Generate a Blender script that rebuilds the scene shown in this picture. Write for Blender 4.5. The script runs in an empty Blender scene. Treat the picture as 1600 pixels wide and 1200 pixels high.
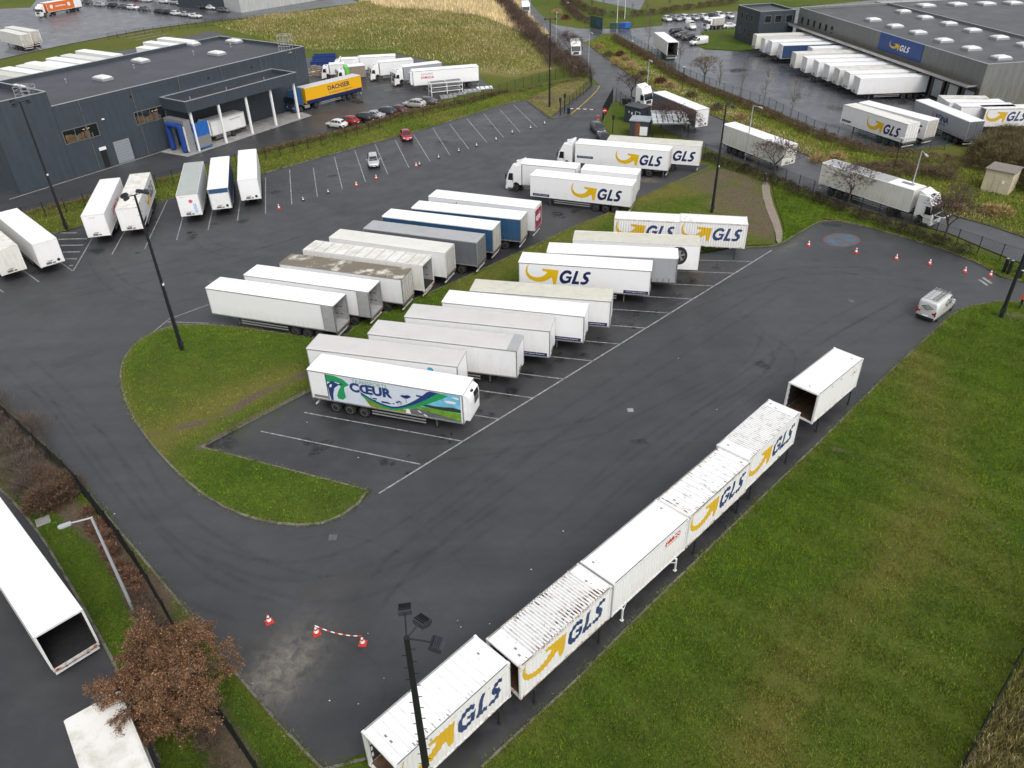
import bpy, bmesh, math, random
import numpy as np
from mathutils import Vector, Matrix
from mathutils.geometry import delaunay_2d_cdt, tessellate_polygon
R = math.radians
random.seed(7)
rng = np.random.default_rng(7)
scene = bpy.context.scene
COL = scene.collection

# ------------------------------------------------------------------ camera
F, PITCH, ROLL, CH = 1189.31, 0.595663, -0.0226456, 37.293
cp, sp, cr, sr = math.cos(PITCH), math.sin(PITCH), math.cos(ROLL), math.sin(ROLL)
cam_d = bpy.data.cameras.new('camera')
cam = bpy.data.objects.new('camera', cam_d)
COL.objects.link(cam)
cam_d.sensor_fit = 'HORIZONTAL'
cam_d.sensor_width = 36.0
cam_d.lens = F / 1600.0 * 36.0
cam_d.clip_start = 0.5
cam_d.clip_end = 5000
rt = Vector((cr, sr * sp, sr * cp))
up = Vector((-sr, cr * sp, cr * cp))
fw = Vector((0, cp, -sp))
cam.matrix_world = Matrix(((rt.x, up.x, -fw.x, 0), (rt.y, up.y, -fw.y, 0), (rt.z, up.z, -fw.z, CH), (0, 0, 0, 1)))
scene.camera = cam

# ------------------------------------------------------------------ light
SUN_EL, SUN_AZ = 52.0, 150.0     # overcast: very soft sun high behind the left shoulder
world = bpy.data.worlds.new('World')
scene.world = world
world.use_nodes = True
wn = world.node_tree
for n in list(wn.nodes):
    wn.nodes.remove(n)
w_out = wn.nodes.new('ShaderNodeOutputWorld')
w_bg = wn.nodes.new('ShaderNodeBackground')
w_sky = wn.nodes.new('ShaderNodeTexSky')
w_sky.sky_type = 'NISHITA'
w_sky.sun_disc = False
w_sky.sun_elevation = R(SUN_EL)
w_sky.sun_rotation = R(SUN_AZ)
w_sky.air_density = 1.0
w_sky.dust_density = 4.0
w_hsv = wn.nodes.new('ShaderNodeHueSaturation')
w_hsv.inputs['Saturation'].default_value = 0.22      # cloud cover: grey sky
wn.links.new(w_sky.outputs[0], w_hsv.inputs['Color'])
wn.links.new(w_hsv.outputs[0], w_bg.inputs[0])
w_bg.inputs[1].default_value = 0.15
wn.links.new(w_bg.outputs[0], w_out.inputs[0])
sun_d = bpy.data.lights.new('sun', 'SUN')
sun_d.energy = 0.55
sun_d.angle = R(28)
sun_d.color = (1.0, 0.97, 0.93)
sun = bpy.data.objects.new('sun', sun_d)
COL.objects.link(sun)
sdir = Vector((math.sin(R(SUN_AZ)) * math.cos(R(SUN_EL)), math.cos(R(SUN_AZ)) * math.cos(R(SUN_EL)), math.sin(R(SUN_EL))))
sun.rotation_euler = sdir.to_track_quat('Z', 'Y').to_euler()
scene.view_settings.view_transform = 'Standard'
scene.view_settings.look = 'None'
scene.view_settings.gamma = 1.0
scene.view_settings.exposure = 0.46
scene.view_settings.use_curve_mapping = False

# ------------------------------------------------------------------ survey helpers
def g(px, py, z=0.0):
    """point of the plane at height z seen at pixel px, py of the 1600 x 1200 photograph"""
    xd, yd = (px - 800) / F, (py - 600) / F
    X, Y = xd * cr + yd * sr, -xd * sr + yd * cr
    t = (z - CH) / (-sp - cp * Y)
    return (X * t, (cp - sp * Y) * t)

def G(pts, z=0.0):
    return [g(x, y, z) for x, y in pts]

# ------------------------------------------------------------------ materials
MATS = {}
def nt(m):
    return m.node_tree.nodes, m.node_tree.links

def mat(name, col, rough=0.5, metal=0.0, var=0.0, scale=2.0, bump=0.0, bscale=40.0, dirt=None, dirt_amt=0.0, dscale=1.0,
        stretch=(1, 1, 1), spec=0.5, emit=None, emit_s=0.0, obj_space=False):
    if name in MATS:
        return MATS[name]
    m = bpy.data.materials.new(name)
    m.use_nodes = True
    N, L = nt(m)
    b = N['Principled BSDF']
    b.inputs['Base Color'].default_value = (*col, 1)
    b.inputs['Roughness'].default_value = rough
    b.inputs['Metallic'].default_value = metal
    b.inputs['Specular IOR Level'].default_value = spec
    if emit:
        b.inputs['Emission Color'].default_value = (*emit, 1)
        b.inputs['Emission Strength'].default_value = emit_s
    if var or bump or dirt:
        if obj_space:
            tc = N.new('ShaderNodeTexCoord'); src = tc.outputs['Object']
        else:
            geo = N.new('ShaderNodeNewGeometry'); src = geo.outputs['Position']
        mp = N.new('ShaderNodeMapping'); mp.inputs['Scale'].default_value = stretch
        L.new(src, mp.inputs[0])
        cur = None
        if var:
            t = N.new('ShaderNodeTexNoise'); t.inputs['Scale'].default_value = scale; t.inputs['Detail'].default_value = 6
            L.new(mp.outputs[0], t.inputs['Vector'])
            r = N.new('ShaderNodeMapRange'); r.inputs[1].default_value = 0.3; r.inputs[2].default_value = 0.7
            r.inputs[3].default_value = 1 - var; r.inputs[4].default_value = 1 + var
            L.new(t.outputs[0], r.inputs[0])
            mx = N.new('ShaderNodeMix'); mx.data_type = 'RGBA'; mx.blend_type = 'MULTIPLY'; mx.inputs[0].default_value = 1
            mx.inputs[6].default_value = (*col, 1)
            L.new(r.outputs[0], mx.inputs[7])
            cur = mx.outputs[2]
        if dirt:
            t = N.new('ShaderNodeTexNoise'); t.inputs['Scale'].default_value = dscale; t.inputs['Detail'].default_value = 8
            t.inputs['Roughness'].default_value = 0.65
            L.new(mp.outputs[0], t.inputs['Vector'])
            r = N.new('ShaderNodeMapRange'); r.inputs[1].default_value = 0.72 - dirt_amt * 0.45; r.inputs[2].default_value = 0.82 - dirt_amt * 0.25
            r.inputs[4].default_value = min(1.0, 0.35 + dirt_amt)
            L.new(t.outputs[0], r.inputs[0])
            mx = N.new('ShaderNodeMix'); mx.data_type = 'RGBA'
            L.new(r.outputs[0], mx.inputs[0])
            if cur: L.new(cur, mx.inputs[6])
            else: mx.inputs[6].default_value = (*col, 1)
            mx.inputs[7].default_value = (*dirt, 1)
            cur = mx.outputs[2]
        if cur:
            L.new(cur, b.inputs['Base Color'])
        if bump:
            t = N.new('ShaderNodeTexNoise'); t.inputs['Scale'].default_value = bscale; t.inputs['Detail'].default_value = 4
            L.new(mp.outputs[0], t.inputs['Vector'])
            bp = N.new('ShaderNodeBump'); bp.inputs['Strength'].default_value = bump; bp.inputs['Distance'].default_value = 0.02
            L.new(t.outputs[0], bp.inputs['Height'])
            L.new(bp.outputs[0], b.inputs['Normal'])
    MATS[name] = m
    return m

def attr_mat(name, build):
    m = bpy.data.materials.new(name); m.use_nodes = True
    N, L = nt(m)
    build(N, L, N['Principled BSDF'])
    MATS[name] = m
    return m

def noise(N, L, vec, scale, detail=6, rough=0.6, dist=0.0):
    t = N.new('ShaderNodeTexNoise'); t.inputs['Scale'].default_value = scale; t.inputs['Detail'].default_value = detail
    t.inputs['Roughness'].default_value = rough; t.inputs['Distortion'].default_value = dist
    L.new(vec, t.inputs['Vector'])
    return t.outputs[0]
def ramp(N, L, fac, lo, hi, a=0.0, b=1.0):
    r = N.new('ShaderNodeMapRange'); r.inputs[1].default_value = lo; r.inputs[2].default_value = hi
    r.inputs[3].default_value = a; r.inputs[4].default_value = b
    L.new(fac, r.inputs[0]); return r.outputs[0]
def mixc(N, L, fac, a, b, mode='MIX'):
    mx = N.new('ShaderNodeMix'); mx.data_type = 'RGBA'; mx.blend_type = mode
    for i, v in ((0, fac), (6, a), (7, b)):
        if isinstance(v, (int, float)): mx.inputs[i].default_value = v
        elif isinstance(v, tuple): mx.inputs[i].default_value = (*v, 1)
        else: L.new(v, mx.inputs[i])
    return mx.outputs[2]
def mth(N, L, op, a, b=0.0):
    m = N.new('ShaderNodeMath'); m.operation = op
    for i, v in ((0, a), (1, b)):
        if isinstance(v, (int, float)): m.inputs[i].default_value = v
        else: L.new(v, m.inputs[i])
    return m.outputs[0]
def attr(N, name):
    a = N.new('ShaderNodeAttribute'); a.attribute_name = name; return a.outputs['Fac']
def pos(N, L, sc=(1, 1, 1), rot=0.0):
    geo = N.new('ShaderNodeNewGeometry')
    mp = N.new('ShaderNodeMapping'); mp.inputs['Scale'].default_value = sc; mp.inputs['Rotation'].default_value = (0, 0, rot)
    L.new(geo.outputs['Position'], mp.inputs[0]); return mp.outputs[0]

def b_asphalt(base, tint, wetness):
    def f(N, L, b):
        v = pos(N, L)
        big = ramp(N, L, noise(N, L, v, 0.07, 5, 0.65, 0.8), 0.35, 0.65, 0.84, 1.14)
        vs = pos(N, L, (0.05, 0.9, 1), R(-44))
        trk = ramp(N, L, noise(N, L, vs, 0.55, 6, 0.65), 0.32, 0.68, 0.90, 1.09)
        med = ramp(N, L, noise(N, L, v, 0.9, 8, 0.72, 0.6), 0.3, 0.7, 0.91, 1.09)
        fine = ramp(N, L, noise(N, L, v, 26, 3, 0.7), 0.3, 0.7, 0.78, 1.22)
        k = mth(N, L, 'MULTIPLY', mth(N, L, 'MULTIPLY', big, trk), mth(N, L, 'MULTIPLY', med, fine))
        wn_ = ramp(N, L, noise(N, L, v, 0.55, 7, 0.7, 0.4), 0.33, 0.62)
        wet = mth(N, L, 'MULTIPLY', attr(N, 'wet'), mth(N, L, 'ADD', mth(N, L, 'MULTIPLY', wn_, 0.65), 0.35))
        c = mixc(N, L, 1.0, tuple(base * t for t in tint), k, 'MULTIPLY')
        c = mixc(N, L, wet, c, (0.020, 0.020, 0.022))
        silt = mth(N, L, 'MULTIPLY', attr(N, 'silt'), ramp(N, L, noise(N, L, v, 1.6, 8, 0.7, 0.6), 0.32, 0.66))
        c = mixc(N, L, silt, c, (0.20, 0.185, 0.15))
        moss = mth(N, L, 'MULTIPLY', attr(N, 'moss'), ramp(N, L, noise(N, L, v, 1.3, 8, 0.75), 0.45, 0.6))
        c = mixc(N, L, moss, c, (0.045, 0.05, 0.018))
        sp_ = ramp(N, L, noise(N, L, v, 9, 2, 0.5), 0.76, 0.79, 0, 0.35)
        c = mixc(N, L, sp_, c, (0.13, 0.13, 0.125))
        L.new(c, b.inputs['Base Color'])
        rg = mth(N, L, 'SUBTRACT', ramp(N, L, noise(N, L, v, 0.3, 5, 0.6), 0.35, 0.65, wetness, wetness + 0.13), mth(N, L, 'MULTIPLY', wet, 0.27))
        L.new(rg, b.inputs['Roughness'])
        bp = N.new('ShaderNodeBump'); bp.inputs['Strength'].default_value = 0.35; bp.inputs['Distance'].default_value = 0.012
        L.new(noise(N, L, v, 45, 3, 0.7), bp.inputs['Height']); L.new(bp.outputs[0], b.inputs['Normal'])
    return f
attr_mat('asphalt', b_asphalt(0.055, (0.98, 1.0, 1.05), 0.46))
attr_mat('asphalt_patch', b_asphalt(0.050, (1.0, 1.0, 1.0), 0.5))
attr_mat('asphalt_road', b_asphalt(0.082, (1.0, 1.02, 1.08), 0.46))
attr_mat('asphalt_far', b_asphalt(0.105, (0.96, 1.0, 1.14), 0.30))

def b_grass(N, L, b):
    v = pos(N, L)
    n1 = noise(N, L, v, 0.35, 6, 0.65, 0.3)
    n2 = noise(N, L, v, 4.5, 8, 0.75)
    n3 = noise(N, L, v, 22, 5, 0.8)
    green = mixc(N, L, ramp(N, L, n1, 0.35, 0.65), (0.046, 0.092, 0.008), (0.090, 0.138, 0.012))
    green = mixc(N, L, ramp(N, L, n2, 0.42, 0.7), green, (0.024, 0.042, 0.006))
    dryc = mixc(N, L, ramp(N, L, n2, 0.3, 0.7), (0.150, 0.150, 0.028), (0.110, 0.098, 0.030))
    dry = mth(N, L, 'MULTIPLY', attr(N, 'dry'), ramp(N, L, n2, 0.2, 0.6, 0.55, 1.15))
    dryn = N.new('ShaderNodeClamp'); L.new(dry, dryn.inputs[0])
    c = mixc(N, L, dryn.outputs[0], green, dryc)
    tan = mixc(N, L, ramp(N, L, n3, 0.3, 0.7), (0.36, 0.27, 0.13), (0.24, 0.175, 0.085))
    c = mixc(N, L, attr(N, 'tan'), c, tan)
    dirtc = mixc(N, L, ramp(N, L, n2, 0.3, 0.7), (0.075, 0.055, 0.038), (0.165, 0.128, 0.09))
    dm = ramp(N, L, mth(N, L, 'ADD', attr(N, 'dirt'), mth(N, L, 'MULTIPLY', mth(N, L, 'SUBTRACT', n2, 0.5), 1.1)), 0.42, 0.62)
    c = mixc(N, L, dm, c, dirtc)
    c = mixc(N, L, 1.0, c, ramp(N, L, n3, 0.3, 0.7, 0.62, 1.38), 'MULTIPLY')
    L.new(c, b.inputs['Base Color'])
    b.inputs['Roughness'].default_value = 0.9
    b.inputs['Specular IOR Level'].default_value = 0.15
    bp = N.new('ShaderNodeBump'); bp.inputs['Strength'].default_value = 0.9; bp.inputs['Distance'].default_value = 0.12
    L.new(noise(N, L, v, 7, 8, 0.8), bp.inputs['Height']); L.new(bp.outputs[0], b.inputs['Normal'])
attr_mat('grass', b_grass)

def b_blade(N, L, b):
    a = N.new('ShaderNodeAttribute'); a.attribute_name = 'tone'
    L.new(a.outputs['Color'], b.inputs['Base Color'])
    b.inputs['Roughness'].default_value = 0.8
    b.inputs['Specular IOR Level'].default_value = 0.2
attr_mat('blade', b_blade)

def b_line(N, L, b):
    v = pos(N, L)
    n = ramp(N, L, noise(N, L, v, 2.2, 8, 0.8), 0.36, 0.62, 0.0, 1.0)
    c = mixc(N, L, n, (0.42, 0.42, 0.41), (0.12, 0.12, 0.12))
    L.new(c, b.inputs['Base Color']); b.inputs['Roughness'].default_value = 0.6
attr_mat('line_paint', b_line)

# van/trailer skins
def b_skin(col, grime, gcol=(0.34, 0.30, 0.20), rough=0.35, streak=True):
    def f(N, L, b):
        v = pos(N, L, (1, 1, 0.22)); v2 = pos(N, L)
        geo = N.new('ShaderNodeNewGeometry'); sx = N.new('ShaderNodeSeparateXYZ'); L.new(geo.outputs['Position'], sx.inputs[0])
        n = noise(N, L, v, 3.2, 7, 0.7); big = noise(N, L, v2, 0.5, 5, 0.6)
        low = ramp(N, L, sx.outputs[2], 0.9, 2.4, 0.35, 0.0)      # road spray builds up along the sill
        m = mth(N, L, 'ADD', mth(N, L, 'MULTIPLY', ramp(N, L, n, 0.42, 0.78), grime), mth(N, L, 'MULTIPLY', low, ramp(N, L, n, 0.2, 0.7)))
        m = mth(N, L, 'MULTIPLY', m, ramp(N, L, big, 0.3, 0.7, 0.5, 1.3))
        cl = N.new('ShaderNodeClamp'); L.new(m, cl.inputs[0])
        c = mixc(N, L, cl.outputs[0], col, gcol)
        L.new(c, b.inputs['Base Color']); b.inputs['Roughness'].default_value = rough
    return f
attr_mat('skin_white', b_skin((0.80, 0.80, 0.80), 0.15))
attr_mat('skin_clean', b_skin((0.84, 0.84, 0.84), 0.05))
attr_mat('skin_cream', b_skin((0.72, 0.70, 0.62), 0.25))
attr_mat('skin_old', b_skin((0.70, 0.69, 0.64), 0.4))
attr_mat('curtain_blue', b_skin((0.022, 0.075, 0.165), 0.12, (0.10, 0.12, 0.14), 0.5))
attr_mat('curtain_navy', b_skin((0.02, 0.05, 0.13), 0.12, (0.10, 0.12, 0.14), 0.5))
attr_mat('curtain_grey', b_skin((0.105, 0.115, 0.13), 0.2, (0.25, 0.25, 0.24), 0.5))
attr_mat('curtain_light', b_skin((0.31, 0.325, 0.345), 0.2, (0.25, 0.25, 0.24), 0.5))
attr_mat('skin_yellow', b_skin((0.75, 0.40, 0.01), 0.08, (0.3, 0.2, 0.05)))
attr_mat('skin_orange', b_skin((0.72, 0.16, 0.03), 0.08, (0.3, 0.2, 0.1)))
attr_mat('door_dirty', b_skin((0.55, 0.53, 0.49), 0.7, (0.25, 0.2, 0.15)))
attr_mat('container_white', b_skin((0.78, 0.78, 0.77), 0.12, (0.38, 0.30, 0.22)))

def b_roof(col, dcol, lo, hi, sc=0.8, amt=1.0):
    def f(N, L, b):
        v = pos(N, L)
        n = noise(N, L, v, sc, 8, 0.68, 0.3)
        m = ramp(N, L, n, lo, hi, 0, amt)
        f2 = ramp(N, L, noise(N, L, v, 0.6, 4, 0.5), 0.3, 0.7, 0.94, 1.0)
        c = mixc(N, L, 1.0, mixc(N, L, m, col, dcol), f2, 'MULTIPLY')
        L.new(c, b.inputs['Base Color']); b.inputs['Roughness'].default_value = 0.45
    return f
attr_mat('roof_white', b_roof((0.84, 0.84, 0.84), (0.62, 0.61, 0.56), 0.62, 0.8))
attr_mat('roof_grey', b_roof((0.58, 0.565, 0.55), (0.52, 0.505, 0.48), 0.5, 0.8))
attr_mat('roof_green', b_roof((0.40, 0.43, 0.41), (0.34, 0.36, 0.34), 0.5, 0.8))
attr_mat('roof_cream', b_roof((0.70, 0.69, 0.64), (0.60, 0.58, 0.50), 0.5, 0.8))
attr_mat('roof_tan', b_roof((0.60, 0.585, 0.50), (0.50, 0.485, 0.38), 0.45, 0.75, 1.1))
attr_mat('roof_darkgrey', b_roof((0.38, 0.385, 0.39), (0.30, 0.30, 0.30), 0.5, 0.8))
attr_mat('roof_brown', b_roof((0.62, 0.60, 0.52), (0.17, 0.145, 0.10), 0.36, 0.47, 0.55))
attr_mat('roof_stained', b_roof((0.74, 0.73, 0.69), (0.52, 0.49, 0.41), 0.45, 0.7, 0.8))
attr_mat('roof_rusty', b_roof((0.80, 0.80, 0.79), (0.30, 0.17, 0.10), 0.60, 0.70, 2.6))
attr_mat('roof_groove', b_roof((0.60, 0.60, 0.59), (0.25, 0.20, 0.15), 0.5, 0.7, 2.2))
attr_mat('roof_bow', b_roof((0.42, 0.42, 0.41), (0.33, 0.31, 0.27), 0.5, 0.8))
attr_mat('roof_bright', b_roof((0.86, 0.86, 0.86), (0.72, 0.72, 0.71), 0.62, 0.8))

mat('alu', (0.42, 0.42, 0.42), 0.4, 0.6, var=0.15, scale=4)
mat('alu_dark', (0.2, 0.2, 0.21), 0.5, 0.3, var=0.15, scale=4)
mat('frame_white', (0.72, 0.72, 0.71), 0.4, var=0.08, scale=3, dirt=(0.3, 0.2, 0.12), dirt_amt=0.15, dscale=3)
mat('frame_rust', (0.62, 0.59, 0.54), 0.6, var=0.1, scale=3, dirt=(0.19, 0.075, 0.03), dirt_amt=0.55, dscale=4)
mat('chassis', (0.018, 0.018, 0.02), 0.6, var=0.3, scale=4)
mat('chassis_rail', (0.10, 0.10, 0.10), 0.6, var=0.3, scale=4)
mat('guard_rail', (0.33, 0.33, 0.33), 0.5, 0.4)
mat('tyre', (0.014, 0.014, 0.014), 0.85, var=0.2, scale=10)
mat('rim', (0.18, 0.18, 0.18), 0.5, 0.5, var=0.3, scale=10)
mat('rim_alu', (0.45, 0.45, 0.45), 0.35, 0.7)
mat('interior', (0.34, 0.34, 0.34), 0.6, var=0.12, scale=2)
mat('interior_dark', (0.035, 0.028, 0.024), 0.8, var=0.3, scale=2)
mat('wood_floor', (0.11, 0.06, 0.035), 0.7, var=0.35, scale=3)
mat('black', (0.012, 0.012, 0.013), 0.5)
mat('black_gloss', (0.01, 0.01, 0.012), 0.15)
mat('glass', (0.012, 0.015, 0.018), 0.06, spec=0.8)
mat('glass_car', (0.022, 0.026, 0.03), 0.08, spec=0.7)
mat('lamp_clear', (0.7, 0.7, 0.68), 0.15)
mat('lamp_red', (0.35, 0.01, 0.01), 0.25)
mat('lamp_orange', (0.6, 0.2, 0.02), 0.3)
mat('red', (0.5, 0.02, 0.02), 0.4)
mat('logo_yellow', (0.70, 0.44, 0.003), 0.45, var=0.05, scale=4)
def b_worn(col, under):
    def f(N, L, b):
        v = pos(N, L, (1, 1, .5))
        c = mixc(N, L, ramp(N, L, noise(N, L, v, 9, 8, .8), .60, .70, 0, .8), mixc(N, L, ramp(N, L, noise(N, L, v, 1.1, 4, .6), .3, .7), col, tuple(x * .8 + .05 for x in col)), under)
        L.new(c, b.inputs['Base Color']); b.inputs['Roughness'].default_value = .5
    return f
attr_mat('logo_yellow_worn', b_worn((.68, .42, .004), (.60, .58, .52))); attr_mat('logo_navy_worn', b_worn((.012, .035, .13), (.45, .45, .45)))
mat('logo_navy', (0.010, 0.018, 0.085), 0.4, var=0.1, scale=4)
mat('logo_blue', (0.012, 0.055, 0.23), 0.4, var=0.1, scale=4)
mat('print_white', (0.8, 0.8, 0.8), 0.5)
mat('print_grey', (0.2, 0.2, 0.2), 0.5)
mat('print_red', (0.5, 0.02, 0.03), 0.5)
mat('print_maroon', (0.28, 0.015, 0.06), 0.5, var=0.25, scale=2)
mat('sticker_pink', (.55, .12, .20), .5, var=.4, scale=5); mat('sticker_blue', (.38, .50, .66), .5, var=.4, scale=3)
mat('print_black', (0.02, 0.02, 0.025), 0.5)
mat('print_teal', (0.02, 0.22, 0.2), 0.5)
mat('print_lightblue', (0.07, 0.35, 0.6), 0.5)
mat('mast', (0.006, 0.007, 0.009), 0.6)
mat('floodlight', (0.03, 0.035, 0.045), 0.35)
mat('lamp_tube', (0.45, 0.48, 0.52), 0.4, 0.3)
def b_kerb(N, L, b):
    v = pos(N, L); oi = N.new('ShaderNodeObjectInfo')
    c = mixc(N, L, oi.outputs['Random'], (.125, .115, .095), (.215, .20, .165))
    c = mixc(N, L, ramp(N, L, noise(N, L, v, 2.0, 8, .75), .46, .6), c, (.060, .058, .036))
    c = mixc(N, L, 1.0, c, ramp(N, L, noise(N, L, v, 18, 4, .7), .3, .7, .7, 1.25), 'MULTIPLY')
    L.new(c, b.inputs['Base Color']); b.inputs['Roughness'].default_value = .9
attr_mat('kerb', b_kerb)
mat('kerb_yellow', (0.38, 0.27, 0.05), 0.8, var=0.3, scale=2)
mat('concrete', (0.27, 0.265, 0.25), 0.85, var=0.22, scale=0.8, bump=0.2, bscale=20)
mat('gravel', (0.20, 0.18, 0.155), 0.95, var=0.35, scale=6, bump=0.6, bscale=30)
mat('path_dirt', (0.23, 0.19, 0.155), 0.95, var=0.15, scale=3, bump=0.3, bscale=25)
mat('fence_black', (0.010, 0.012, 0.012), 0.5)
mat('fence_green', (0.02, 0.06, 0.05), 0.5)
mat('bark', (0.075, 0.055, 0.042), 0.9, var=0.3, scale=8)
mat('bark_grey', (0.13, 0.105, 0.08), 0.9, var=0.3, scale=8)
mat('mud', (0.07, 0.055, 0.04), 0.9, var=0.4, scale=3)
mat('cone_red', (0.55, 0.04, 0.025), 0.5)
mat('cone_white', (0.8, 0.8, 0.78), 0.5)
mat('cone_black', (0.015, 0.015, 0.015), 0.6)

# ------------------------------------------------------------------ mesh builder
class MB:
    def __init__(s):
        s.v, s.f, s.m, s.mats = [], [], [], []
    def mi(s, m):
        if m not in s.mats: s.mats.append(m)
        return s.mats.index(m)
    def add(s, vs, fs, m):
        o = len(s.v); k = s.mi(m)
        s.v += [tuple(p) for p in vs]
        s.f += [tuple(i + o for i in f) for f in fs]
        s.m += [k] * len(fs)
        return s
    def box(s, x0, x1, y0, y1, z0, z1, m):
        vs = [(x0, y0, z0), (x1, y0, z0), (x1, y1, z0), (x0, y1, z0), (x0, y0, z1), (x1, y0, z1), (x1, y1, z1), (x0, y1, z1)]
        return s.add(vs, [(0, 3, 2, 1), (4, 5, 6, 7), (0, 1, 5, 4), (1, 2, 6, 5), (2, 3, 7, 6), (3, 0, 4, 7)], m)
    def bar(s, a, b, w, h, m):
        a, b = Vector(a), Vector(b); d = (b - a)
        if d.length < 1e-6: return s
        d.normalize()
        u = Vector((0, 0, 1)).cross(d)
        if u.length < 1e-4: u = Vector((1, 0, 0))
        u.normalize(); v = d.cross(u)
        vs = []
        for p in (a, b):
            for i, j in ((-1, -1), (1, -1), (1, 1), (-1, 1)):
                vs.append(p + u * (i * w / 2) + v * (j * h / 2))
        return s.add(vs, [(0, 3, 2, 1), (4, 5, 6, 7), (0, 1, 5, 4), (1, 2, 6, 5), (2, 3, 7, 6), (3, 0, 4, 7)], m)
    def tube(s, a, b, r0, r1, m, n=8, caps=True):
        a, b = Vector(a), Vector(b); d = (b - a).normalized()
        u = d.orthogonal().normalized(); v = d.cross(u)
        vs = []
        for p, r in ((a, r0), (b, r1)):
            for i in range(n):
                t = 2 * math.pi * i / n
                vs.append(p + u * (math.cos(t) * r) + v * (math.sin(t) * r))
        fs = [(i, (i + 1) % n, n + (i + 1) % n, n + i) for i in range(n)]
        if caps: fs += [tuple(range(n - 1, -1, -1)), tuple(range(n, 2 * n))]
        return s.add(vs, fs, m)
    def lathe(s, prof, m, n=16, axis='z', o=(0, 0, 0)):
        vs = []
        for r, h in prof:
            for i in range(n):
                t = 2 * math.pi * i / n
                c, q = math.cos(t) * r, math.sin(t) * r
                p = (c, q, h) if axis == 'z' else ((c, h, q) if axis == 'y' else (h, c, q))
                vs.append((p[0] + o[0], p[1] + o[1], p[2] + o[2]))
        fs = []
        for k in range(len(prof) - 1):
            for i in range(n):
                j = (i + 1) % n
                fs.append((k * n + i, k * n + j, (k + 1) * n + j, (k + 1) * n + i))
        fs.append(tuple(range(n - 1, -1, -1))); k = (len(prof) - 1) * n
        fs.append(tuple(range(k, k + n)))
        return s.add(vs, fs, m)
    def prism(s, poly, a, b, m, axis='y'):
        """poly in (u,v); extruded along axis from a to b.  y: (x,z)  z: (x,y)  x: (y,z)"""
        def P(u, v, t): return (u, t, v) if axis == 'y' else ((u, v, t) if axis == 'z' else (t, u, v))
        n = len(poly)
        vs = [P(u, v, a) for u, v in poly] + [P(u, v, b) for u, v in poly]
        fs = [(i, (i + 1) % n, n + (i + 1) % n, n + i) for i in range(n)]
        tris = tessellate_polygon([[Vector((u, v, 0)) for u, v in poly]])
        fs += [tuple(t) for t in tris] + [tuple(n + i for i in reversed(t)) for t in tris]
        return s.add(vs, fs, m)
    def flat(s, poly, y, m, axis='y'):
        def P(u, v): return (u, y, v) if axis == 'y' else ((u, v, y) if axis == 'z' else (y, u, v))
        tris = tessellate_polygon([[Vector((u, v, 0)) for u, v in poly]])
        return s.add([P(u, v) for u, v in poly], [tuple(t) for t in tris], m)
    def mesh(s, name, smooth=False):
        me = bpy.data.meshes.new(name)
        me.from_pydata(s.v, [], s.f)
        for m in s.mats: me.materials.append(MATS[m])
        me.polygons.foreach_set('material_index', s.m)
        if smooth: me.polygons.foreach_set('use_smooth', [True] * len(me.polygons))
        me.update()
        bm = bmesh.new(); bm.from_mesh(me); bmesh.ops.recalc_face_normals(bm, faces=bm.faces); bm.to_mesh(me); bm.free()
        return me
    def build(s, name, parent=None, smooth=False, bevel=0.0, **tags):
        o = link(name, s.mesh(name, smooth), parent)
        if bevel:
            md = o.modifiers.new('bevel', 'BEVEL'); md.width = bevel; md.segments = 2; md.limit_method = 'ANGLE'
        for k, v in tags.items(): o[k] = v
        return o

def link(name, data, parent=None):
    o = bpy.data.objects.new(name, data); COL.objects.link(o)
    if parent is not None: o.parent = parent
    return o
def thing(name, label, cat, loc=(0, 0, 0), rz=0.0, group=None):
    o = bpy.data.objects.new(name, None); COL.objects.link(o)
    o.empty_display_size = 0.3
    o.location = loc; o.rotation_euler = (0, 0, rz)
    o['label'] = label; o['category'] = cat
    if group: o['group'] = group
    return o
def tag(o, label, cat, group=None):
    o['label'] = label; o['category'] = cat
    if group: o['group'] = group
    return o
def dup(root, loc, rz, label, group=None):
    r = root.copy(); COL.objects.link(r); r.location = loc; r.rotation_euler = (0, 0, rz); r['label'] = label
    if group: r['group'] = group
    for ch in list(root.children):
        c = ch.copy(); COL.objects.link(c); c.parent = r
        for gg in list(ch.children):
            d = gg.copy(); COL.objects.link(d); d.parent = c
    return r

# ------------------------------------------------------------------ sheets (ground layers)
def in_poly(P, poly):
    x, y = P[:, 0], P[:, 1]; ins = np.zeros(len(P), bool)
    n = len(poly)
    for i in range(n):
        x0, y0 = poly[i]; x1, y1 = poly[(i + 1) % n]
        c = ((y0 > y) != (y1 > y))
        with np.errstate(divide='ignore', invalid='ignore'):
            xx = (x1 - x0) * (y - y0) / (y1 - y0 + 1e-12) + x0
        ins ^= c & (x < xx)
    return ins
def densify(poly, step, closed=True):
    out = []
    n = len(poly)
    for i in range(n if closed else n - 1):
        a, b = np.array(poly[i]), np.array(poly[(i + 1) % n])
        k = max(1, int(np.hypot(*(b - a)) / step))
        for j in range(k): out.append(tuple(a + (b - a) * j / k))
    if not closed: out.append(tuple(poly[-1]))
    return out
def smooth_line(pts, it=2, closed=False):
    for _ in range(it):
        out = []
        n = len(pts)
        if not closed: out.append(pts[0])
        for i in range(n if closed else n - 1):
            a, b = pts[i], pts[(i + 1) % n]
            out.append((a[0] * .75 + b[0] * .25, a[1] * .75 + b[1] * .25))
            out.append((a[0] * .25 + b[0] * .75, a[1] * .25 + b[1] * .75))
        if not closed: out.append(pts[-1])
        pts = out
    return pts
SHEETS = {}
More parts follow.
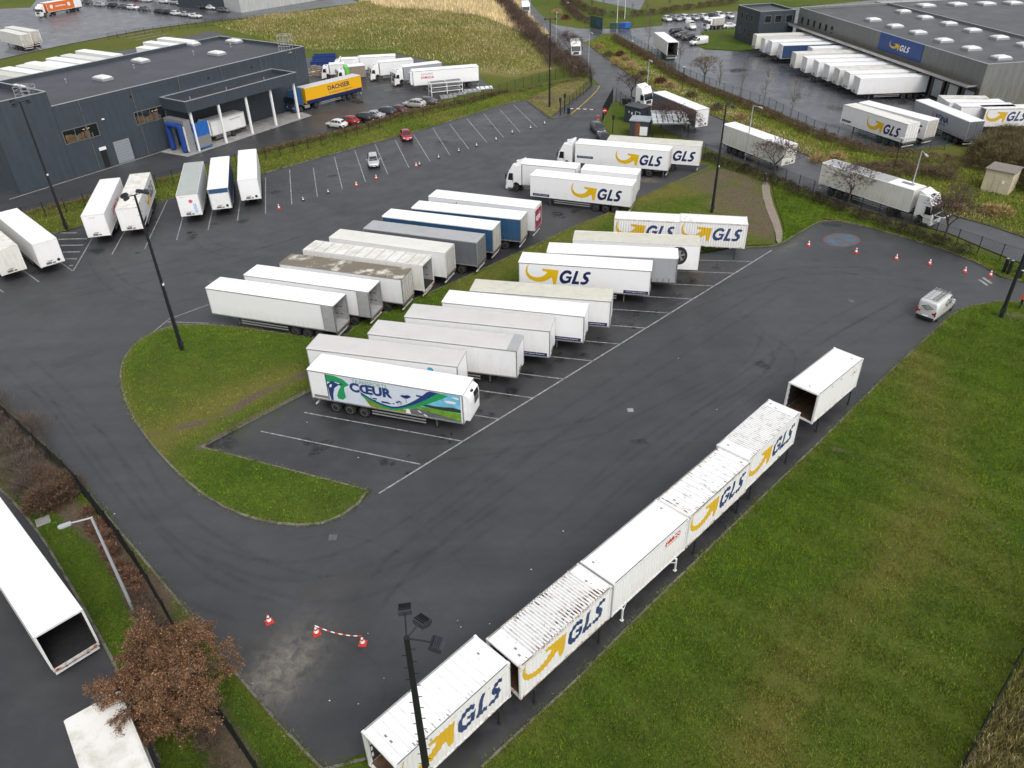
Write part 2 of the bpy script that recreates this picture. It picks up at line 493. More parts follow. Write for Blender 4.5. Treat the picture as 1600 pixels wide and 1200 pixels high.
def sheet(name, poly, z, m, step=None, attrs=None, zf=None, kind='structure', parent=None):
    poly = [tuple(map(float, p)) for p in poly]
    if step:
        b = densify(poly, step)
        P = np.array(poly); x0, y0 = P.min(0); x1, y1 = P.max(0)
        gx, gy = np.meshgrid(np.arange(x0, x1, step), np.arange(y0, y1, step))
        Q = np.stack([gx.ravel(), gy.ravel()], 1) + rng.uniform(-.2, .2, (gx.size, 2)) * step
        Q = Q[in_poly(Q, poly)]
        vin = [Vector(p) for p in b] + [Vector(p) for p in Q]
        V, E, Fc, *_ = delaunay_2d_cdt(vin, [], [list(range(len(b)))], 1, 1e-4)
    else:
        V = [Vector(p) for p in poly]
        Fc = [tuple(t) for t in tessellate_polygon([[Vector((p[0], p[1], 0)) for p in poly]])]
    A = np.array([(v.x, v.y) for v in V])
    Z = np.full(len(A), z) + (zf(A) if zf else 0)
    me = bpy.data.meshes.new(name)
    me.from_pydata([(a[0], a[1], zz) for a, zz in zip(A, Z)], [], [tuple(f) for f in Fc])
    for k in ('dry', 'dirt', 'tan', 'wet', 'silt', 'moss'):
        if attrs and k in attrs:
            at = me.attributes.new(k, 'FLOAT', 'POINT'); at.data.foreach_set('value', np.clip(attrs[k](A), 0, 1).astype(np.float32))
    me.materials.append(MATS[m])
    bm = bmesh.new(); bm.from_mesh(me)
    for f in bm.faces:
        if f.normal.z < 0: f.normal_flip()
    bm.to_mesh(me); bm.free()
    o = link(name, me, parent)
    if kind: o['kind'] = kind
    return o

def blob(A, c, rx, ry=None, ang=0.0):
    ry = ry or rx
    d = A - np.array(c); ca, sa = math.cos(ang), math.sin(ang)
    u = d[:, 0] * ca + d[:, 1] * sa; v = -d[:, 0] * sa + d[:, 1] * ca
    return np.exp(-((u / rx) ** 2 + (v / ry) ** 2))
def near_line(A, pts, w):
    best = np.full(len(A), 1e9)
    for a, b in zip(pts[:-1], pts[1:]):
        a, b = np.array(a), np.array(b); d = b - a
        t = np.clip(((A - a) @ d) / (d @ d + 1e-9), 0, 1)
        best = np.minimum(best, np.hypot(*(A - a - t[:, None] * d).T))
    return np.exp(-(best / w) ** 2)
def vnoise(A, s, seed=0):
    r = np.random.default_rng(seed); out = 0; amp = 1
    for k in range(4):
        th = r.uniform(0, 6.28, 5); fr = s * (1.9 ** k) * r.uniform(.7, 1.3, 5); ph = r.uniform(0, 6.28, 5)
        out = out + amp * sum(np.sin((A[:, 0] * math.cos(t) + A[:, 1] * math.sin(t)) * f + p) for t, f, p in zip(th, fr, ph)) / 5
        amp *= .6
    return out

def strip(name, pts, w, z, m, parent=None, kind='structure', mb=None):
    """flat painted strip along a polyline"""
    own = mb is None
    mb = mb or MB()
    P = [np.array(p, float) for p in pts]; L_, R_ = [], []
    for i, p in enumerate(P):
        d = P[min(i + 1, len(P) - 1)] - P[max(i - 1, 0)]; d /= (np.hypot(*d) + 1e-9)
        n = np.array((-d[1], d[0])) * w / 2
        L_.append(p + n); R_.append(p - n)
    n = len(P)
    vs = [(a[0], a[1], z) for a in L_] + [(a[0], a[1], z) for a in R_]
    mb.add(vs, [(n + i, n + i + 1, i + 1, i) for i in range(n - 1)], m)
    if own:
        o = mb.build(name, parent)
        if kind: o['kind'] = kind
        return o
STONE = None
def kerb(pts, z=0.0, stones=True, h=0.12, w=0.16, m='kerb', smooth_it=2, closed=False):
    pts = smooth_line([tuple(p) for p in pts], smooth_it, closed)
    if closed: pts = pts + [pts[0]]
    P = [np.array(p) for p in pts]
    seg = [np.hypot(*(b - a)) for a, b in zip(P[:-1], P[1:])]; cum = np.concatenate([[0], np.cumsum(seg)]); tot = cum[-1]
    def at(s):
        s = min(max(s, 0), tot); i = min(np.searchsorted(cum, s, 'right') - 1, len(seg) - 1)
        return P[i] + (P[i + 1] - P[i]) * ((s - cum[i]) / max(seg[i], 1e-9))
    root = bpy.data.objects.new('kerb', None); COL.objects.link(root); root['kind'] = 'structure'
    if stones:
        key = ('stone', m)
        if key not in SHEETS:
            SHEETS[key] = MB().prism([(-w / 2, 0), (w / 2, 0), (w / 2, h), (-w / 2 + .03, h), (-w / 2, h - .03)], -.5, .5, m, 'y').mesh('kerb_stone')
        n = max(1, round(tot / 1.5))
        for k in range(n):
            a, b = at(tot * k / n), at(tot * (k + 1) / n); d = b - a; ln = np.hypot(*d)
            if ln < .05: continue
            o = link('kerb_stone', SHEETS[key], root)
            o.location = (*((a + b) / 2), z); o.rotation_euler = (0, 0, math.atan2(d[1], d[0]) - math.pi / 2); o.scale = (1, ln - .035, 1)
    else:
        mb = MB(); n = max(1, int(tot / 2))
        for k in range(n):
            a, b = at(tot * k / n), at(tot * (k + 1) / n)
            mb.bar((*a, z + h / 2), (*b, z + h / 2), w, h, m)
        mb.build('kerb_edge', root)
    return root
# ================================================================== GROUND
zero = lambda A: np.zeros(len(A))
def far_dry(A): return 0.45 + 0.3 * vnoise(A, 0.05, 3)
MP = G([(330, 38), (405, 60), (480, 78), (600, 78), (700, 100), (760, 112), (812, 118), (846, 108), (850, 88), (836, 68), (815, 45), (796, 18), (782, -10), (700, -25), (600, 0), (480, 22)])
def seg_dist(A, pts):
    best = np.full(len(A), 1e9)
    for a, b in zip(pts, pts[1:] + pts[:1]):
        a, b = np.array(a), np.array(b); d = b - a
        t = np.clip(((A - a) @ d) / (d @ d + 1e-9), 0, 1)
        best = np.minimum(best, np.hypot(*(A - a - t[:, None] * d).T))
    return best
def mound(A):
    ins = in_poly(A, MP); d = seg_dist(A, MP) * ins
    k = np.clip(d / 14, 0, 1); k = k * k * (3 - 2 * k)
    return 2.6 * k + .22 * vnoise(A, 0.35, 5) * np.clip(d / 4, 0, 1)
# wide base: rough grass as far as the horizon
o = sheet('ground', [(-1500, -300), (1500, -300), (1500, 3000), (-1500, 3000)], -0.06, 'grass', None, {'dry': far_dry})
near_poly = G([(-700, 1500), (-900, 300), (-420, -60), (2100, -60), (2500, 400), (2300, 1500)])
reed = G([(560, 12), (640, 0), (700, -25), (770, -10), (810, 0), (835, 35), (862, 60), (775, 42), (690, 33), (600, 26)])
def nf_dry(A):
    t = 0.48 + 0.35 * vnoise(A, 0.10, 3)
    m = np.clip(mound(A) / 1.2, 0, 1)
    t = t * (1 - m) + m * (1.0 + 0.5 * vnoise(A, 0.16, 9))
    t += 0.8 * near_line(A, G([(975, 75), (1040, 118), (1140, 165), (1290, 235), (1520, 325)]), 2.5)   # rough verge
    t += 0.7 * blob(A, g(1480, 300), 14, 6)
    return t
def nf_dirt(A):
    return (0.75 * near_line(A, G([(880, 78), (760, -10)]), 5) + 0.9 * blob(A, g(862, 150), 11, 3.5, R(30))
            + .55 * near_line(A, G([(960, 60), (1070, 118), (1200, 175), (1400, 245), (1560, 275)]), 2.2)
            + .5 * near_line(A, G([(1000, 205), (1090, 235), (1215, 290), (1470, 378)]), 2.0)
            + .8 * blob(A, g(800, 157), 6, 2) + .5 * near_line(A, G([(980, 95), (1060, 140), (1250, 240)]), 1.5))
def nf_tan(A):
    r = in_poly(A + 1.5 * np.stack([vnoise(A, .3, 1), vnoise(A, .3, 2)], 1), reed).astype(float) * 0.95
    r += .55 * near_line(A, G([(790, 12), (830, 60), (848, 88), (846, 108), (800, 116), (740, 108)]), 2.6) + .35 * np.clip(vnoise(A, .35, 77), 0, 1) * np.clip(mound(A), 0, 1)
    return r
o = sheet('grassland', near_poly, -0.02, 'grass', 2.5, {'dry': nf_dry, 'dirt': nf_dirt, 'tan': nf_tan}, zf=mound)
MOUND_O = o

# ---- roads and yards beyond the lot
def ramp_wet(A): return 0.25 + 0.25 * vnoise(A, 0.12, 11)
R1L = [(770, -40), (805, 9), (829, 42), (849, 55), (870, 75), (888, 90), (909, 108), (928, 124), (945, 140), (965, 158), (1000, 182), (1040, 203), (1080, 222), (1150, 250), (1200, 270), (1275, 302), (1400, 345), (1478, 362), (1517, 380), (1583, 407), (1720, 460)]
R1R = [(805, -40), (831, 7), (844, 22), (870, 43), (895, 60), (921, 72), (960, 100), (1000, 130), (1060, 158), (1120, 184), (1190, 212), (1260, 243), (1340, 277), (1420, 310), (1488, 338), (1550, 353), (1600, 372), (1760, 420)]
sheet('access_road', G(R1L) + G(R1R)[::-1], 0.0, 'asphalt_road', 1.6, {'wet': ramp_wet})
YARD = [(862, 38), (907, 45), (985, 45), (1035, 40), (1040, 22), (1150, 18), (1240, 12), (1420, -5), (1900, 40), (1900, 235), (1600, 232), (1512, 222), (1475, 228), (1407, 235), (1360, 232), (1275, 207), (1200, 168), (1120, 140), (1062, 115), (1017, 82), (962, 52), (940, 53), (928, 60), (915, 66), (880, 52)]
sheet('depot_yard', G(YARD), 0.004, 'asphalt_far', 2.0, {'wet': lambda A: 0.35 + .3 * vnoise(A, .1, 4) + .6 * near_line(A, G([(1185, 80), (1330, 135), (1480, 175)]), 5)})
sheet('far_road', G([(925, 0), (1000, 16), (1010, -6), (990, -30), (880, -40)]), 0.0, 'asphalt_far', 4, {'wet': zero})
sheet('lawn', G([(1095, 50), (1147, 45), (1172, 62), (1196, 76), (1158, 80), (1102, 77), (1088, 71), (1100, 62)]), 0.09, 'grass', 1.5, {'dry': lambda A: .15 + .1 * vnoise(A, .2, 2)})
# Dachser side
DY = [(-500, 470), (-120, 372), (40, 330), (125, 310), (280, 270), (400, 234), (490, 212), (575, 191), (632, 172), (712, 151), (775, 139), (760, 131), (742, 112), (620, 84), (560, 86), (535, 92), (470, 90), (330, 48), (210, 76), (0, 108), (-300, 160)]
sheet('haulage_yard', G(DY), 0.0, 'asphalt', 1.8, {'wet': lambda A: .3 + .3 * vnoise(A, .15, 8)})
TL = [(-300, 165), (0, 92), (100, 70), (225, 46), (300, 36), (400, 26), (440, 20), (385, 15), (245, -2), (240, -60), (-300, -60), (-300, 20), (0, 14), (47, 12), (57, 2), (90, -30)]
TLc = [(-300, 165), (0, 92), (100, 70), (225, 46), (300, 36), (400, 26), (560, 4), (545, -4), (385, 13), (245, -2), (240, -60), (60, -60), (57, 0), (47, 12), (0, 14), (-300, 40)]
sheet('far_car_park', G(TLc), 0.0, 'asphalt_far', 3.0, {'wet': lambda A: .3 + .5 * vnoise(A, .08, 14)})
# lower-left service road
PR = [(270, 1300), (250, 1190), (220, 1120), (160, 1000), (102, 900), (60, 830), (0, 760), (-160, 640), (-900, 700), (-900, 1500), (200, 1500)]
sheet('service_road', G(PR), 0.0, 'asphalt', 1.2, {'wet': lambda A: .45 + .25 * vnoise(A, .3, 21)})

# ---- the lorry park itself
K_UP = [(-75, 77), (-64, 88), (-61.5, 91.2), (-58.5, 91.0)] + G([(103, 362), (250, 315), (411, 272), (547, 233), (597, 220), (670, 200), (750, 175), (800, 160), (822, 157)])
K_GATE = G([(822, 157), (861, 187), (892, 179)])
K_IN = G([(892, 179), (915, 160), (934, 141), (937, 134)])
K_LL = G([(-160, 520), (-60, 585), (0, 631), (70, 697), (125, 756), (172, 812), (240, 893), (307, 975), (355, 1035), (400, 1090), (452, 1150), (505, 1204)])
K_BOT = G([(505, 1204), (567, 1177), (660, 1213), (752, 1200)])
K_RT = G([(752, 1200), (832, 1125), (900, 1065), (937, 1025), (1007, 955), (1100, 865), (1147, 820), (1217, 752), (1287, 685), (1345, 627), (1400, 572), (1425, 550), (1462, 515), (1487, 492), (1512, 480), (1550, 473), (1600, 472), (1700, 470)])
K_UR = G([(1162, 387), (1200, 386), (1220, 382), (1252, 362), (1287, 342), (1340, 351), (1405, 369), (1475, 390), (1537, 415), (1560, 432), (1600, 442), (1700, 452)])
GATE_R = G([(1110, 258), (1090, 257), (1075, 245), (1000, 250), (958, 232), (938, 205), (938, 186), (960, 158), (965, 155), (935, 128)])
CR_K = [(-24.7, 47.0), (-17.9, 54.3), (-12.8, 59.3), (-6.8, 65.3), (0.5, 73.2), (6.5, 79.0), (12, 80.6), (20, 80.4)]
AR_K = G([(555, 511), (600, 489), (650, 467), (712, 441), (790, 405), (812, 395), (866, 370), (880, 362), (960, 330), (1007, 306), (1082, 274), (1112, 260)])
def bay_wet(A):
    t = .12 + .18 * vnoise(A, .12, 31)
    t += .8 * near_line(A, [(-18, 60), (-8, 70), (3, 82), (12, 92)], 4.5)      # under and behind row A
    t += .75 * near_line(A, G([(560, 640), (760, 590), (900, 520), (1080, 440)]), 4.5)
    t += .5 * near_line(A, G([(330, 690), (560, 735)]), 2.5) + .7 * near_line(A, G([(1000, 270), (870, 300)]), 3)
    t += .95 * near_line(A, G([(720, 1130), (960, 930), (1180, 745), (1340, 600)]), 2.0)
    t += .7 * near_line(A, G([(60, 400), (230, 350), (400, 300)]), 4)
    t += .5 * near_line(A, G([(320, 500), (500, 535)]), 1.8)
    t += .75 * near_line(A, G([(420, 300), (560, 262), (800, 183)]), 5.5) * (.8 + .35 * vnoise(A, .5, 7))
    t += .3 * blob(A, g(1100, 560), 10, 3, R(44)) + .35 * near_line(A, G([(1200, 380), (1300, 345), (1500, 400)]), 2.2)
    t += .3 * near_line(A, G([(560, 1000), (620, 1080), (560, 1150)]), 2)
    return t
def lot_silt(A):
    return (.95 * blob(A, g(430, 1055), 2.3, 1.3, R(60)) + .45 * blob(A, g(455, 1030), 3.2, 1.8, R(70)) + .7 * blob(A, g(985, 280), 3.2, .9, R(-20)) + .35 * blob(A, g(775, 492 + 130), 1, .5)
            + .45 * blob(A, g(790, 502), 1.6, .8) + .8 * blob(A, g(1015, 281), 2.0, .8, R(-15)) + .35 * blob(A, g(775, 185), 5, 2) + .5 * blob(A, g(1235, 385), 4, .5, R(50)))
def lot_moss(A):
    return (.9 * near_line(A, K_UR[:6], .7) + .5 * near_line(A, K_UR[5:], .6) + .9 * near_line(A, G([(318, 698), (400, 660), (440, 640)]), 1.2) + .5 * blob(A, g(360, 690), 3, 1)
            + .6 * near_line(A, K_BOT, .6) + .35 * near_line(A, K_RT[:8], .3) + .4 * near_line(A, AR_K, .5) + .25 * near_line(A, K_UP[4:], .4))
LOT = K_UP[:] + K_GATE[1:] + K_IN[1:] + GATE_R[::-1] + AR_K[::-1][:1] + [g(1120, 262)] + [(30.5, 100), (24, 88)] + K_UR + K_RT[::-1] + K_BOT[::-1][1:] + K_LL[::-1][1:] + [(-110, 50)]
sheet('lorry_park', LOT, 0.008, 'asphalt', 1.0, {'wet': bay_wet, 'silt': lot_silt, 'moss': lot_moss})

# ---- grass with kerbs round it
KH = 0.12
def rf_dry(A):
    t = .10 + .16 * vnoise(A, .18, 41) + .12 * vnoise(A, .9, 42)
    t += .72 * near_line(A, G([(1440, 560), (1480, 760), (1380, 900), (1260, 1010), (1180, 1180)]), 1.9) * (0.75 + .35 * vnoise(A, .5, 6))
    t += .3 * near_line(A, G([(1180, 1180), (1130, 1290)]), 3) + .2 * blob(A, g(1530, 860), 4, 7)
    t += .4 * near_line(A, K_RT, .5)
    return t
def rf_dirt(A):
    return (.46 * near_line(A, G([(1297, 698), (1345, 720), (1400, 745), (1480, 770), (1560, 830)]), .4) + .5 * blob(A, g(1300, 705), .6, .3) + .7 * blob(A, g(1583, 495), 1.6, .8) + .2 * near_line(A, K_RT, .25)
            + .35 * near_line(A, G([(1440, 560), (1480, 760), (1380, 900)]), .8) * (vnoise(A, 1.2, 3) > .3))
RF = K_RT + G([(1800, 480), (2100, 800), (1640, 1000), (1500, 1200), (1330, 1500), (760, 1500)])
sheet('meadow', RF, 0.10, 'grass', .6, {'dry': rf_dry, 'dirt': rf_dirt})
ROUGH = G([(1640, 960), (1500, 1204), (1300, 1500), (2300, 1500), (2200, 900)])
sheet('rough_ground', ROUGH, 0.115, 'grass', .7, {'dry': lambda A: .8 + .3 * vnoise(A, .9, 1), 'dirt': lambda A: .45 + .35 * vnoise(A, .5, 2), 'tan': lambda A: .2 + .25 * vnoise(A, .8, 5)})
kerb(K_RT, 0.0)
# centre island
ISL_BAY = G([(478, 612), (400, 654), (312, 699), (390, 719), (480, 742), (575, 767)])
ISL_OUT = G([(575, 767), (573, 775), (556, 792), (525, 812), (490, 822), (440, 820), (390, 810), (340, 789), (290, 752), (255, 715), (225, 680), (202, 642), (190, 606), (188, 580), (195, 558), (214, 535), (245, 517), (280, 508), (330, 508), (395, 515), (485, 529), (540, 528), (555, 511)])
ISLAND = ISL_BAY[::-1][:0] + ISL_OUT + AR_K[1:] + G([(1189, 282), (1193, 318), (1210, 358), (1211, 383)]) + [g(1166, 384), (20, 80.4)] + CR_K[::-1][1:] + [ISL_BAY[0]] + ISL_BAY[1:5]
def is_dry(A):
    t = .16 + .18 * vnoise(A, .22, 51)
    t += .75 * near_line(A, G([(250, 690), (330, 640), (450, 590)]), 2.2) + .5 * near_line(A, ISL_OUT[8:20], .5)
    t += .55 * near_line(A, G([(1000, 300), (880, 375), (720, 450)]), 1.6) + .5 * blob(A, g(1060, 300), 5, 3) + .8 * blob(A, g(1010, 300), 6, 3, R(40)) + .7 * blob(A, g(1160, 340), 5, 9)
    t -= .4 * near_line(A, G([(1070, 320), (1120, 300), (1140, 290)]), 1.0)
    return t
def is_dirt(A):
    n = vnoise(A, .9, 5); far_ = A[:, 0] > 12
    v = is_dirt0(A, n)
    return np.where(far_, np.minimum(v, .60 + .14 * n), v)
def is_dirt0(A, n):
    return (.9 * near_line(A, G([(478, 585), (400, 620), (340, 655), (240, 680)]), .75) * (.75 + .4 * n) + .35 * near_line(A, G([(478, 620), (400, 655), (320, 700)]), .45)
            + .55 * near_line(A, CR_K, .8) + .9 * blob(A, g(1168, 345), 2.4, 7, R(20)) + 1.0 * blob(A, g(1150, 275), 6, 3.2) + .8 * blob(A, g(1110, 290), 5, 3) + .75 * blob(A, g(1180, 325), 4.5, 9)  + .5 * blob(A, g(545, 792), 1.2, .8)
            + .35 * near_line(A, G([(575, 490), (690, 440), (900, 350)]), .7) * (n > -.2))
sheet('traffic_island', ISLAND, 0.10, 'grass', .6, {'dry': is_dry, 'dirt': is_dirt})
kerb(ISL_OUT, 0.0); kerb(ISL_BAY, 0.0, smooth_it=0)
kerb(AR_K, 0.0, smooth_it=1)
kerb(CR_K, 0.0, stones=False)
0 and sheet('gravel_patch', G([(1080, 274), (1112, 259), (1165, 260), (1198, 270), (1190, 292), (1170, 305), (1130, 300), (1105, 287)]), 0.106, 'gravel')
sheet('footpath', smooth_line(G([(1189, 285), (1202, 285), (1204, 310), (1222, 357), (1223, 380), (1213, 382), (1211, 360), (1193, 318)]), 1, True), 0.112, 'path_dirt')
# green to the right of the path and along the R1 fence
UR = [g(1206, 283)] + G([(1225, 297), (1290, 318), (1370, 350), (1430, 366), (1490, 388), (1570, 412), (1720, 462), (1700, 452), (1600, 442), (1560, 432), (1537, 415), (1475, 390), (1405, 369), (1340, 351), (1287, 342), (1252, 362), (1220, 382), (1225, 355), (1210, 310)])
sheet('verge', UR, 0.095, 'grass', .8, {'dry': lambda A: .1 + .15 * vnoise(A, .3, 3) + .4 * near_line(A, K_UR[4:], .7), 'dirt': lambda A: .55 * near_line(A, G([(1390, 366), (1440, 380), (1500, 402)]), .8)})
kerb(K_UR, 0.0, smooth_it=1)
# strip between the lot and the haulage yard
ST = K_UP[2:] + G([(890, 125), (795, 144), (775, 141), (712, 153), (632, 174), (575, 193), (490, 214), (400, 236), (280, 272), (125, 312), (40, 332)])
sheet('grass_strip', ST, 0.10, 'grass', .9, {'dry': lambda A: .5 + .3 * vnoise(A, .4, 3), 'dirt': lambda A: .45 * near_line(A, G([(60, 340), (280, 280), (420, 247), (560, 205), (700, 165), (790, 142)]), 1.3) + .5 * blob(A, g(790, 158), 5, 2)})
kerb(K_UP[2:], 0.0, smooth_it=1)
# left verge between lot and service road
LV = K_LL + [g(520, 1204)] + G([(567, 1178), (640, 1215), (640, 1400), (300, 1400), (270, 1300), (250, 1190), (220, 1120), (160, 1000), (102, 900), (60, 830), (0, 760), (-160, 640), (-300, 560)])
def lv_dirt(A):
    return .85 * near_line(A, G([(30, 690), (70, 740), (110, 800), (170, 850), (200, 900), (230, 935)]), 1.0) + .8 * near_line(A, G([(235, 930), (300, 1080), (380, 1200)]), 1.3) * .9 + .3 * near_line(A, K_LL, .2) + .3 * near_line(A, PRg, .3)
PRg = G([(250, 1190), (220, 1120), (160, 1000), (102, 900), (60, 830), (0, 760), (-160, 640)])
sheet('left_verge', LV, 0.09, 'grass', .6, {'dry': lambda A: .06 + .12 * vnoise(A, .3, 71) + .5 * blob(A, g(30, 720), 3, 3) + .4 * near_line(A, K_LL, .35), 'dirt': lv_dirt})
kerb(K_LL, 0.0, smooth_it=1)
kerb(K_BOT[:3], 0.0, stones=False, smooth_it=0)
kerb(PRg, 0.0, stones=False, smooth_it=1)
# gate splay
kerb(K_GATE, 0.0, stones=False, smooth_it=0)
kerb(K_IN, 0.0, stones=False, smooth_it=1, m='kerb_yellow')
sheet('pavement', G([(863, 187), (892, 179), (915, 160), (933, 141), (936, 134), (926, 132), (912, 145), (880, 168), (861, 180)]), .012, 'asphalt')
sheet('gate_verge', G([(822, 156), (860, 184), (880, 168), (912, 145), (925, 132), (918, 122), (880, 130), (830, 145)]), .09, 'grass', 1.0, {'dry': lambda A: .6 + .2 * vnoise(A, .5, 2), 'tan': lambda A: .38 + .2 * vnoise(A, .6, 4), 'dirt': lambda A: .42 + .2 * vnoise(A, .5, 9) - .5 * near_line(A, G([(800, 150), (860, 137), (900, 125)]), 1.5)})
sheet('gate_lawn', G([(960, 170), (985, 172), (985, 182), (965, 186), (958, 180)]), .05, 'grass', 1.0, {'dry': zero})
for a in (R1R[5:], R1L[15:]):
    kerb(G(a), 0.0, stones=False, h=.1, m='mud')
kerb(G([(1017, 82), (1062, 115), (1120, 140), (1200, 168), (1275, 207), (1360, 232), (1407, 235), (1475, 228), (1512, 222)]), 0, stones=False)
kerb(G([(-100, 120), (0, 93), (100, 71), (225, 47), (300, 37), (400, 27), (560, 5)]), 0, stones=False, m='mud')

# ---- painted markings
def line(mb, a, b, w=.12, z=.0145):
    d = np.array(b) - np.array(a); d /= np.hypot(*d); n = np.array((-d[1], d[0])) * w / 2; a = np.array(a); b = np.array(b)
    q = [a - n, b - n, b + n, a + n]
    mb.add([(p[0], p[1], z) for p in q], [(0, 1, 2, 3)], 'line_paint')
def marks(pxs, w=.12, z=.0145, name='bay_marking', gap=True):
    for a, b in pxs:
        mb = MB(); line(mb, g(*a), g(*b), w, z); o = mb.build(name); o['kind'] = 'structure'
marks([((592, 771), (1206, 391))], .14)
front = [(659, 726), (725, 690), (780, 655), (834, 622), (882.5, 592.5), (929, 564.5), (971, 538), (1012, 513), (1049.5, 489.5), (1085, 467.5), (1118, 447), (1147.5, 427), (1177, 408.8)]
for i, p in enumerate(front):
    a = R(161.0 + i * 1.02); q = np.array(g(*p)); e = q + np.array((math.cos(a), math.sin(a))) * 14.2
    mb = MB(); d = (e - q) / np.hypot(*(e - q)); line(mb, q + d * .09, e, .11); o = mb.build('bay_marking'); o['kind'] = 'structure'
marks([((415, 277.5), (415, 333.8)), ((452.5, 265), (456, 320)), ((489.5, 262), (496, 307.5)), ((522.5, 245), (535, 295.5)), ((554.5, 235), (571, 284)), ((586, 225), (606, 272.5)),
       ((617.5, 219), (639, 262)), ((646, 210), (672, 252)), ((676, 200), (703, 242.5)), ((702.5, 193.8), (732.5, 233)), ((729, 185), (761, 223)), ((756, 178), (787, 215)), ((781, 171), (813, 207)), ((802.5, 164), (839, 199))])
marks([((291, 320), (276, 375)), ((338, 300), (325, 360)), ((379, 288), (371, 345)), ((212, 330), (175, 397.5)), ((262, 312), (226, 389)), ((160, 345), (114.5, 423.5)), ((60, 385), (113.5, 423.5)), ((5, 400), (61, 440.5)), ((-40, 425), (6, 457))])
marks([((95, 364), (120, 364)), ((91, 374), (136, 373)), ((95, 383.5), (130, 383)), ((98.5, 394), (125, 393.5)), ((102, 404.5), (120, 404.5)), ((108, 415), (114, 415))], .28)
marks([((222, 533), (264, 499)), ((264.5, 498.5), (326, 476)), ((262, 503), (326, 505))], .12)
marks([((1530, 437), (1543, 446)), ((1536, 434), (1549, 443))], .3)
# far markings
mb = MB()
for i in range(14):
    x0, y0 = 85 + i * 11.5, 31 + i * 2.9
    line(mb, g(x0, y0), g(x0 + 62 - i, y0 - 11 + i * .1), .4, .012)
for a, b in [((0, 76), (43, 82)), ((0, 83), (22, 87)), ((73, 64), (104, 70)), ((52, 71), (65, 78)), ((0, 24), (24, 25)), ((150, 14), (330, 27))]:
    line(mb, g(*a), g(*b), .35, .013)
mb.build('far_bay_markings')['kind'] = 'structure'
mb = MB()
for a, b in [((545, 131), (602, 124)), ((575, 137), (632, 129)), ((600, 142), (650, 136)), ((632, 173), (655, 178)), ((650, 141), (700, 133)), ((548, 148), (563, 153))]:
    line(mb, g(*a), g(*b), .16, .008)
mb.build('yard_bay_markings')['kind'] = 'structure'
# worn no-parking roundel painted on the ground
def roundel():
    c = np.array(g(1315, 375)); ex = (np.array(g(1344, 376)) - np.array(g(1286, 373))) / 2; ey = (np.array(g(1318, 365)) - np.array(g(1312, 386))) / 2
    def P(u, v, z): p = c + ex * u + ey * v; return (p[0], p[1], z)
    def bm_(name, m, ri, ro, z):
        mb = MB(); n = 40
        if ri == 0:
            mb.add([P(math.cos(t) * ro, math.sin(t) * ro, z) for t in np.linspace(0, 2 * math.pi, n, endpoint=False)], [tuple(range(n))], m)
        else:
            vs = [P(math.cos(t) * r, math.sin(t) * r, z) for r in (ri, ro) for t in np.linspace(0, 2 * math.pi, n, endpoint=False)]
            mb.add(vs, [(i, (i + 1) % n, n + (i + 1) % n, n + i) for i in range(n)], m)
        return mb
    attr_mat('paint_blue', lambda N, L, b: (L.new(mixc(N, L, ramp(N, L, noise(N, L, pos(N, L), 1.5, 8, .75), .35, .65), (.07, .14, .19), (.07, .08, .09)), b.inputs['Base Color'])))
    attr_mat('paint_red', lambda N, L, b: (L.new(mixc(N, L, ramp(N, L, noise(N, L, pos(N, L), 1.5, 8, .75), .35, .65), (.20, .07, .07), (.09, .07, .07)), b.inputs['Base Color'])))
    o = bm_('roundel_marking', 'paint_blue', 0, .86, .0145).build('no_parking_roundel'); o['kind'] = 'structure'
    m2 = bm_('ring', 'paint_red', .86, 1.0, .0145)
    m2.add([P(-.66, .55, .0185), (P(-.55, .66, .0185)), P(.66, -.55, .0185), P(.55, -.66, .0185)], [(0, 1, 2, 3)], 'paint_red')
    o2 = m2.build('roundel_ring', o)
roundel()
# tyre tracks and old seams: thin translucent films of rubber and tar on the asphalt
def b_film(N, L, b):
    v = pos(N, L); a = mth(N, L, 'MULTIPLY', attr(N, 'edge'), ramp(N, L, noise(N, L, v, .7, 7, .75), .35, .65, .0, .15))
    b.inputs['Base Color'].default_value = (.012, .012, .013, 1); b.inputs['Roughness'].default_value = .55; L.new(a, b.inputs['Alpha'])
attr_mat('film', b_film)
def film(name, pts, w, z):
    P = [np.array(p, float) for p in densify(smooth_line(pts, 3), .8, False)]; vs = []; n = len(P)
    for i, p in enumerate(P):
        d = P[min(i + 1, n - 1)] - P[max(i - 1, 0)]; d /= np.hypot(*d) + 1e-9; q = np.array((-d[1], d[0])) * w / 2
        vs += [(*(p - q), z), (*p, z), (*(p + q), z)]
    fs = [f for i in range(n - 1) for f in ((3 * i, 3 * i + 3, 3 * i + 4, 3 * i + 1), (3 * i + 1, 3 * i + 4, 3 * i + 5, 3 * i + 2))]
    me = bpy.data.meshes.new(name); me.from_pydata(vs, [], fs); me.materials.append(MATS['film'])
    at = me.attributes.new('edge', 'FLOAT', 'POINT'); e = np.zeros(n * 3, np.float32); fade = np.clip(np.minimum(np.arange(n), n - 1 - np.arange(n)) / 6, 0, 1); e[1::3] = fade; at.data.foreach_set('value', e)
    o = link(name, me); o['kind'] = 'structure'; return o
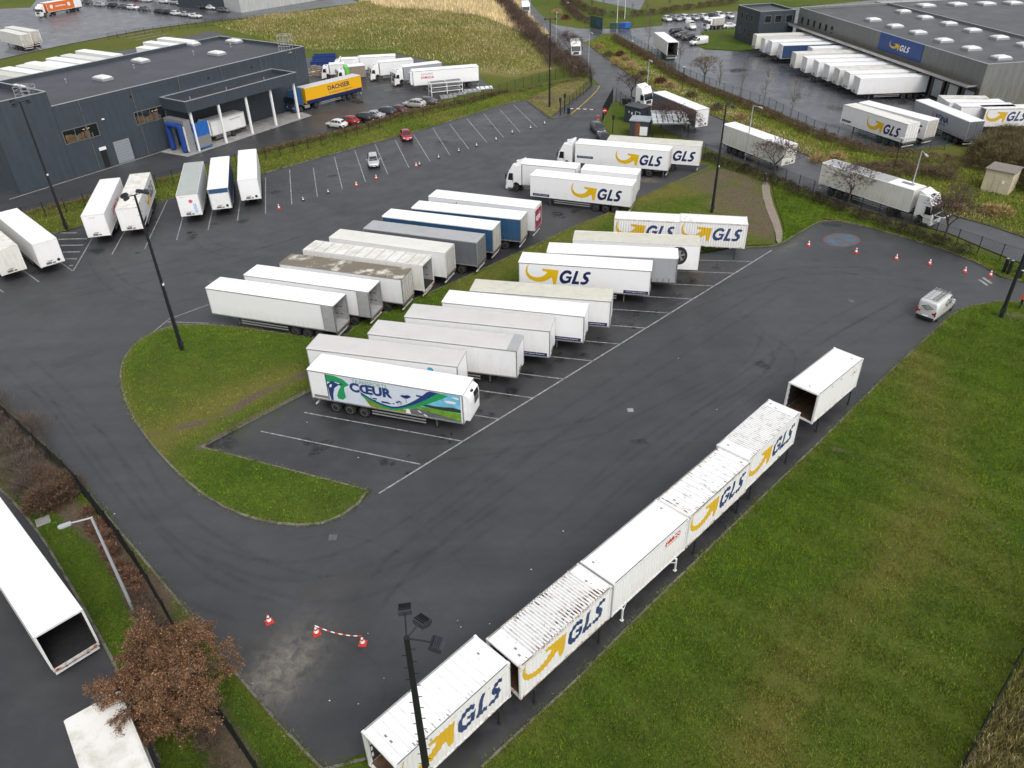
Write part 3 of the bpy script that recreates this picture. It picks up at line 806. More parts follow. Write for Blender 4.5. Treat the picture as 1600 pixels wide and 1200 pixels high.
TK = [[(560, 960), (640, 860), (800, 740), (980, 640), (1150, 560)], [(300, 850), (420, 900), (560, 880), (700, 790), (900, 640), (1100, 520), (1250, 430)], [(200, 700), (250, 800), (360, 880), (500, 930), (640, 900), (800, 790)], [(1185, 520), (1225, 545), (1225, 575), (1190, 610), (1120, 650)], [(1210, 520), (1195, 560), (1150, 600), (1060, 640)],
      [(820, 870), (960, 760), (1090, 660), (1200, 590)], [(60, 470), (200, 440), (400, 400), (600, 330), (780, 270)], [(20, 560), (90, 620), (150, 700), (220, 790)], [(120, 440), (330, 390), (520, 330), (700, 280), (860, 215), (915, 170)], [(40, 600), (110, 700), (210, 830), (310, 930), (420, 960)], [(1240, 410), (1330, 420), (1440, 450), (1540, 450)], [(900, 560), (1080, 470), (1230, 420), (1400, 425)], [(700, 690), (820, 690), (960, 660)], [(560, 700), (690, 710), (800, 690)],
      [(900, 800), (1010, 700), (1130, 620), (1280, 520), (1400, 460)], [(1300, 540), (1370, 500), (1450, 455)], [(150, 400), (170, 440), (230, 470), (330, 460)], [(300, 350), (320, 385), (380, 400), (480, 370)]]
for i, tk in enumerate(TK):
    P = G(tk); d = np.array(P[-1]) - np.array(P[0]); n_ = np.array((-d[1], d[0])) / np.hypot(*d)
    for s in (-1.0, 1.0): film('tyre_track', [tuple(np.array(p) + n_ * s) for p in P], .55, .0105 + .0004 * (i % 6))
for i, tk in enumerate([[(190, 600), (120, 560), (0, 525)], [(0, 590), (110, 640), (180, 690)], [(545, 1180), (620, 1070), (560, 1010), (470, 960)], [(100, 440), (300, 395), (560, 330), (800, 250)], [(1290, 345), (1330, 395), (1390, 440)], [(640, 870), (540, 830), (430, 850)]]):
    film('asphalt_seam', G(tk), .16, .0132)
# paving joints, repair patches, oil drips and shallow puddles
for tk in [[(215, 690), (560, 860), (720, 1000)], [(620, 790), (1000, 560), (1260, 400)], [(700, 860), (1060, 620), (1330, 440)], [(230, 440), (560, 345), (850, 255)], [(60, 520), (240, 470), (420, 400)], [(780, 960), (700, 850), (600, 780)], [(1000, 760), (900, 640), (830, 590)], [(1240, 560), (1120, 450)], [(440, 290), (800, 182)], [(420, 333), (830, 205)]]:
    film('paving_joint', G(tk), .10, .0128)
for (x, y, w, h, a) in [(520, 915, 1.6, 4.5, 20), (1080, 700, 1.2, 3.2, 44), (340, 425, 1.8, 5, -20), (760, 350, 1.5, 4, 12), (1430, 470, 1.4, 3, -10), (120, 560, 1.5, 4.5, 40)]:
    c_ = np.array(g(x, y)); u_ = np.array((math.cos(R(a)), math.sin(R(a)))); v_ = np.array((-u_[1], u_[0]))
    sheet('repair_patch', [tuple(c_ + u_ * h * i + v_ * w * j) for i, j in ((-.5, -.5), (.5, -.5), (.5, .5), (-.5, .5))], .0118, 'asphalt_patch')
def spot(name, c, r, m, z):
    n = 14; rad = [r * random.uniform(.7, 1.25) for _ in range(n)]; me = bpy.data.meshes.new(name)
    ax = random.uniform(.5, 1); th = random.uniform(0, 3.14)
    def P(k, q): a = 2 * math.pi * k / n; x, y = math.cos(a) * q, math.sin(a) * q * ax; return (c[0] + x * math.cos(th) - y * math.sin(th), c[1] + x * math.sin(th) + y * math.cos(th), z)
    vs = [(c[0], c[1], z)] + [P(k, rad[k] * .55) for k in range(n)] + [P(k, rad[k]) for k in range(n)]
    fs = [(0, 1 + k, 1 + (k + 1) % n) for k in range(n)] + [(1 + k, 1 + n + k, 1 + n + (k + 1) % n, 1 + (k + 1) % n) for k in range(n)]
    me.from_pydata(vs, [], fs); me.materials.append(MATS[m]); at = me.attributes.new('edge', 'FLOAT', 'POINT'); at.data.foreach_set('value', np.array([1.0] * (n + 1) + [0.0] * n, np.float32))
    link(name, me)['kind'] = 'structure'
def b_spot(col, rough, lo, hi, amax):
    def f(N, L, b):
        a = mth(N, L, 'MULTIPLY', attr(N, 'edge'), ramp(N, L, noise(N, L, pos(N, L), 1.8, 7, .7), lo, hi, 0, amax))
        b.inputs['Base Color'].default_value = (*col, 1); b.inputs['Roughness'].default_value = rough; L.new(a, b.inputs['Alpha'])
    return f
attr_mat('oil', b_spot((.012, .012, .012), .45, .3, .7, .55)); attr_mat('puddle', b_spot((.03, .03, .032), .06, .40, .56, .7))
rq = random.Random(8)
for p_ in front[:12]:
    for k in range(3): q_ = np.array(g(p_[0] - rq.uniform(10, 60), p_[1] - rq.uniform(0, 14))); spot('oil_stain', q_, rq.uniform(.2, .8), 'oil', .0112)
for px in [(300, 372), (335, 350), (380, 345), (215, 395), (150, 392), (60, 425), (430, 300), (520, 275), (600, 250), (690, 222), (770, 198), (640, 740), (480, 690), (1190, 570), (1000, 690), (860, 930), (880, 340), (900, 330), (760, 620)]:
    spot('oil_stain', g(*px), rq.uniform(.4, 1.3), 'oil', .0116)
for px, r in [((872, 492), 1.3), ((960, 505), 1.0), ((500, 700), 1.4), ((345, 690), 1.5), ((720, 225), 2.2), ((640, 245), 1.8), ((540, 265), 2.0), ((470, 300), 1.6), ((790, 190), 2.2), ((870, 335), 1.4), ((1020, 268), 1.6), ((300, 365), 1.2), ((1300, 352), 1.6), ((1240, 150), 3.5), ((1310, 170), 3), ((1150, 110), 3.5), ((150, 55), 4), ((90, 48), 5), ((1400, 205), 2.5), ((560, 160), 2.5), ((640, 160), 2)]:
    spot('puddle', g(*px), r, 'puddle', .0134)
# drains and access covers
for px, py, s in [(985, 641, .25), (520, 840, .28), (330, 440, .3), (1330, 470, .28), (820, 245, .3)]:
    if s:
        mb = MB(); x, y = g(px, py); mb.box(x - s, x + s, y - s, y + s, .008, .02, 'concrete' if px == 985 else 'chassis_rail'); mb.build('drain_cover')['kind'] = 'structure'
# ================================================================== LETTERING
TXT = {}
def text_polys(s, size=1.0, off=0.0, shear=0.0, spacing=1.0):
    key = (s, size, off, shear, spacing)
    if key in TXT: return TXT[key]
    c = bpy.data.curves.new('text', 'FONT'); c.body = s; c.size = size; c.offset = off; c.shear = shear; c.space_character = spacing
    c.resolution_u = 3
    o = bpy.data.objects.new('text', c)
    me = bpy.data.meshes.new_from_object(o)
    V = np.array([tuple(v.co)[:2] for v in me.vertices]).reshape(-1, 2); Fs = [tuple(p.vertices) for p in me.polygons]
    bpy.data.objects.remove(o); bpy.data.curves.remove(c); bpy.data.meshes.remove(me)
    TXT[key] = (V, Fs)
    return TXT[key]
def put(mb, V, Fs, m, O, U, W, w=None, h=None):
    """flat shape V placed with its lower left corner at O, axes U (right) and W (up); scaled to w x h"""
    V = np.array(V, float); mn = V.min(0); mx = V.max(0); s = mx - mn
    kx = w / s[0] if w else (h / s[1] if h else 1); ky = h / s[1] if h else kx
    O, U, W = Vector(O), Vector(U), Vector(W)
    return mb.add([O + U * ((v[0] - mn[0]) * kx) + W * ((v[1] - mn[1]) * ky) for v in V], Fs, m)
def poly_shape(pts):
    return pts, [tuple(t) for t in tessellate_polygon([[Vector((x, y, 0)) for x, y in pts]])]
ARROW = poly_shape([(0.115, 1.0), (0.03, 0.80), (0.0, 0.55), (0.03, 0.32), (0.12, 0.14), (0.27, 0.03), (0.42, 0.0), (0.55, 0.045), (0.66, 0.13), (0.755, 0.24),
                    (0.80, 0.30), (0.84, -0.06), (0.925, -0.07), (1.0, 0.72), (0.50, 0.77), (0.525, 0.63), (0.66, 0.59), (0.60, 0.44), (0.50, 0.31), (0.38, 0.25),
                    (0.25, 0.26), (0.13, 0.36), (0.065, 0.55), (0.07, 0.78)])
def poly_stroke(pts, w):
    """thick pen stroke of varying width"""
    P = [np.array(p, float) for p in pts]; ws = w if isinstance(w, list) else [w] * len(P)
    A, B = [], []
    for i, p in enumerate(P):
        d = P[min(i + 1, len(P) - 1)] - P[max(i - 1, 0)]; d /= np.hypot(*d); n = np.array((-d[1], d[0])) * ws[i] / 2
        A.append(p + n); B.append(p - n)
    return A + B, [(len(P) + i, len(P) + i + 1, i + 1, i) for i in range(len(P) - 1)]
def gls_letters():
    V, Fs = [], []
    def add(v, f):
        o = len(V); V.extend([tuple(p) for p in v]); Fs.extend([tuple(i + o for i in q) for q in f])
    G_ = [(0.62 + .44 * math.cos(t) * 1.0, 0.5 + .40 * math.sin(t)) for t in np.linspace(R(38), R(318), 16)]
    add(*poly_stroke(G_, [.16] + [.22] * 3 + [.26] * 9 + [.22] * 3))
    add([(0.62, .56), (1.12, .56), (1.06, .08), (.86, .08), (.86, .40), (.62, .40)], [(0, 5, 4, 1), (1, 4, 3, 2)])
    add([(1.30, 1.0), (1.55, 1.0), (1.50, .22), (1.85, .22), (1.85, 0), (1.22, 0)], [(0, 1, 2, 5), (5, 2, 3, 4)])
    S_ = [(2.62, .86), (2.45, .90), (2.27, .87), (2.14, .75), (2.16, .62), (2.29, .52), (2.45, .44), (2.53, .32), (2.46, .18), (2.30, .11), (2.12, .11), (1.97, .15)]
    add(*poly_stroke(S_, [.16, .2, .23, .25, .26, .27, .27, .26, .25, .23, .2, .16]))
    V2 = [(x + .28 * y, y) for x, y in V]
    return V2, Fs
GLS = gls_letters()

def corr_depth(x, p=0.28, d=0.036):
    u = (x % p) / p
    if u < .32: return 0.0
    if u < .5: return d * (u - .32) / .18
    if u < .82: return d
    return d * (1 - (u - .82) / .18)
def conform(me, axis_x, outward, p=0.28):
    """cut a flat print along the corrugations and press it onto them (x along, y depth)"""
    bm = bmesh.new(); bm.from_mesh(me)
    xs = [v.co.x for v in bm.verts]; x0, x1 = min(xs), max(xs)
    k = math.floor(x0 / p)
    while k * p < x1:
        for f in (0, .32, .5, .82):
            c = k * p + f * p
            if x0 < c < x1:
                bmesh.ops.bisect_plane(bm, geom=bm.verts[:] + bm.edges[:] + bm.faces[:], plane_co=(c, 0, 0), plane_no=(1, 0, 0))
        k += 1
    for v in bm.verts: v.co.y -= outward * corr_depth(v.co.x)
    bm.to_mesh(me); bm.free()

# ================================================================== WHEELS
WM = {}
def wheel_meshes(r=.5, w=.3, twin=False, alu=False):
    k = (r, w, twin, alu)
    if k in WM: return WM[k]
    ty = MB()
    for o in ([0.0, -.33] if twin else [0.0]):
        ty.lathe([(r * .60, o - w / 2), (r * .93, o - w / 2), (r, o - w * .38), (r, o + w * .38), (r * .93, o + w / 2), (r * .60, o + w / 2)], 'tyre', 20, 'y')
    rm = MB()
    m = 'rim_alu' if alu else 'rim'
    rm.lathe([(r * .2, w * .05), (r * .58, w * .08), (r * .62, w * .5 + .004), (r * .56, w * .5 + .004), (r * .50, w * .2), (r * .3, w * .16), (r * .26, w * .42), (r * .1, w * .48)], m, 16, 'y')
    for i in range(8):
        t = i * math.pi / 4
        rm.box(math.cos(t) * r * .4 - .018, math.cos(t) * r * .4 + .018, w * .16, w * .28, math.sin(t) * r * .4 - .018, math.sin(t) * r * .4 + .018, 'chassis')
    WM[k] = (ty.mesh('tyre', True), rm.mesh('rim'))
    return WM[k]
def wheel(parent, x, y, r=.5, w=.3, side=-1, twin=False, alu=False):
    """outer face towards side (-1 = -y)"""
    ty, rm = wheel_meshes(r, w, twin, alu)
    o = link('wheel', ty, parent); o.location = (x, y, r)
    if side < 0: o.rotation_euler = (0, 0, math.pi)
    link('rim', rm, o)
    return o

# ================================================================== SEMI-TRAILER
# local frame: x = 0 front wall ... x = L rear doors, y across, z up; origin on the ground under the front wall
def lattice_logo(parent, x0, side, mirror=False, z=1.75, name='logo', s=1.0, W2=1.275, conf=False):
    """GLS arrow and letters on side (-1 / +1); reads left to right seen from outside"""
    U = Vector((1, 0, 0)) if side < 0 else Vector((-1, 0, 0))
    y = side * (W2 + .007)
    wn_ = '_worn' if conf else ''
    a = MB(); put(a, *ARROW, 'logo_yellow' + wn_, (x0, y, z - .22 * s), U, (0, 0, 1), w=3.45 * s, h=2.15 * s)
    l = MB(); put(l, *GLS, 'logo_navy' + wn_, Vector((x0, y, z - .1 * s)) + U * (3.55 * s), U, (0, 0, 1), w=3.2 * s, h=1.55 * s)
    for mb, n in ((a, 'arrow_emblem'), (l, 'lettering')):
        me = mb.mesh(n)
        if conf: conform(me, 0, side)
        link(n, me, parent)
def print_on(parent, s, x0, z, side, m, h, W2=1.275, off=.0, shear=0, name='lettering', w=None, conf=False):
    U = Vector((1, 0, 0)) if side < 0 else Vector((-1, 0, 0))
    mb = MB(); V, Fs = text_polys(s, 1, off, shear)
    put(mb, V, Fs, m, (x0, side * (W2 + .0075), z), U, (0, 0, 1), h=h, w=w)
    me = mb.mesh(name)
    if conf: conform(me, 0, side)
    return link(name, me, parent)
def end_print(parent, s, y0, z, m, h, x=-.011, off=0.0, name='lettering', w=None):
    """on the front wall (facing -x): reads with U = -y"""
    mb = MB(); V, Fs = text_polys(s, 1, off)
    put(mb, V, Fs, m, (x, y0, z), (0, -1, 0), (0, 0, 1), h=h, w=w)
    return link(name, mb.mesh(name), parent)

def slogan(parent, x0, side, w=2.5, z=1.28, W2=1.275):
    U = 1 if side < 0 else -1
    mb = MB(); y = side * (W2 + .006)
    xs = sorted((x0, x0 + U * w))
    mb.add([(xs[0], y, z), (xs[1], y, z), (xs[1], y, z + .34), (xs[0], y, z + .34)], [(0, 1, 2, 3)], 'logo_navy')
    p = mb.build('slogan_band', parent)
    print_on(p, 'Parcel Logistics & Express', x0 + U * w * .1, z + .11, side, 'print_white', .13, W2 + .004, .01, w=w * .8)

def trailer(name, label, pos_, rz, L=13.6, H=4.0, skin='skin_white', roof='roof_white', kind='box', rear='closed', group=None, trim='alu', front=None,
            roofkind='plain', wheels_x=None, legs=True, door='skin_white', swap=False, cat='trailer', floor='interior', sag=0, seed=0):
    t = thing(name, label, cat, (*pos_, 0), rz, group)
    rd = random.Random(seed + hash(label) % 1000 if False else seed)
    W2, zb = 1.275, 1.18
    x0, x1 = 0.0, L
    th = .055
    zr = H - .06
    # side walls
    for s in (-1, 1):
        mb = MB(); y0, y1 = (s * W2, s * (W2 - th)); ya, yb = min(y0, y1), max(y0, y1)
        if kind == 'curtain':
            n = int(L / .3); zs = [zb + .10, zb + .5, H - .6, zr - .12]
            vs, fs = [], []
            for i in range(n + 1):
                x = .12 + (L - .24) * i / n
                for j, z in enumerate(zs):
                    a = .0 if j in (0, 3) else .006 * math.sin(x * 9.1 + s) + .006 * math.sin(x * 3.3 + j * 2 + seed)
                    vs.append((x, s * (W2 - .02 + a), z))
            for i in range(n):
                for j in range(3):
                    k = i * 4 + j; fs.append((k, k + 4, k + 5, k + 1))
            mb.add(vs, fs, skin)
            mb.box(x0 + .1, x1 - .1, *sorted((s * (W2 - .05), s * (W2 - .10))), zb, zr, 'interior')
            mb.build('side_curtain', t, smooth=False)
        else:
            mb.box(x0 + th, x1 - .04, ya, yb, zb + .1, zr - .09, skin)
            if kind == 'ribbed':
                k = .6
                while k < L - .4:
                    mb.box(k, k + .05, *sorted((s * W2, s * (W2 + .015))), zb + .1, zr - .09, skin); k += .62
            mb.build('side_wall', t)
        r = MB(); r.box(x0, x1, *sorted((s * (W2 - th), s * (W2 + .012))), zb - .02, zb + .10, trim if kind != 'curtain' else 'alu')
        r.build('side_rail', t); r = MB()
        r.box(x0, x1, *sorted((s * (W2 - th), s * (W2 + .012))), zr - .09, zr + .008, trim if kind != 'curtain' else 'roof_bright')
        if kind == 'curtain':
            k = .7
            while k < L:   # straps of the curtain
                r.box(k, k + .04, *sorted((s * (W2 - .0), s * (W2 + .022))), zb - .06, zb + .42, 'black'); k += .6
        r.build('side_rail', t)
    # roof
    mb = MB(); n = 28; vs, fs = [], []
    xs = [x0 - .012 + (L + .03) * i / n for i in range(n + 1)]
    for i, x in enumerate(xs):
        for j, y in enumerate((-W2 - .014, -W2 + .10, 0, W2 - .10, W2 + .014)):
            z = H + (0.012 if j == 2 else (0 if j in (1, 3) else -.045))
            if roofkind == 'sag' and j == 2: z -= .05 * (1 + math.sin(i * 1.9 + seed)) * (1 if 0 < i < n else 0)
            if roofkind == 'tarp' and j in (1, 2, 3): z += .018 * math.sin(i * 1.3 + j + seed)
            vs.append((x, y, z))
    for i in range(n):
        for j in range(4):
            k = i * 5 + j; fs.append((k, k + 5, k + 6, k + 1))
    mb.add(vs, fs, roof)
    mb.add([(v[0], v[1], zr + .01) for v in vs if True], [(0, 4, n * 5 + 4, n * 5)], 'interior')
    for a in (0, n * 5): mb.add([vs[a], vs[a + 1], vs[a + 2], vs[a + 3], vs[a + 4], (vs[a][0], W2, zr), (vs[a][0], -W2, zr)], [(0, 1, 2, 3, 4, 5, 6)], roof)
    ro = mb.build('roof', t)
    if roofkind in ('ribs', 'bows'):
        k = 1.2 if roofkind == 'bows' else .6
        st = 1.22 if roofkind == 'bows' else .45
        q = MB()
        while k < L - .3:
            if roofkind == 'bows': q.prism([(-W2 + .04, H - .01), (-W2 + .1, H + .035), (0, H + .045), (W2 - .1, H + .035), (W2 - .04, H - .01)], k, k + .07, 'roof_bow', 'x')
            else: q.box(k, k + .03, -W2 + .05, W2 - .05, H - .02, H + .022, roof)
            k += st
        for s in (-1, 1): q.box(.03, L - .03, *sorted((s * (W2 - .04), s * (W2 + .013))), H - .03, H + .03, trim)
        q.build('roof_bow', ro)
    if roofkind == 'seams':
        q = MB(); k = 1.0
        while k < L - .3: q.box(k, k + .025, -W2 + .06, W2 - .06, H - .01, H + .016, 'roof_bow'); k += 1.22
        q.build('roof_seam', ro)
    for x in (x0, x1 - .07):    # corner frames
        q = MB()
        for s in (-1, 1): q.box(x - .006, x + .07, *sorted((s * (W2 - .10), s * (W2 + .018))), zb - .02, zr, trim)
        q.box(x - .006, x + .07, -W2 + .1, W2 - .1, zr - .10, zr + .004, trim)
        q.build('end_frame', t)
    # front wall
    q = MB(); q.box(x0, x0 + th, -W2 + .10, W2 - .10, zb + .0, zr - .10, skin if kind != 'curtain' else (front or 'frame_white'))
    fwl = q.build('front_wall', t)
    q = MB()
    q.box(-.05, 0, .05, .62, zb + .16, zb + .38, 'alu_dark'); q.box(-.09, 0, -.35, -.05, zb + .20, zb + .27, 'black')
    q.box(-.06, 0, -.12, .45, zb + .5, zb + .54, 'print_grey')
    for y in (.12, .28, .44): q.tube((-.05, y, zb + .27), (-.11, y, zb + .25), .03, .03, 'black', 8)
    q.build('connector_panel', fwl)
    if seed % 2 == 0 and kind != 'reefer':
        q = MB(); q.lathe([(.17, -.012), (.17, -.03), (.12, -.035), (.11, -.02)], 'black', 16, 'x', (0, -.72, zb + .38)); q.build('document_tube', fwl)
    if kind == 'reefer':
        u = MB(); u.prism([(-.42, 1.35), (-.5, 1.6), (-.52, 3.1), (-.44, 3.55), (-.2, 3.78), (0, 3.8), (0, 1.35)], -1.02, 1.02, 'skin_clean', 'y')
        fr = u.build('cooling_unit', t, bevel=.05)
        v = MB(); v.prism([(-.53, 2.45), (-.53, 3.12), (-.455, 3.5), (-.25, 3.7), (-.2, 3.66), (-.44, 3.44), (-.515, 3.1), (-.515, 2.45)], -.85, .1, 'black', 'y')
        for k in range(6): v.box(-.545, -.52, -.8, .05, 2.5 + k * .11, 2.53 + k * .11, 'alu_dark')
        v.tube((-.25, .1, 3.66), (-.25, .1, 3.74), .2, .2, 'black', 14)
        v.build('cooling_grille', fr)
    # floor
    q = MB(); q.box(x0 + .06, x1 - .01, -W2 + th, W2 - th, zb - .02, zb + .06, floor if rear == 'open' else 'chassis'); q.build('floor', t)
    # rear
    zt_ = zr - .11
    if rear == 'closed':
        for s in (-1, 1):
            d = MB(); ya, yb = sorted((s * .012, s * (W2 - .11)))
            d.box(x1 - .05, x1 - .004, ya, yb, zb + .06, zt_, door)
            dd = d.build('rear_door', t)
            b = MB()
            for yy in (.25, .78):
                b.tube((x1 + .02, s * yy, zb + .1), (x1 + .02, s * yy, zt_ - .05), .017, .017, 'alu', 6, False)
                for zz in (zb + .25, zb + 1.0, zt_ - .2): b.box(x1 - .004, x1 + .03, s * yy - .04, s * yy + .04, zz, zz + .05, 'alu')
            for zz in (zb + .3, zb + 1.2, zt_ - .4): b.box(x1 - .003, x1 + .012, *sorted((s * (W2 - .28), s * (W2 - .11))), zz, zz + .06, 'alu_dark')
            b.build('locking_bar', dd)
    else:
        # dim interior: inner skins, load-lashing rails
        ins = MB()
        for s in (-1, 1):
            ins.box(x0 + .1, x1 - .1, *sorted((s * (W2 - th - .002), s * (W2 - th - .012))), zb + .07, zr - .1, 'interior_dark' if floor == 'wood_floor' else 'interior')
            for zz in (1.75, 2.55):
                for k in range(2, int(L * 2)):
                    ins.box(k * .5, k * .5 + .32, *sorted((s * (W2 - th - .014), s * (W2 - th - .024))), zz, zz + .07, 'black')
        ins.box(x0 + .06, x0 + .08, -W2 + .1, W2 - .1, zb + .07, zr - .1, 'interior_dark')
        ins.build('lining', t)
        if rear == 'open':
            for s in (-1, 1):
                d = MB(); d.box(x1 - 1.24, x1 - .02, *sorted((s * (W2 + .03), s * (W2 + .075))), zb + .02, zt_ + .05, 'interior')
                d.box(x1 - 1.26, x1 - .0, *sorted((s * (W2 + .075), s * (W2 + .083))), zb, zb + .05, 'black')
                for xx in (x1 - 1.26, x1 - .04): d.box(xx, xx + .03, *sorted((s * (W2 + .03), s * (W2 + .085))), zb, zt_ + .06, 'alu_dark')
                d.build('rear_door', t)
    # chassis
    if not swap:
        c = MB()
        for s in (-1, 1): c.box(.9, x1 - .1, *sorted((s * .44, s * .56)), .82, zb - .025, 'chassis_rail')
        k = .6
        while k < L - .2: c.box(k, k + .08, -W2 + .06, W2 - .06, 1.02, zb - .026, 'chassis'); k += 1.3
        c.build('chassis', t)
        wx = wheels_x if wheels_x else [L - 4.65, L - 3.34, L - 2.03]
        a = MB()
        for w in wx:
            a.tube((w, -1.0, .5), (w, 1.0, .5), .08, .08, 'chassis', 8)
            for s in (-1, 1): a.box(w - .06, w + .06, s * .5 - .05, s * .5 + .05, .5, .84, 'chassis')
        a.build('axle', t)
        for w in wx:
            for s in (-1, 1):
                wheel(t, w, s * 1.07, .5, .36, s, alu=(kind == 'reefer'))
        for w in wx:
            for s in (-1, 1):
                mgd = MB(); mgd.prism([(w - .6, .82), (w - .5, 1.06), (w, 1.10), (w + .5, 1.06), (w + .6, .82), (w + .57, .82), (w + .48, 1.03), (w, 1.07), (w - .48, 1.03), (w - .57, .82)], *sorted((s * .86, s * 1.25)), 'chassis', 'y'); mgd.build('mudguard', t)
        # side guards
        for s in (-1, 1):
            q = MB(); xa, xb = 3.3, wx[0] - .75
            for zz in (.55, .82): q.box(xa, xb, *sorted((s * 1.2, s * 1.24)), zz, zz + .11, 'guard_rail')
            k = xa + .25
            while k < xb: q.box(k, k + .06, *sorted((s * 1.14, s * 1.2)), .5, zb - .02, 'chassis'); k += 1.35
            q.build('side_guard', t)
        if legs:
            for s in (-1, 1):
                q = MB(); q.box(2.5, 2.66, *sorted((s * .62, s * .78)), .35, zb - .02, 'chassis_rail'); q.box(2.53, 2.63, *sorted((s * .65, s * .75)), .06, .35, 'alu_dark')
                q.box(2.42, 2.74, *sorted((s * .55, s * .85)), 0.012, .06, 'chassis'); q.bar((2.6, s * .7, .8), (3.2, s * .5, 1.08), .06, .06, 'chassis')
                q.build('landing_leg', t)
        # rear underrun bar with lamps
        q = MB(); q.box(x1 - .28, x1 - .18, -1.2, 1.2, .48, .60, 'frame_white')
        for s in (-1, 1):
            q.box(x1 - .3, x1 - .2, s * .6 - .05, s * .6 + .05, .6, 1.0, 'chassis')
        for i in range(8):
            if i in (0, 7) and seed % 3 == 0: q.box(x1 - .178, x1 - .172, -1.2 + i * .3, -.9 + i * .3, .49, .59, 'red')
        ub = q.build('underrun_bar', t)
        q = MB(); q.box(x1 - .16, x1 + .005, -W2 + .02, W2 - .02, .92, zb - .025, 'frame_rust' if skin in ('skin_old', 'skin_cream') else 'chassis_rail')
        q.build('rear_sill', t)
        for s in (-1, 1):
            q = MB(); q.box(x1 + .006, x1 + .03, *sorted((s * .95, s * 1.12)), .98, 1.06, 'lamp_red'); q.box(x1 + .006, x1 + .031, *sorted((s * .85, s * .94)), .98, 1.06, 'lamp_orange'); q.build('tail_lamp', t)
    return t

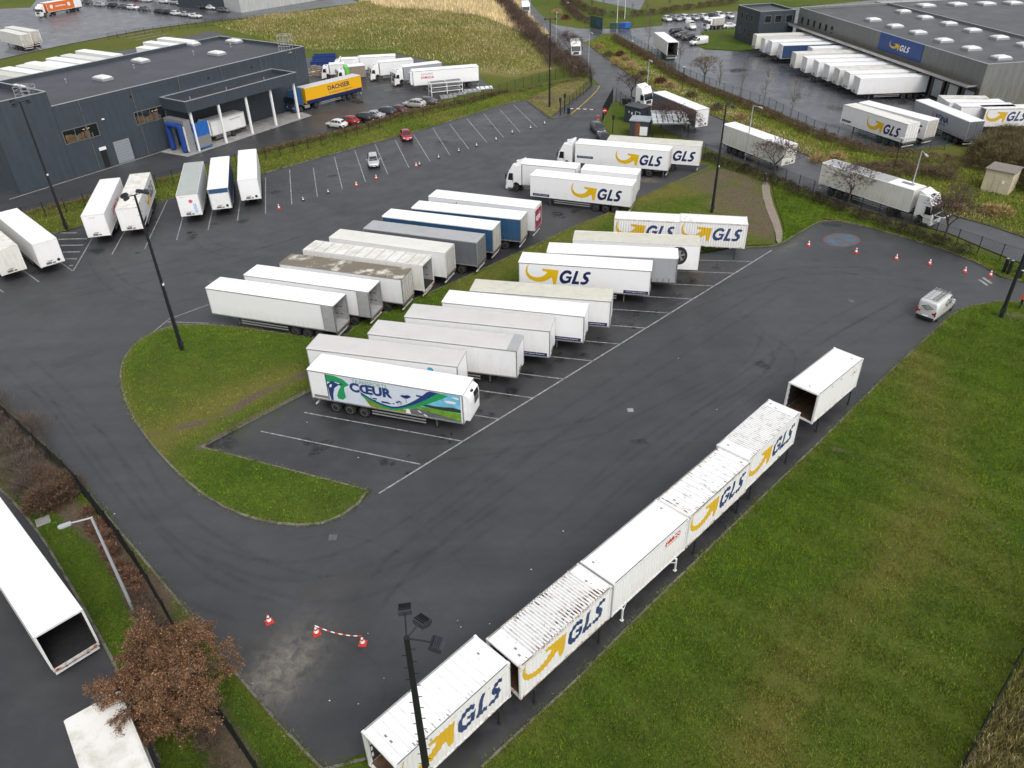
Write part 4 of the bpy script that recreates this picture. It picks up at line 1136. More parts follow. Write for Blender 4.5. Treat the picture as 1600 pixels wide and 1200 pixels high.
# ================================================================== SWAP BODY / CONTAINER   x = 0 door end ... x = L
def swap_body(label, pos_, rz, L=7.3, H=4.0, logo=True, open_end=False, group='swap bodies standing on legs', roofk='ribs', roof='roof_bright', skin='container_white', side='corr',
              trim='frame_rust', legs_m='chassis', corr_side=True, seed=0, legs=True, zb=1.22, cat='swap body'):
    t = thing('swap_body', label, cat, (*pos_, 0), rz, group)
    W2 = 1.25; p = .28
    for s in (-1, 1):
        mb = MB(); vs, fs = [], []
        xs = [.09]; k = 0
        while k * p < L - .09:
            for f in (0, .32, .5, .82):
                c = (k + f) * p
                if .09 < c < L - .09: xs.append(c)
            k += 1
        xs.append(L - .09)
        for x in xs:
            d = corr_depth(x) if corr_side else 0
            vs += [(x, s * (W2 - d), zb + .12), (x, s * (W2 - d), H - .12)]
        for i in range(len(xs) - 1): fs.append((2 * i, 2 * i + 2, 2 * i + 3, 2 * i + 1))
        mb.add(vs, fs, skin)
        mb.box(.09, L - .09, *sorted((s * (W2 - .045), s * (W2 - .06))), zb + .12, H - .12, 'interior_dark')
        mb.build('side_wall', t)
        q = MB()
        q.box(.13, L - .13, *sorted((s * (W2 - .07), s * (W2 + .008))), zb, zb + .12, trim); q.build('side_rail', t); q = MB(); q.box(.13, L - .13, *sorted((s * (W2 - .07), s * (W2 + .008))), H - .12, H - .012, 'frame_white' if trim != 'frame_rust' else trim)
        q.build('side_rail', t)
    for x in (0, L - .13):
        for s in (-1, 1):
            q = MB(); q.box(x, x + .13, *sorted((s * (W2 - .12), s * (W2 + .012))), zb + .1, H - .12, 'frame_white')
            for z in (zb - .02, H - .12): q.box(x - .012, x + .15, *sorted((s * (W2 - .16), s * (W2 + .018))), z, z + .125, trim)
            q.build('corner_post', t)
        q = MB(); q.box(x, x + .13, -W2 + .16, W2 - .16, zb, zb + .12, trim); q.build('end_sill', t)
        q = MB(); q.box(x, x + .13, -W2 + .16, W2 - .16, H - .11, H - .004, 'frame_white'); q.build('end_header', t)
    # roof
    mb = MB(); vs, fs = [], []
    x = .131; st = .205; i = 0; prof = []
    while x < L - .14:
        if roofk == 'ribs' and .9 < x < L - .9:
            prof += [(x, 0), (x + st * .35, 0), (x + st * .5, -.03), (x + st * .85, -.03)]
        elif roofk == 'flat':
            prof += [(x, 0)]
        else:
            prof += [(x, 0), (x + st * .9, 0)] if roofk != 'seams' else [(x, 0)]
        x += st
    prof.append((L - .131, 0))
    for a, dz in prof: vs += [(a, -W2 + .02, H - .012 + dz), (a, W2 - .02, H - .012 + dz)]
    for i in range(len(prof) - 1): fs.append((2 * i, 2 * i + 2, 2 * i + 3, 2 * i + 1))
    gr = [f for i, f in enumerate(fs) if prof[i][1] < 0]; fs = [f for i, f in enumerate(fs) if prof[i][1] >= 0]
    mb.add(vs, fs, roof)
    if gr: mb.add(vs, gr, 'roof_groove')
    mb.add([(.13, -W2 + .06, H - .07), (L - .13, -W2 + .06, H - .07), (L - .13, W2 - .06, H - .07), (.13, W2 - .06, H - .07)], [(0, 1, 2, 3)], 'interior_dark')
    if roofk == 'seams':
        for k in range(1, int(L / .5)): mb.box(k * .5, k * .5 + .018, -W2 + .05, W2 - .05, H - .02, H + .002, 'roof_groove')
    ro = mb.build('roof', t)
    q = MB(); rd = random.Random(seed)
    for _ in range(3 if roofk != 'flat' else 2):      # handling marks and plates
        a = rd.choice((.45, .6, L - .5, L - .75)); y = rd.uniform(-.9, .9); q.box(a, a + .10, y, y + .16, H - .010, H + .006, 'print_grey')
    q.build('roof_plate', ro)
    # ends
    q = MB(); q.box(L - .1, L - .05, -W2 + .12, W2 - .12, zb + .12, H - .11, skin)
    for k in range(9): q.box(L - .05, L - .028, -1.0 + k * .24, -.9 + k * .24, zb + .15, H - .15, skin)
    q.build('end_wall', t)
    q = MB(); q.box(.05, L - .1, -W2 + .06, W2 - .06, zb + .02, zb + .11, 'wood_floor'); q.build('floor', t)
    if not open_end:
        for s in (-1, 1):
            d = MB(); d.box(.02, .06, *sorted((s * .01, s * (W2 - .13))), zb + .125, H - .12, skin); dd = d.build('end_door', t)
            b = MB()
            for yy in (.3, .8): b.tube((-.012, s * yy, zb + .15), (-.012, s * yy, H - .15), .018, .018, 'frame_white', 6, False)
            b.build('locking_bar', dd)
    else:
        d = MB()
        for k in range(4): d.box(.25, .35, -W2 + .062, -W2 + .075, zb + .5 + k * .5, zb + .8 + k * .5, 'black'); d.box(.25, .35, W2 - .075, W2 - .062, zb + .5 + k * .5, zb + .8 + k * .5, 'print_white')
        d.box(.14, .2, W2 - .11, W2 - .062, zb + .12, H - .12, 'frame_white')
        d.build('lashing_rail', t)
    if legs:
        for x in (.95, L - 1.0):
            for s in (-1, 1):
                q = MB(); y = s * (W2 + .10)
                q.box(x - .045, x + .045, y - .045, y + .045, .05, zb + .02, legs_m)
                q.box(x - .1, x + .1, y - .1, y + .1, .012, .05, legs_m); q.box(x - .05, x + .05, *sorted((s * (W2 - .3), y)), zb - .09, zb + .0, legs_m)
                q.bar((x + (.55 if x < L / 2 else -.55), s * (W2 - .05), zb - .03), (x, y, .72), .04, .04, legs_m)
                q.build('support_leg', t)
    q = MB()
    for xx in (1.6, L / 2 - .6, L / 2 + .5, L - 1.7): q.box(xx, xx + .28, -W2 + .02, W2 - .02, zb - .07, zb - .003, trim)
    for s in (-1, 1): q.box(.2, L - .2, *sorted((s * .45, s * .62)), zb - .16, zb - .004, 'chassis')
    q.build('underframe', t)
    if logo:
        lattice_logo(t, .18, -1, z=zb + .85, W2=W2, conf=corr_side, s=.98 * L / 7.3)
    return t

# ================================================================== TRUCK CABS
def cab(t, style='high', col='skin_clean', x=0.0, accent=None):
    """cab whose bumper is at x, nose towards -x"""
    W2 = 1.22
    zt = {'high': 3.75, 'mid': 3.1, 'low': 2.75}[style]; D = {'high': 2.25, 'mid': 1.9, 'low': 1.65}[style]
    zb, zh, zw = .55, 1.55, 2.6 if style == 'high' else 2.35
    q = MB()
    prof = [(x + .04, zb), (x, 1.0), (x + .02, zh), (x + .30, zw), (x + .48, zw + .28), (x + (.95 if style == 'high' else .75), zt), (x + D, zt + .0), (x + D, zb + .45), (x + 1.92, zb + .45), (x + 1.88, zb + .62), (x + 1.5, zb + .85), (x + 1.05, zb + .62), (x + 1.0, zb)]
    if D < 1.9: prof = prof[:7] + [(x + D, zb + .5), (x + 1.6, zb + .5), (x + 1.45, zb + .75), (x + 1.2, zb + .82), (x + .98, zb + .6), (x + .95, zb)]
    q.prism(prof, -W2, W2, col, 'y')
    c = q.build('cab', t, bevel=.07)
    g_ = MB()
    def fq(pts, m): g_.add(pts, [(0, 1, 2, 3)], m)
    e = .012
    fq([(x + .05 - e - .02, -W2 + .12, zh + .1), (x + .05 - e - .02, W2 - .12, zh + .1), (x + .29 - e - .02, W2 - .16, zw - .03), (x + .29 - e - .02, -W2 + .16, zw - .03)], 'glass')
    g_.build('windscreen', c)
    for s in (-1, 1):
        k = MB(); y = s * (W2 + .006)
        k.add([(x + .26, y, zh + .08), (x + 1.02, y, zh + .02), (x + 1.02, y, zw - .02), (x + .45, y, zw - .02)], [(0, 1, 2, 3)], 'glass')
        k.build('side_window', c)
        k = MB(); k.box(x + 1.08, x + 1.10, *sorted((s * W2, s * (W2 + .008))), zb + .9, zw, 'black'); k.box(x + .95, x + 1.05, *sorted((s * W2, s * (W2 + .03))), zh - .12, zh - .07, 'black')
        k.build('door_trim', c)
        k = MB(); k.box(x + .02, x + .14, *sorted((s * (W2 + .12), s * (W2 + .34))), zh + .25, zh + .98, 'black'); k.bar((x + .25, s * W2, zw - .1), (x + .1, s * (W2 + .22), zw - .1), .04, .04, 'black'); k.build('mirror', t)
        k = MB(); k.box(x - .025, x + .03, *sorted((s * .72, s * 1.15)), .86, 1.06, 'lamp_clear'); k.build('headlight', t)
    k = MB()
    for i in range(5): k.box(x - .03 + i * .003, x + .02 + i * .004, -.62, .62, 1.0 + i * .11, 1.07 + i * .11, 'black')
    k.box(x - .012, x + .02, -.66, .66, .96, 1.56, 'alu_dark'); k.build('grille', c)
    k = MB(); k.box(x - .05, x + .25, -W2 - .02, W2 + .02, .36, .80, col if accent is None else accent); k.box(x - .06, x - .04, -.5, .5, .45, .6, 'black'); k.build('bumper', t, bevel=.04)
    k = MB(); k.prism([(x + .30, zw + .0), (x - .02, zw + .05), (x - .0, zw + .09), (x + .36, zw + .12)], -W2 + .1, W2 - .1, 'black_gloss', 'y'); k.build('sun_visor', t)
    k = MB(); k.box(x + .9, x + 1.4, -.35, .35, zt + .0, zt + .03, 'black_gloss'); k.build('roof_hatch', c)
    if style != 'low':
        k = MB()
        top = zt + (.42 if style == 'high' else .62)
        k.prism([(x + 1.15, zt + .0), (x + D - .1, top), (x + D + .04, top - .02), (x + D + .04, zt)], -W2 + .12, W2 - .12, col, 'y'); k.build('roof_fairing', t, bevel=.06)
    # steps and arches
    k = MB()
    for s in (-1, 1): k.box(x + .35, x + .95, *sorted((s * (W2 - .1), s * (W2 + .015))), .40, .56, 'alu_dark')
    k.build('step', t)
    return c
def tractor(t, style='high', col='skin_clean', wheelbase=3.7, accent=None, x=0.0):
    cab(t, style, col, x, accent)
    c = MB()
    for s in (-1, 1): c.box(x + .6, x + wheelbase + 2.1, *sorted((s * .38, s * .48)), .78, 1.02, 'chassis')
    c.tube((x + 1.42, -1.0, .5), (x + 1.42, 1.0, .5), .08, .08, 'chassis'); c.tube((x + 1.4 + wheelbase, -.9, .5), (x + 1.4 + wheelbase, .9, .5), .12, .12, 'chassis')
    c.box(x + 2.3, x + wheelbase + 1.9, -.37, .37, .98, 1.0, 'chassis_rail')
    c.lathe([(.5, 1.0), (.5, 1.12), (.4, 1.16), (.1, 1.16)], 'chassis_rail', 16, 'z', (x + 1.15 + wheelbase, 0, 0))
    c.build('chassis', t)
    for s in (-1, 1):
        wheel(t, x + 1.42, s * 1.05, .5, .32, s, alu=True); wheel(t, x + 1.4 + wheelbase, s * 1.08, .5, .30, s, twin=True)
        k = MB(); k.prism([(x + 2.45, .45), (x + 2.45, 1.0), (x + 3.6, 1.0), (x + 3.6, .45)], *sorted((s * .72, s * 1.2)), 'alu' if s < 0 else 'chassis_rail', 'y'); k.build('fuel_tank', t, bevel=.06)
        k = MB(); w = x + 1.4 + wheelbase
        k.prism([(w - .66, .7), (w - .5, 1.1), (w + .5, 1.1), (w + .66, .7), (w + .62, .7), (w + .47, 1.06), (w - .47, 1.06), (w - .62, .7)], *sorted((s * .8, s * 1.26)), 'black', 'y'); k.build('mudguard', t)
def rigid(name, label, pos_, rz, L=9.0, H=3.7, style='mid', col='skin_clean', box='skin_white', roof='roof_bright', group=None, cat='lorry', accent=None, wheels=True, door='skin_white', trim='alu'):
    """lorry: nose at x = 0, box behind the cab, total length L"""
    t = thing(name, label, cat, (*pos_, 0), rz, group)
    cab(t, style, col, 0.0, accent)
    x0 = 2.35 if style == 'high' else (2.05 if style == 'mid' else 1.8); x1 = L; W2 = 1.26; zb = 1.08
    q = MB(); q.box(x0, x1, -W2, W2, zb, H - .03, box); b = q.build('cargo_box', t)
    q = MB(); q.box(x0 - .01, x1 + .01, -W2 - .012, W2 + .012, H - .03, H + .01, roof); q.build('box_roof', b)
    q = MB()
    for s in (-1, 1):
        q.box(x0 - .012, x1 + .012, *sorted((s * (W2 - .02), s * (W2 + .014))), zb - .04, zb + .08, trim); q.box(x0 - .012, x1 + .012, *sorted((s * (W2 - .02), s * (W2 + .016))), H - .1, H - .032, trim)
        for x in (x0 - .012, x1 - .06): q.box(x, x + .07, *sorted((s * (W2 - .05), s * (W2 + .017))), zb + .08, H - .1, trim)
    q.build('box_frame', b)
    for s in (-1, 1):
        q = MB(); q.box(x1 + .001, x1 + .03, *sorted((s * .01, s * (W2 - .1))), zb + .06, H - .12, door); q.build('rear_door', b)
    c = MB()
    for s in (-1, 1): c.box(1.0, L - .1, *sorted((s * .38, s * .5)), .76, 1.03, 'chassis')
    c.box(x1 - .15, x1 - .02, -1.15, 1.15, .45, .6, 'chassis_rail'); c.build('chassis', t)
    w = L * .70
    for s in (-1, 1):
        wheel(t, 1.35, s * 1.05, .46, .28, s); wheel(t, w, s * 1.07, .46, .28, s, twin=True)
        q = MB()
        for zz in (.55, .8): q.box(2.6, w - .7, *sorted((s * 1.18, s * 1.22)), zz, zz + .1, 'guard_rail')
        q.build('side_guard', t)
        q = MB(); q.box(x1 - .02, x1 + .02, *sorted((s * .8, s * 1.15)), .75, .88, 'lamp_red'); q.build('tail_lamp', t)
    return t

# ================================================================== CARS   nose towards +x
CARM = {}
def car_mat(col):
    k = 'car_%03d_%03d_%03d' % tuple(int(c * 255) for c in col)
    if k not in MATS:
        m = mat(k, col, .22, .25 if max(col) > .3 and min(col) > .3 else .1, spec=.6, var=.04, scale=3, dirt=(.2, .19, .17), dirt_amt=.06, dscale=3)
        m.node_tree.nodes['Principled BSDF'].inputs['Coat Weight'].default_value = .6
        m.node_tree.nodes['Principled BSDF'].inputs['Coat Roughness'].default_value = .08
    return k
CARS = {  # stations: x, half width, sill z, belt z, roof z, roof half width
 'hatch': (3.95, [(0, .60, .42, .80, .82, .50), (.10, .76, .25, .86, .88, .62), (.45, .84, .2, .92, 1.08, .60), (.75, .86, .2, .94, 1.36, .56), (1.2, .87, .2, .94, 1.46, .55), (1.9, .87, .2, .93, 1.50, .56), (2.45, .87, .2, .92, 1.42, .56), (2.9, .86, .2, .91, 1.12, .62), (3.15, .86, .2, .90, .94, .66), (3.6, .80, .22, .82, .84, .62), (3.85, .70, .28, .70, .72, .54), (3.95, .55, .40, .60, .62, .45)], (.68, 3.25)),
 'saloon': (4.55, [(0, .62, .42, .84, .86, .55), (.10, .78, .25, .92, .94, .66), (.5, .86, .2, .95, .99, .68), (.95, .88, .2, .95, 1.14, .60), (1.45, .89, .2, .94, 1.38, .56), (2.0, .89, .2, .93, 1.44, .56), (2.7, .89, .2, .92, 1.40, .57), (3.2, .88, .2, .91, 1.12, .62), (3.5, .87, .2, .90, .94, .68), (4.1, .82, .22, .82, .84, .64), (4.42, .72, .28, .70, .72, .56), (4.55, .56, .40, .60, .62, .46)], (.85, 3.75)),
 'estate': (4.5, [(0, .66, .42, .86, .88, .58), (.06, .80, .25, .94, .98, .66), (.22, .86, .2, .97, 1.30, .60), (.45, .88, .2, .97, 1.44, .58), (1.2, .89, .2, .96, 1.50, .57), (2.0, .89, .2, .95, 1.52, .57), (2.75, .89, .2, .93, 1.44, .57), (3.25, .88, .2, .92, 1.12, .62), (3.5, .87, .2, .91, .96, .68), (4.05, .82, .22, .84, .86, .64), (4.38, .72, .28, .72, .74, .56), (4.5, .56, .40, .60, .62, .46)], (.8, 3.7)),
 'suv': (4.45, [(0, .70, .50, .96, .98, .62), (.08, .84, .32, 1.05, 1.08, .70), (.35, .90, .28, 1.08, 1.38, .64), (.7, .92, .28, 1.07, 1.58, .62), (1.3, .92, .28, 1.06, 1.65, .61), (2.0, .92, .28, 1.05, 1.66, .61), (2.65, .92, .28, 1.04, 1.56, .61), (3.1, .91, .28, 1.03, 1.22, .66), (3.35, .90, .28, 1.02, 1.06, .72), (4.0, .86, .3, .96, .98, .68), (4.33, .78, .36, .82, .84, .60), (4.45, .62, .48, .70, .72, .5)], (.82, 3.6)),
 'van': (4.6, [(0, .74, .40, .98, 1.80, .66), (.05, .86, .25, 1.05, 1.92, .76), (.2, .90, .22, 1.08, 1.96, .78), (.9, .92, .2, 1.08, 1.98, .80), (1.7, .92, .2, 1.08, 1.98, .80), (2.5, .92, .2, 1.07, 1.97, .79), (3.0, .92, .2, 1.05, 1.90, .74), (3.45, .91, .2, 1.03, 1.48, .70), (3.75, .90, .2, 1.00, 1.06, .74), (4.2, .86, .22, .90, .92, .68), (4.48, .76, .28, .76, .78, .58), (4.6, .60, .40, .62, .64, .48)], (.85, 3.75)),
}
def car_protos(kind, col, panel=False):
    key = (kind, col, panel)
    if key in CARM: return CARM[key]
    L, st, wx = CARS[kind]
    cm = car_mat(col)
    rings = []
    for x, hw, z0, zbelt, zroof, rw in st:
        pts = [(0, z0), (hw * .86, z0), (hw * .98, z0 + .16), (hw, (z0 + zbelt) * .5 + .05), (hw * .97, zbelt), (rw * 1.02, zroof - .05), (rw * .86, zroof - .004), (0, zroof + .02)]
        ring = [(x, y, z) for y, z in pts] + [(x, -y, z) for y, z in pts[-2:0:-1]]
        rings.append(ring)
    n = len(rings[0]); vs = [p for r in rings for p in r]; fs = []
    for i in range(len(rings) - 1):
        for j in range(n):
            fs.append((i * n + j, i * n + (j + 1) % n, (i + 1) * n + (j + 1) % n, (i + 1) * n + j))
    fs += [tuple(range(n)), tuple((len(rings) - 1) * n + k for k in range(n - 1, -1, -1))]
    body = MB().add(vs, fs, cm)
    out = {'body': body.mesh('car_body', True)}
    # windows: quads between belt (4) and roof (5) on each side, pillars left between
    def P(i, j): return Vector(rings[i][j])
    def inset(q, ux, uz, off):
        a, b, c, d = q   # a,b belt ; c,d roof (a below d)
        nrm = (b - a).cross(d - a).normalized()
        pts = []
        for u, v in ((ux[0], uz[0]), (ux[1], uz[0]), (ux[1], uz[1]), (ux[0], uz[1])):
            p = (a * (1 - u) + b * u) * (1 - v) + (d * (1 - u) + c * u) * v
            pts.append(p + nrm * off)
        return pts
    ghi = [i for i in range(len(st)) if st[i][4] - st[i][3] > .25]
    i0, i1 = ghi[0], ghi[-1]
    sw = []
    for s in (1, -1):
        m = MB()
        rngs = list(range(max(i0 - 1, 1), min(i1 + 1, len(st) - 1)))
        if panel: rngs = rngs[-3:]
        for i in rngs:
            j, k = (4, 5) if s > 0 else (n - 4, n - 5)
            a, b, c, d = P(i, j), P(i + 1, j), P(i + 1, k), P(i, k)
            h0 = (d - a).length; h1 = (c - b).length
            if max(h0, h1) < .2: continue
            q = inset((a, b, c, d), (.03, .97), (.10, .88), .012 * (1 if s > 0 else -1) * -1)
            q = [p + Vector((0, s * .014, .004)) for p in inset((a, b, c, d), (.05, .95), (.10, .88), 0)]
            m.add(q, [(0, 1, 2, 3)], 'glass_car')
        sw.append(m.mesh('side_window'))
    out['side'] = sw
    # windscreen / rear window: across faces 5,6,7..
    def screen(i, j, up_off):
        m = MB()
        z5 = 5; a = P(i, 5); b = P(j, 5); a2 = P(i, n - 5); b2 = P(j, n - 5)
        q = [a.lerp(b, .06) + Vector((0, -.05, 0)), a.lerp(b, .94) + Vector((0, -.06, 0)), b2.lerp(a2, .06) + Vector((0, .06, 0)), b2.lerp(a2, .94) + Vector((0, .05, 0))]
        q = [p + Vector(up_off) for p in q]
        m.add(q, [(0, 1, 2, 3)], 'glass_car'); return m
    zs = [s[4] for s in st]
    f0 = max(i for i in range(len(st)) if zs[i] > max(zs) - .12); f1 = f0 + 2
    out['front'] = [screen(f0, f0 + 1, (.03, 0, .055)).mesh('windscreen'), screen(f0 + 1, f0 + 2, (.03, 0, .055)).mesh('windscreen')]
    r1 = min(i for i in range(len(st)) if zs[i] > max(zs) - .16)
    out['rear'] = None if panel else screen(max(r1 - 1, 0), r1, (-.03, 0, .05)).mesh('rear_window')
    l = MB(); x = L
    for s in (-1, 1): pass
    hz = st[-2][3] - .08
    out['head'] = [MB().box(L - .28, L - .04, *sorted((s * .40, s * .70)), hz - .02, hz + .10, 'lamp_clear').mesh('headlight') for s in (-1, 1)]
    out['tail'] = [MB().box(-.01, .16, *sorted((s * .52, s * .80)), st[1][3] - .24, st[1][3] - .06, 'lamp_red').mesh('tail_lamp') for s in (-1, 1)]
    d = MB(); d.box(L - .06, L + .012, -.36, .36, .34, .52, 'black'); d.box(L - .02, L + .02, -.22, .22, .38, .46, 'print_white'); d.box(-.03, .02, -.26, .26, .5, .6, 'print_white'); d.box(-.035, .03, -.62, .62, .26, .36, 'black')
    out['trim'] = d.mesh('bumper')
    out['mirror'] = [MB().box(wx[1] - .85, wx[1] - .7, *sorted((s * .90, s * 1.06)), st[6][3] + .02, st[6][3] + .16, cm).mesh('mirror') for s in (-1, 1)]
    out['L'] = L; out['wx'] = wx
    CARM[key] = out
    return out
def car(label, px, heading_px=None, kind='hatch', col=(.6, .6, .6), group=None, rz=None, name='parked_car', cat='car', panel=False, scale=1.0, z=0.0, at=None):
    """px: photo pixel of the ground under the middle of the car; rz: direction the nose points to (world)"""
    p = car_protos(kind, col, panel); L = p['L']
    if at is None: at = g(*px)
    if heading_px is not None:
        h = g(*heading_px); rz = math.atan2(h[1] - at[1], h[0] - at[0])
    o = (at[0] - math.cos(rz) * L / 2, at[1] - math.sin(rz) * L / 2, z + .012)
    t = thing(name, label, cat, o, rz, group); t.scale = (scale,) * 3
    b = link('body', p['body'], t)
    for m in p['side']: link('side_window', m, b)
    for m in p['front']: link('windscreen', m, b)
    if p['rear']: link('rear_window', p['rear'], b)
    for m in p['head']: link('headlight', m, t)
    for m in p['tail']: link('tail_lamp', m, t)
    link('bumper', p['trim'], t)
    for m in p['mirror']: link('mirror', m, t)
    for x in p['wx']:
        for s in (-1, 1): wheel(t, x, s * .80, .32, .2, s, alu=True)
    return t
# ================================================================== VEHICLES OF THE LORRY PARK
def box_axis(x, y, a, W=2.55, L=13.6, front='start'):
    """fit result: corner (u=0, v=0), direction a (deg), v to the left -> front centre and heading of the trailer frame"""
    ca, sa = math.cos(R(a)), math.sin(R(a))
    cx, cy = x - sa * W / 2, y + ca * W / 2
    if front == 'start': return (cx, cy), R(a)
    return (cx + ca * L, cy + sa * L), R(a + 180)
GA = 'semi-trailers parked in the left row of the middle'
GC = 'semi-trailers parked in the right row of the middle'
GL = 'semi-trailers parked nose out beside the grass strip'
A = {'A1':(-29.65,66.95,-18.1,13.9,4.05), 'A2':(-26.69,69.67,-18.4,13.85,4.05), 'A3':(-23.73,72.27,-18.3,13.75,4.03), 'A4':(-21.98,75.46,-19.4,13.9,4.05), 'A5':(-19.78,78.65,-20.2,13.9,4.05), 'A6':(-16.37,81.04,-19.9,13.75,4.03), 'A7':(-14.73,84.54,-19.9,13.8,4.04), 'A8':(-11.55,87.01,-18.4,13.7,4.03), 'A9':(-9.77,90.72,-20.6,13.8,4.04)}
SA = {
 'A1': dict(label='long white box trailer with its rear door swung open, nearest of the left row', skin='skin_clean', roof='roof_bright', rear='open', roofkind='seams'),
 'A2': dict(label='white box trailer with open rear, second from the near end of the left row', skin='skin_clean', roof='roof_bright', rear='open', roofkind='seams'),
 'A3': dict(label='white box trailer whose roof is covered in brown grime', skin='skin_white', roof='roof_brown', roofkind='plain', trim='alu', door='door_dirty'),
 'A4': dict(label='old white trailer with sagging roof panels between raised bows and an open rear', skin='skin_old', roof='roof_stained', roofkind='bows', rear='empty', trim='frame_white'),
 'A5': dict(label='plain cream white box trailer with two specks on its roof, beside the dark grey trailer', skin='skin_white', roof='roof_cream', trim='frame_white', door='door_dirty'),
 'A6': dict(label='dark grey box trailer with pale grey roof', skin='curtain_grey', roof='roof_darkgrey', trim='alu', door='alu_dark'),
 'A7': dict(label='blue curtain-side trailer with white roof, next to the dark grey trailer', skin='curtain_blue', roof='roof_bright', kind='curtain', door='door_dirty'),
 'A8': dict(label='blue curtain-side trailer with white roof, next to the trailer with maroon rear doors', skin='curtain_blue', roof='roof_bright', kind='curtain', door='door_dirty'),
 'A9': dict(label='white box trailer with maroon printed rear doors, farthest of the left row', skin='skin_clean', roof='roof_bright', trim='frame_white', door='skin_white'),
}
TR = {}
for i, (k, d) in enumerate(SA.items()):
    x, y, a, L, H = A[k]
    p, rz = box_axis(x, y, a, L=L)
    d = dict(d); lab = d.pop('label')
    TR[k] = trailer('semi_trailer', lab, p, rz, L=L, H=H, group=GA, seed=i, **d)
# maroon print on the rear doors and the side of the farthest one
t = TR['A9']; L = 13.8
q = MB()
for s in (-1, 1): q.box(L + .03, L + .034, *sorted((s * .06, s * 1.12)), 1.35, 3.6, 'print_maroon')
q.build('rear_print', t)
q = MB(); V, Fs = text_polys('uni', 1, .03); put(q, V, Fs, 'print_white', (L + .037, -.8, 2.2), (0, 1, 0), (0, 0, 1), w=1.5); q.build('lettering', t)
print_on(t, 'uni', 2.7, 3.0, -1, 'print_black', .65, off=.02)
q = MB(); q.add([(7.9 + 1.0 * math.cos(a), -1.283, 2.3 + .95 * math.sin(a)) for a in np.linspace(0, 2 * math.pi, 24, endpoint=False)], [tuple(range(24))], 'print_maroon'); q.build('round_emblem', t)

Cc = {'C1':(-16.62,51.96,-18.0,13.45,3.99), 'C2':(-17.38,55.31,-14.6,13.4,3.95), 'C3':(-12.51,57.59,-14.8,13.4,3.94), 'C4':(-9.60,60.49,-13.8,13.4,3.95), 'C5':(-6.39,63.10,-14.6,13.45,3.97), 'C6':(-3.85,65.30,-12.2,13.5,3.97), 'C7':(0.95,71.39,-11.8,13.45,3.97), 'C8':(3.94,73.63,-9.6,13.55,4.00), 'C9':(6.90,76.58,-9.7,13.5,3.99)}
SC = {
 'C1': dict(label='refrigerated trailer printed with a green road emblem and landscape, nearest of the right row', skin='skin_clean', roof='roof_bright', kind='reefer', trim='alu'),
 'C2': dict(label='white box trailer with light grey roof directly behind the printed refrigerated trailer', skin='skin_clean', roof='roof_grey', trim='alu'),
 'C3': dict(label='white box trailer with beige grey roof ending in a dark grey strip', skin='skin_white', roof='roof_grey', trim='alu'),
 'C4': dict(label='white box trailer with light grey roof above a navy slogan band', skin='skin_white', roof='roof_grey', trim='alu'),
 'C5': dict(label='white box trailer with brilliant white roof above a navy slogan band', skin='skin_clean', roof='roof_bright', trim='alu'),
 'C6': dict(label='white box trailer with beige cream roof and navy slogan band', skin='skin_white', roof='roof_tan', trim='alu'),
 'C7': dict(label='white yellow-arrow box trailer in the right row, beside the light grey curtain trailer', skin='skin_clean', roof='roof_bright', trim='alu'),
 'C8': dict(label='light grey curtain-side trailer between a yellow-arrow trailer and the one with a wheel print', skin='curtain_light', roof='roof_white', kind='curtain'),
 'C9': dict(label='white trailer with dingy roof and a big car wheel picture on its side', skin='skin_clean', roof='roof_tan', trim='frame_white', roofkind='ribs'),
}
for i, (k, d) in enumerate(SC.items()):
    x, y, a, L, H = Cc[k]
    p, rz = box_axis(x, y, a, L=L, front='end')
    d = dict(d); lab = d.pop('label')
    TR[k] = trailer('semi_trailer', lab, p, rz, L=L, H=H, group=GC, seed=i * 2 + 1, **d)
# the camera sees the +y side of these (front at the right): x runs from right to left
for k in ('C3',):
    q = MB(); q.box(.0, .85, -1.27, 1.27, 3.955, 3.965, 'roof_darkgrey'); q.build('roof_strip', TR[k])
lattice_logo(TR['C7'], 12.75, 1, z=1.95, s=1.0)
slogan(TR['C7'], 2.65, 1)
for k in ('C4', 'C5', 'C6'): slogan(TR[k], 2.75, 1)
q = MB(); V, Fs = text_polys('E', 1, .02); put(q, V, Fs, 'print_lightblue', (2.55, 1.283, 3.0), (-1, 0, 0), (0, 0, 1), h=.5)
q.add([(2.35 - .28 * math.cos(a), 1.284, 3.25 + .28 * math.sin(a)) for a in np.linspace(0, 6.28, 16, endpoint=False)], [tuple(range(16))], 'print_lightblue'); q.build('blue_emblem', TR['C2'])
# wheel picture on C9
t = TR['C9']; q = MB(); cx, cz = 2.05, 2.72
def disc(mb, cx, cz, rx, rz_, m, off, n=28, a0=0, a1=2 * math.pi): mb.add([(cx + rx * math.cos(a), 1.275 + off, cz + rz_ * math.sin(a)) for a in np.linspace(a0, a1, n, endpoint=False)], [tuple(range(n))], m)
disc(q, cx + .28, cz, .75, 1.02, 'print_black', .008); disc(q, cx, cz, .80, 1.02, 'print_black', .012)
for r, m, o in ((.64, 'print_grey', .016), (.60, 'print_black', .019)): disc(q, cx, cz, r * .85, r, m, o)
for i in range(5):
    a = i * 2 * math.pi / 5 + .3; u = np.array((math.cos(a) * .85, math.sin(a))); n_ = np.array((-u[1], u[0]))
    pts = [u * .1 + n_ * .10, u * .60 + n_ * .13, u * .60 - n_ * .13, u * .1 - n_ * .10]
    q.add([(cx + p_[0], 1.275 + .023, cz + p_[1]) for p_ in pts], [(0, 1, 2, 3)], 'rim_alu')
disc(q, cx, cz, .15, .17, 'rim_alu', .026)
q.build('wheel_picture', t)

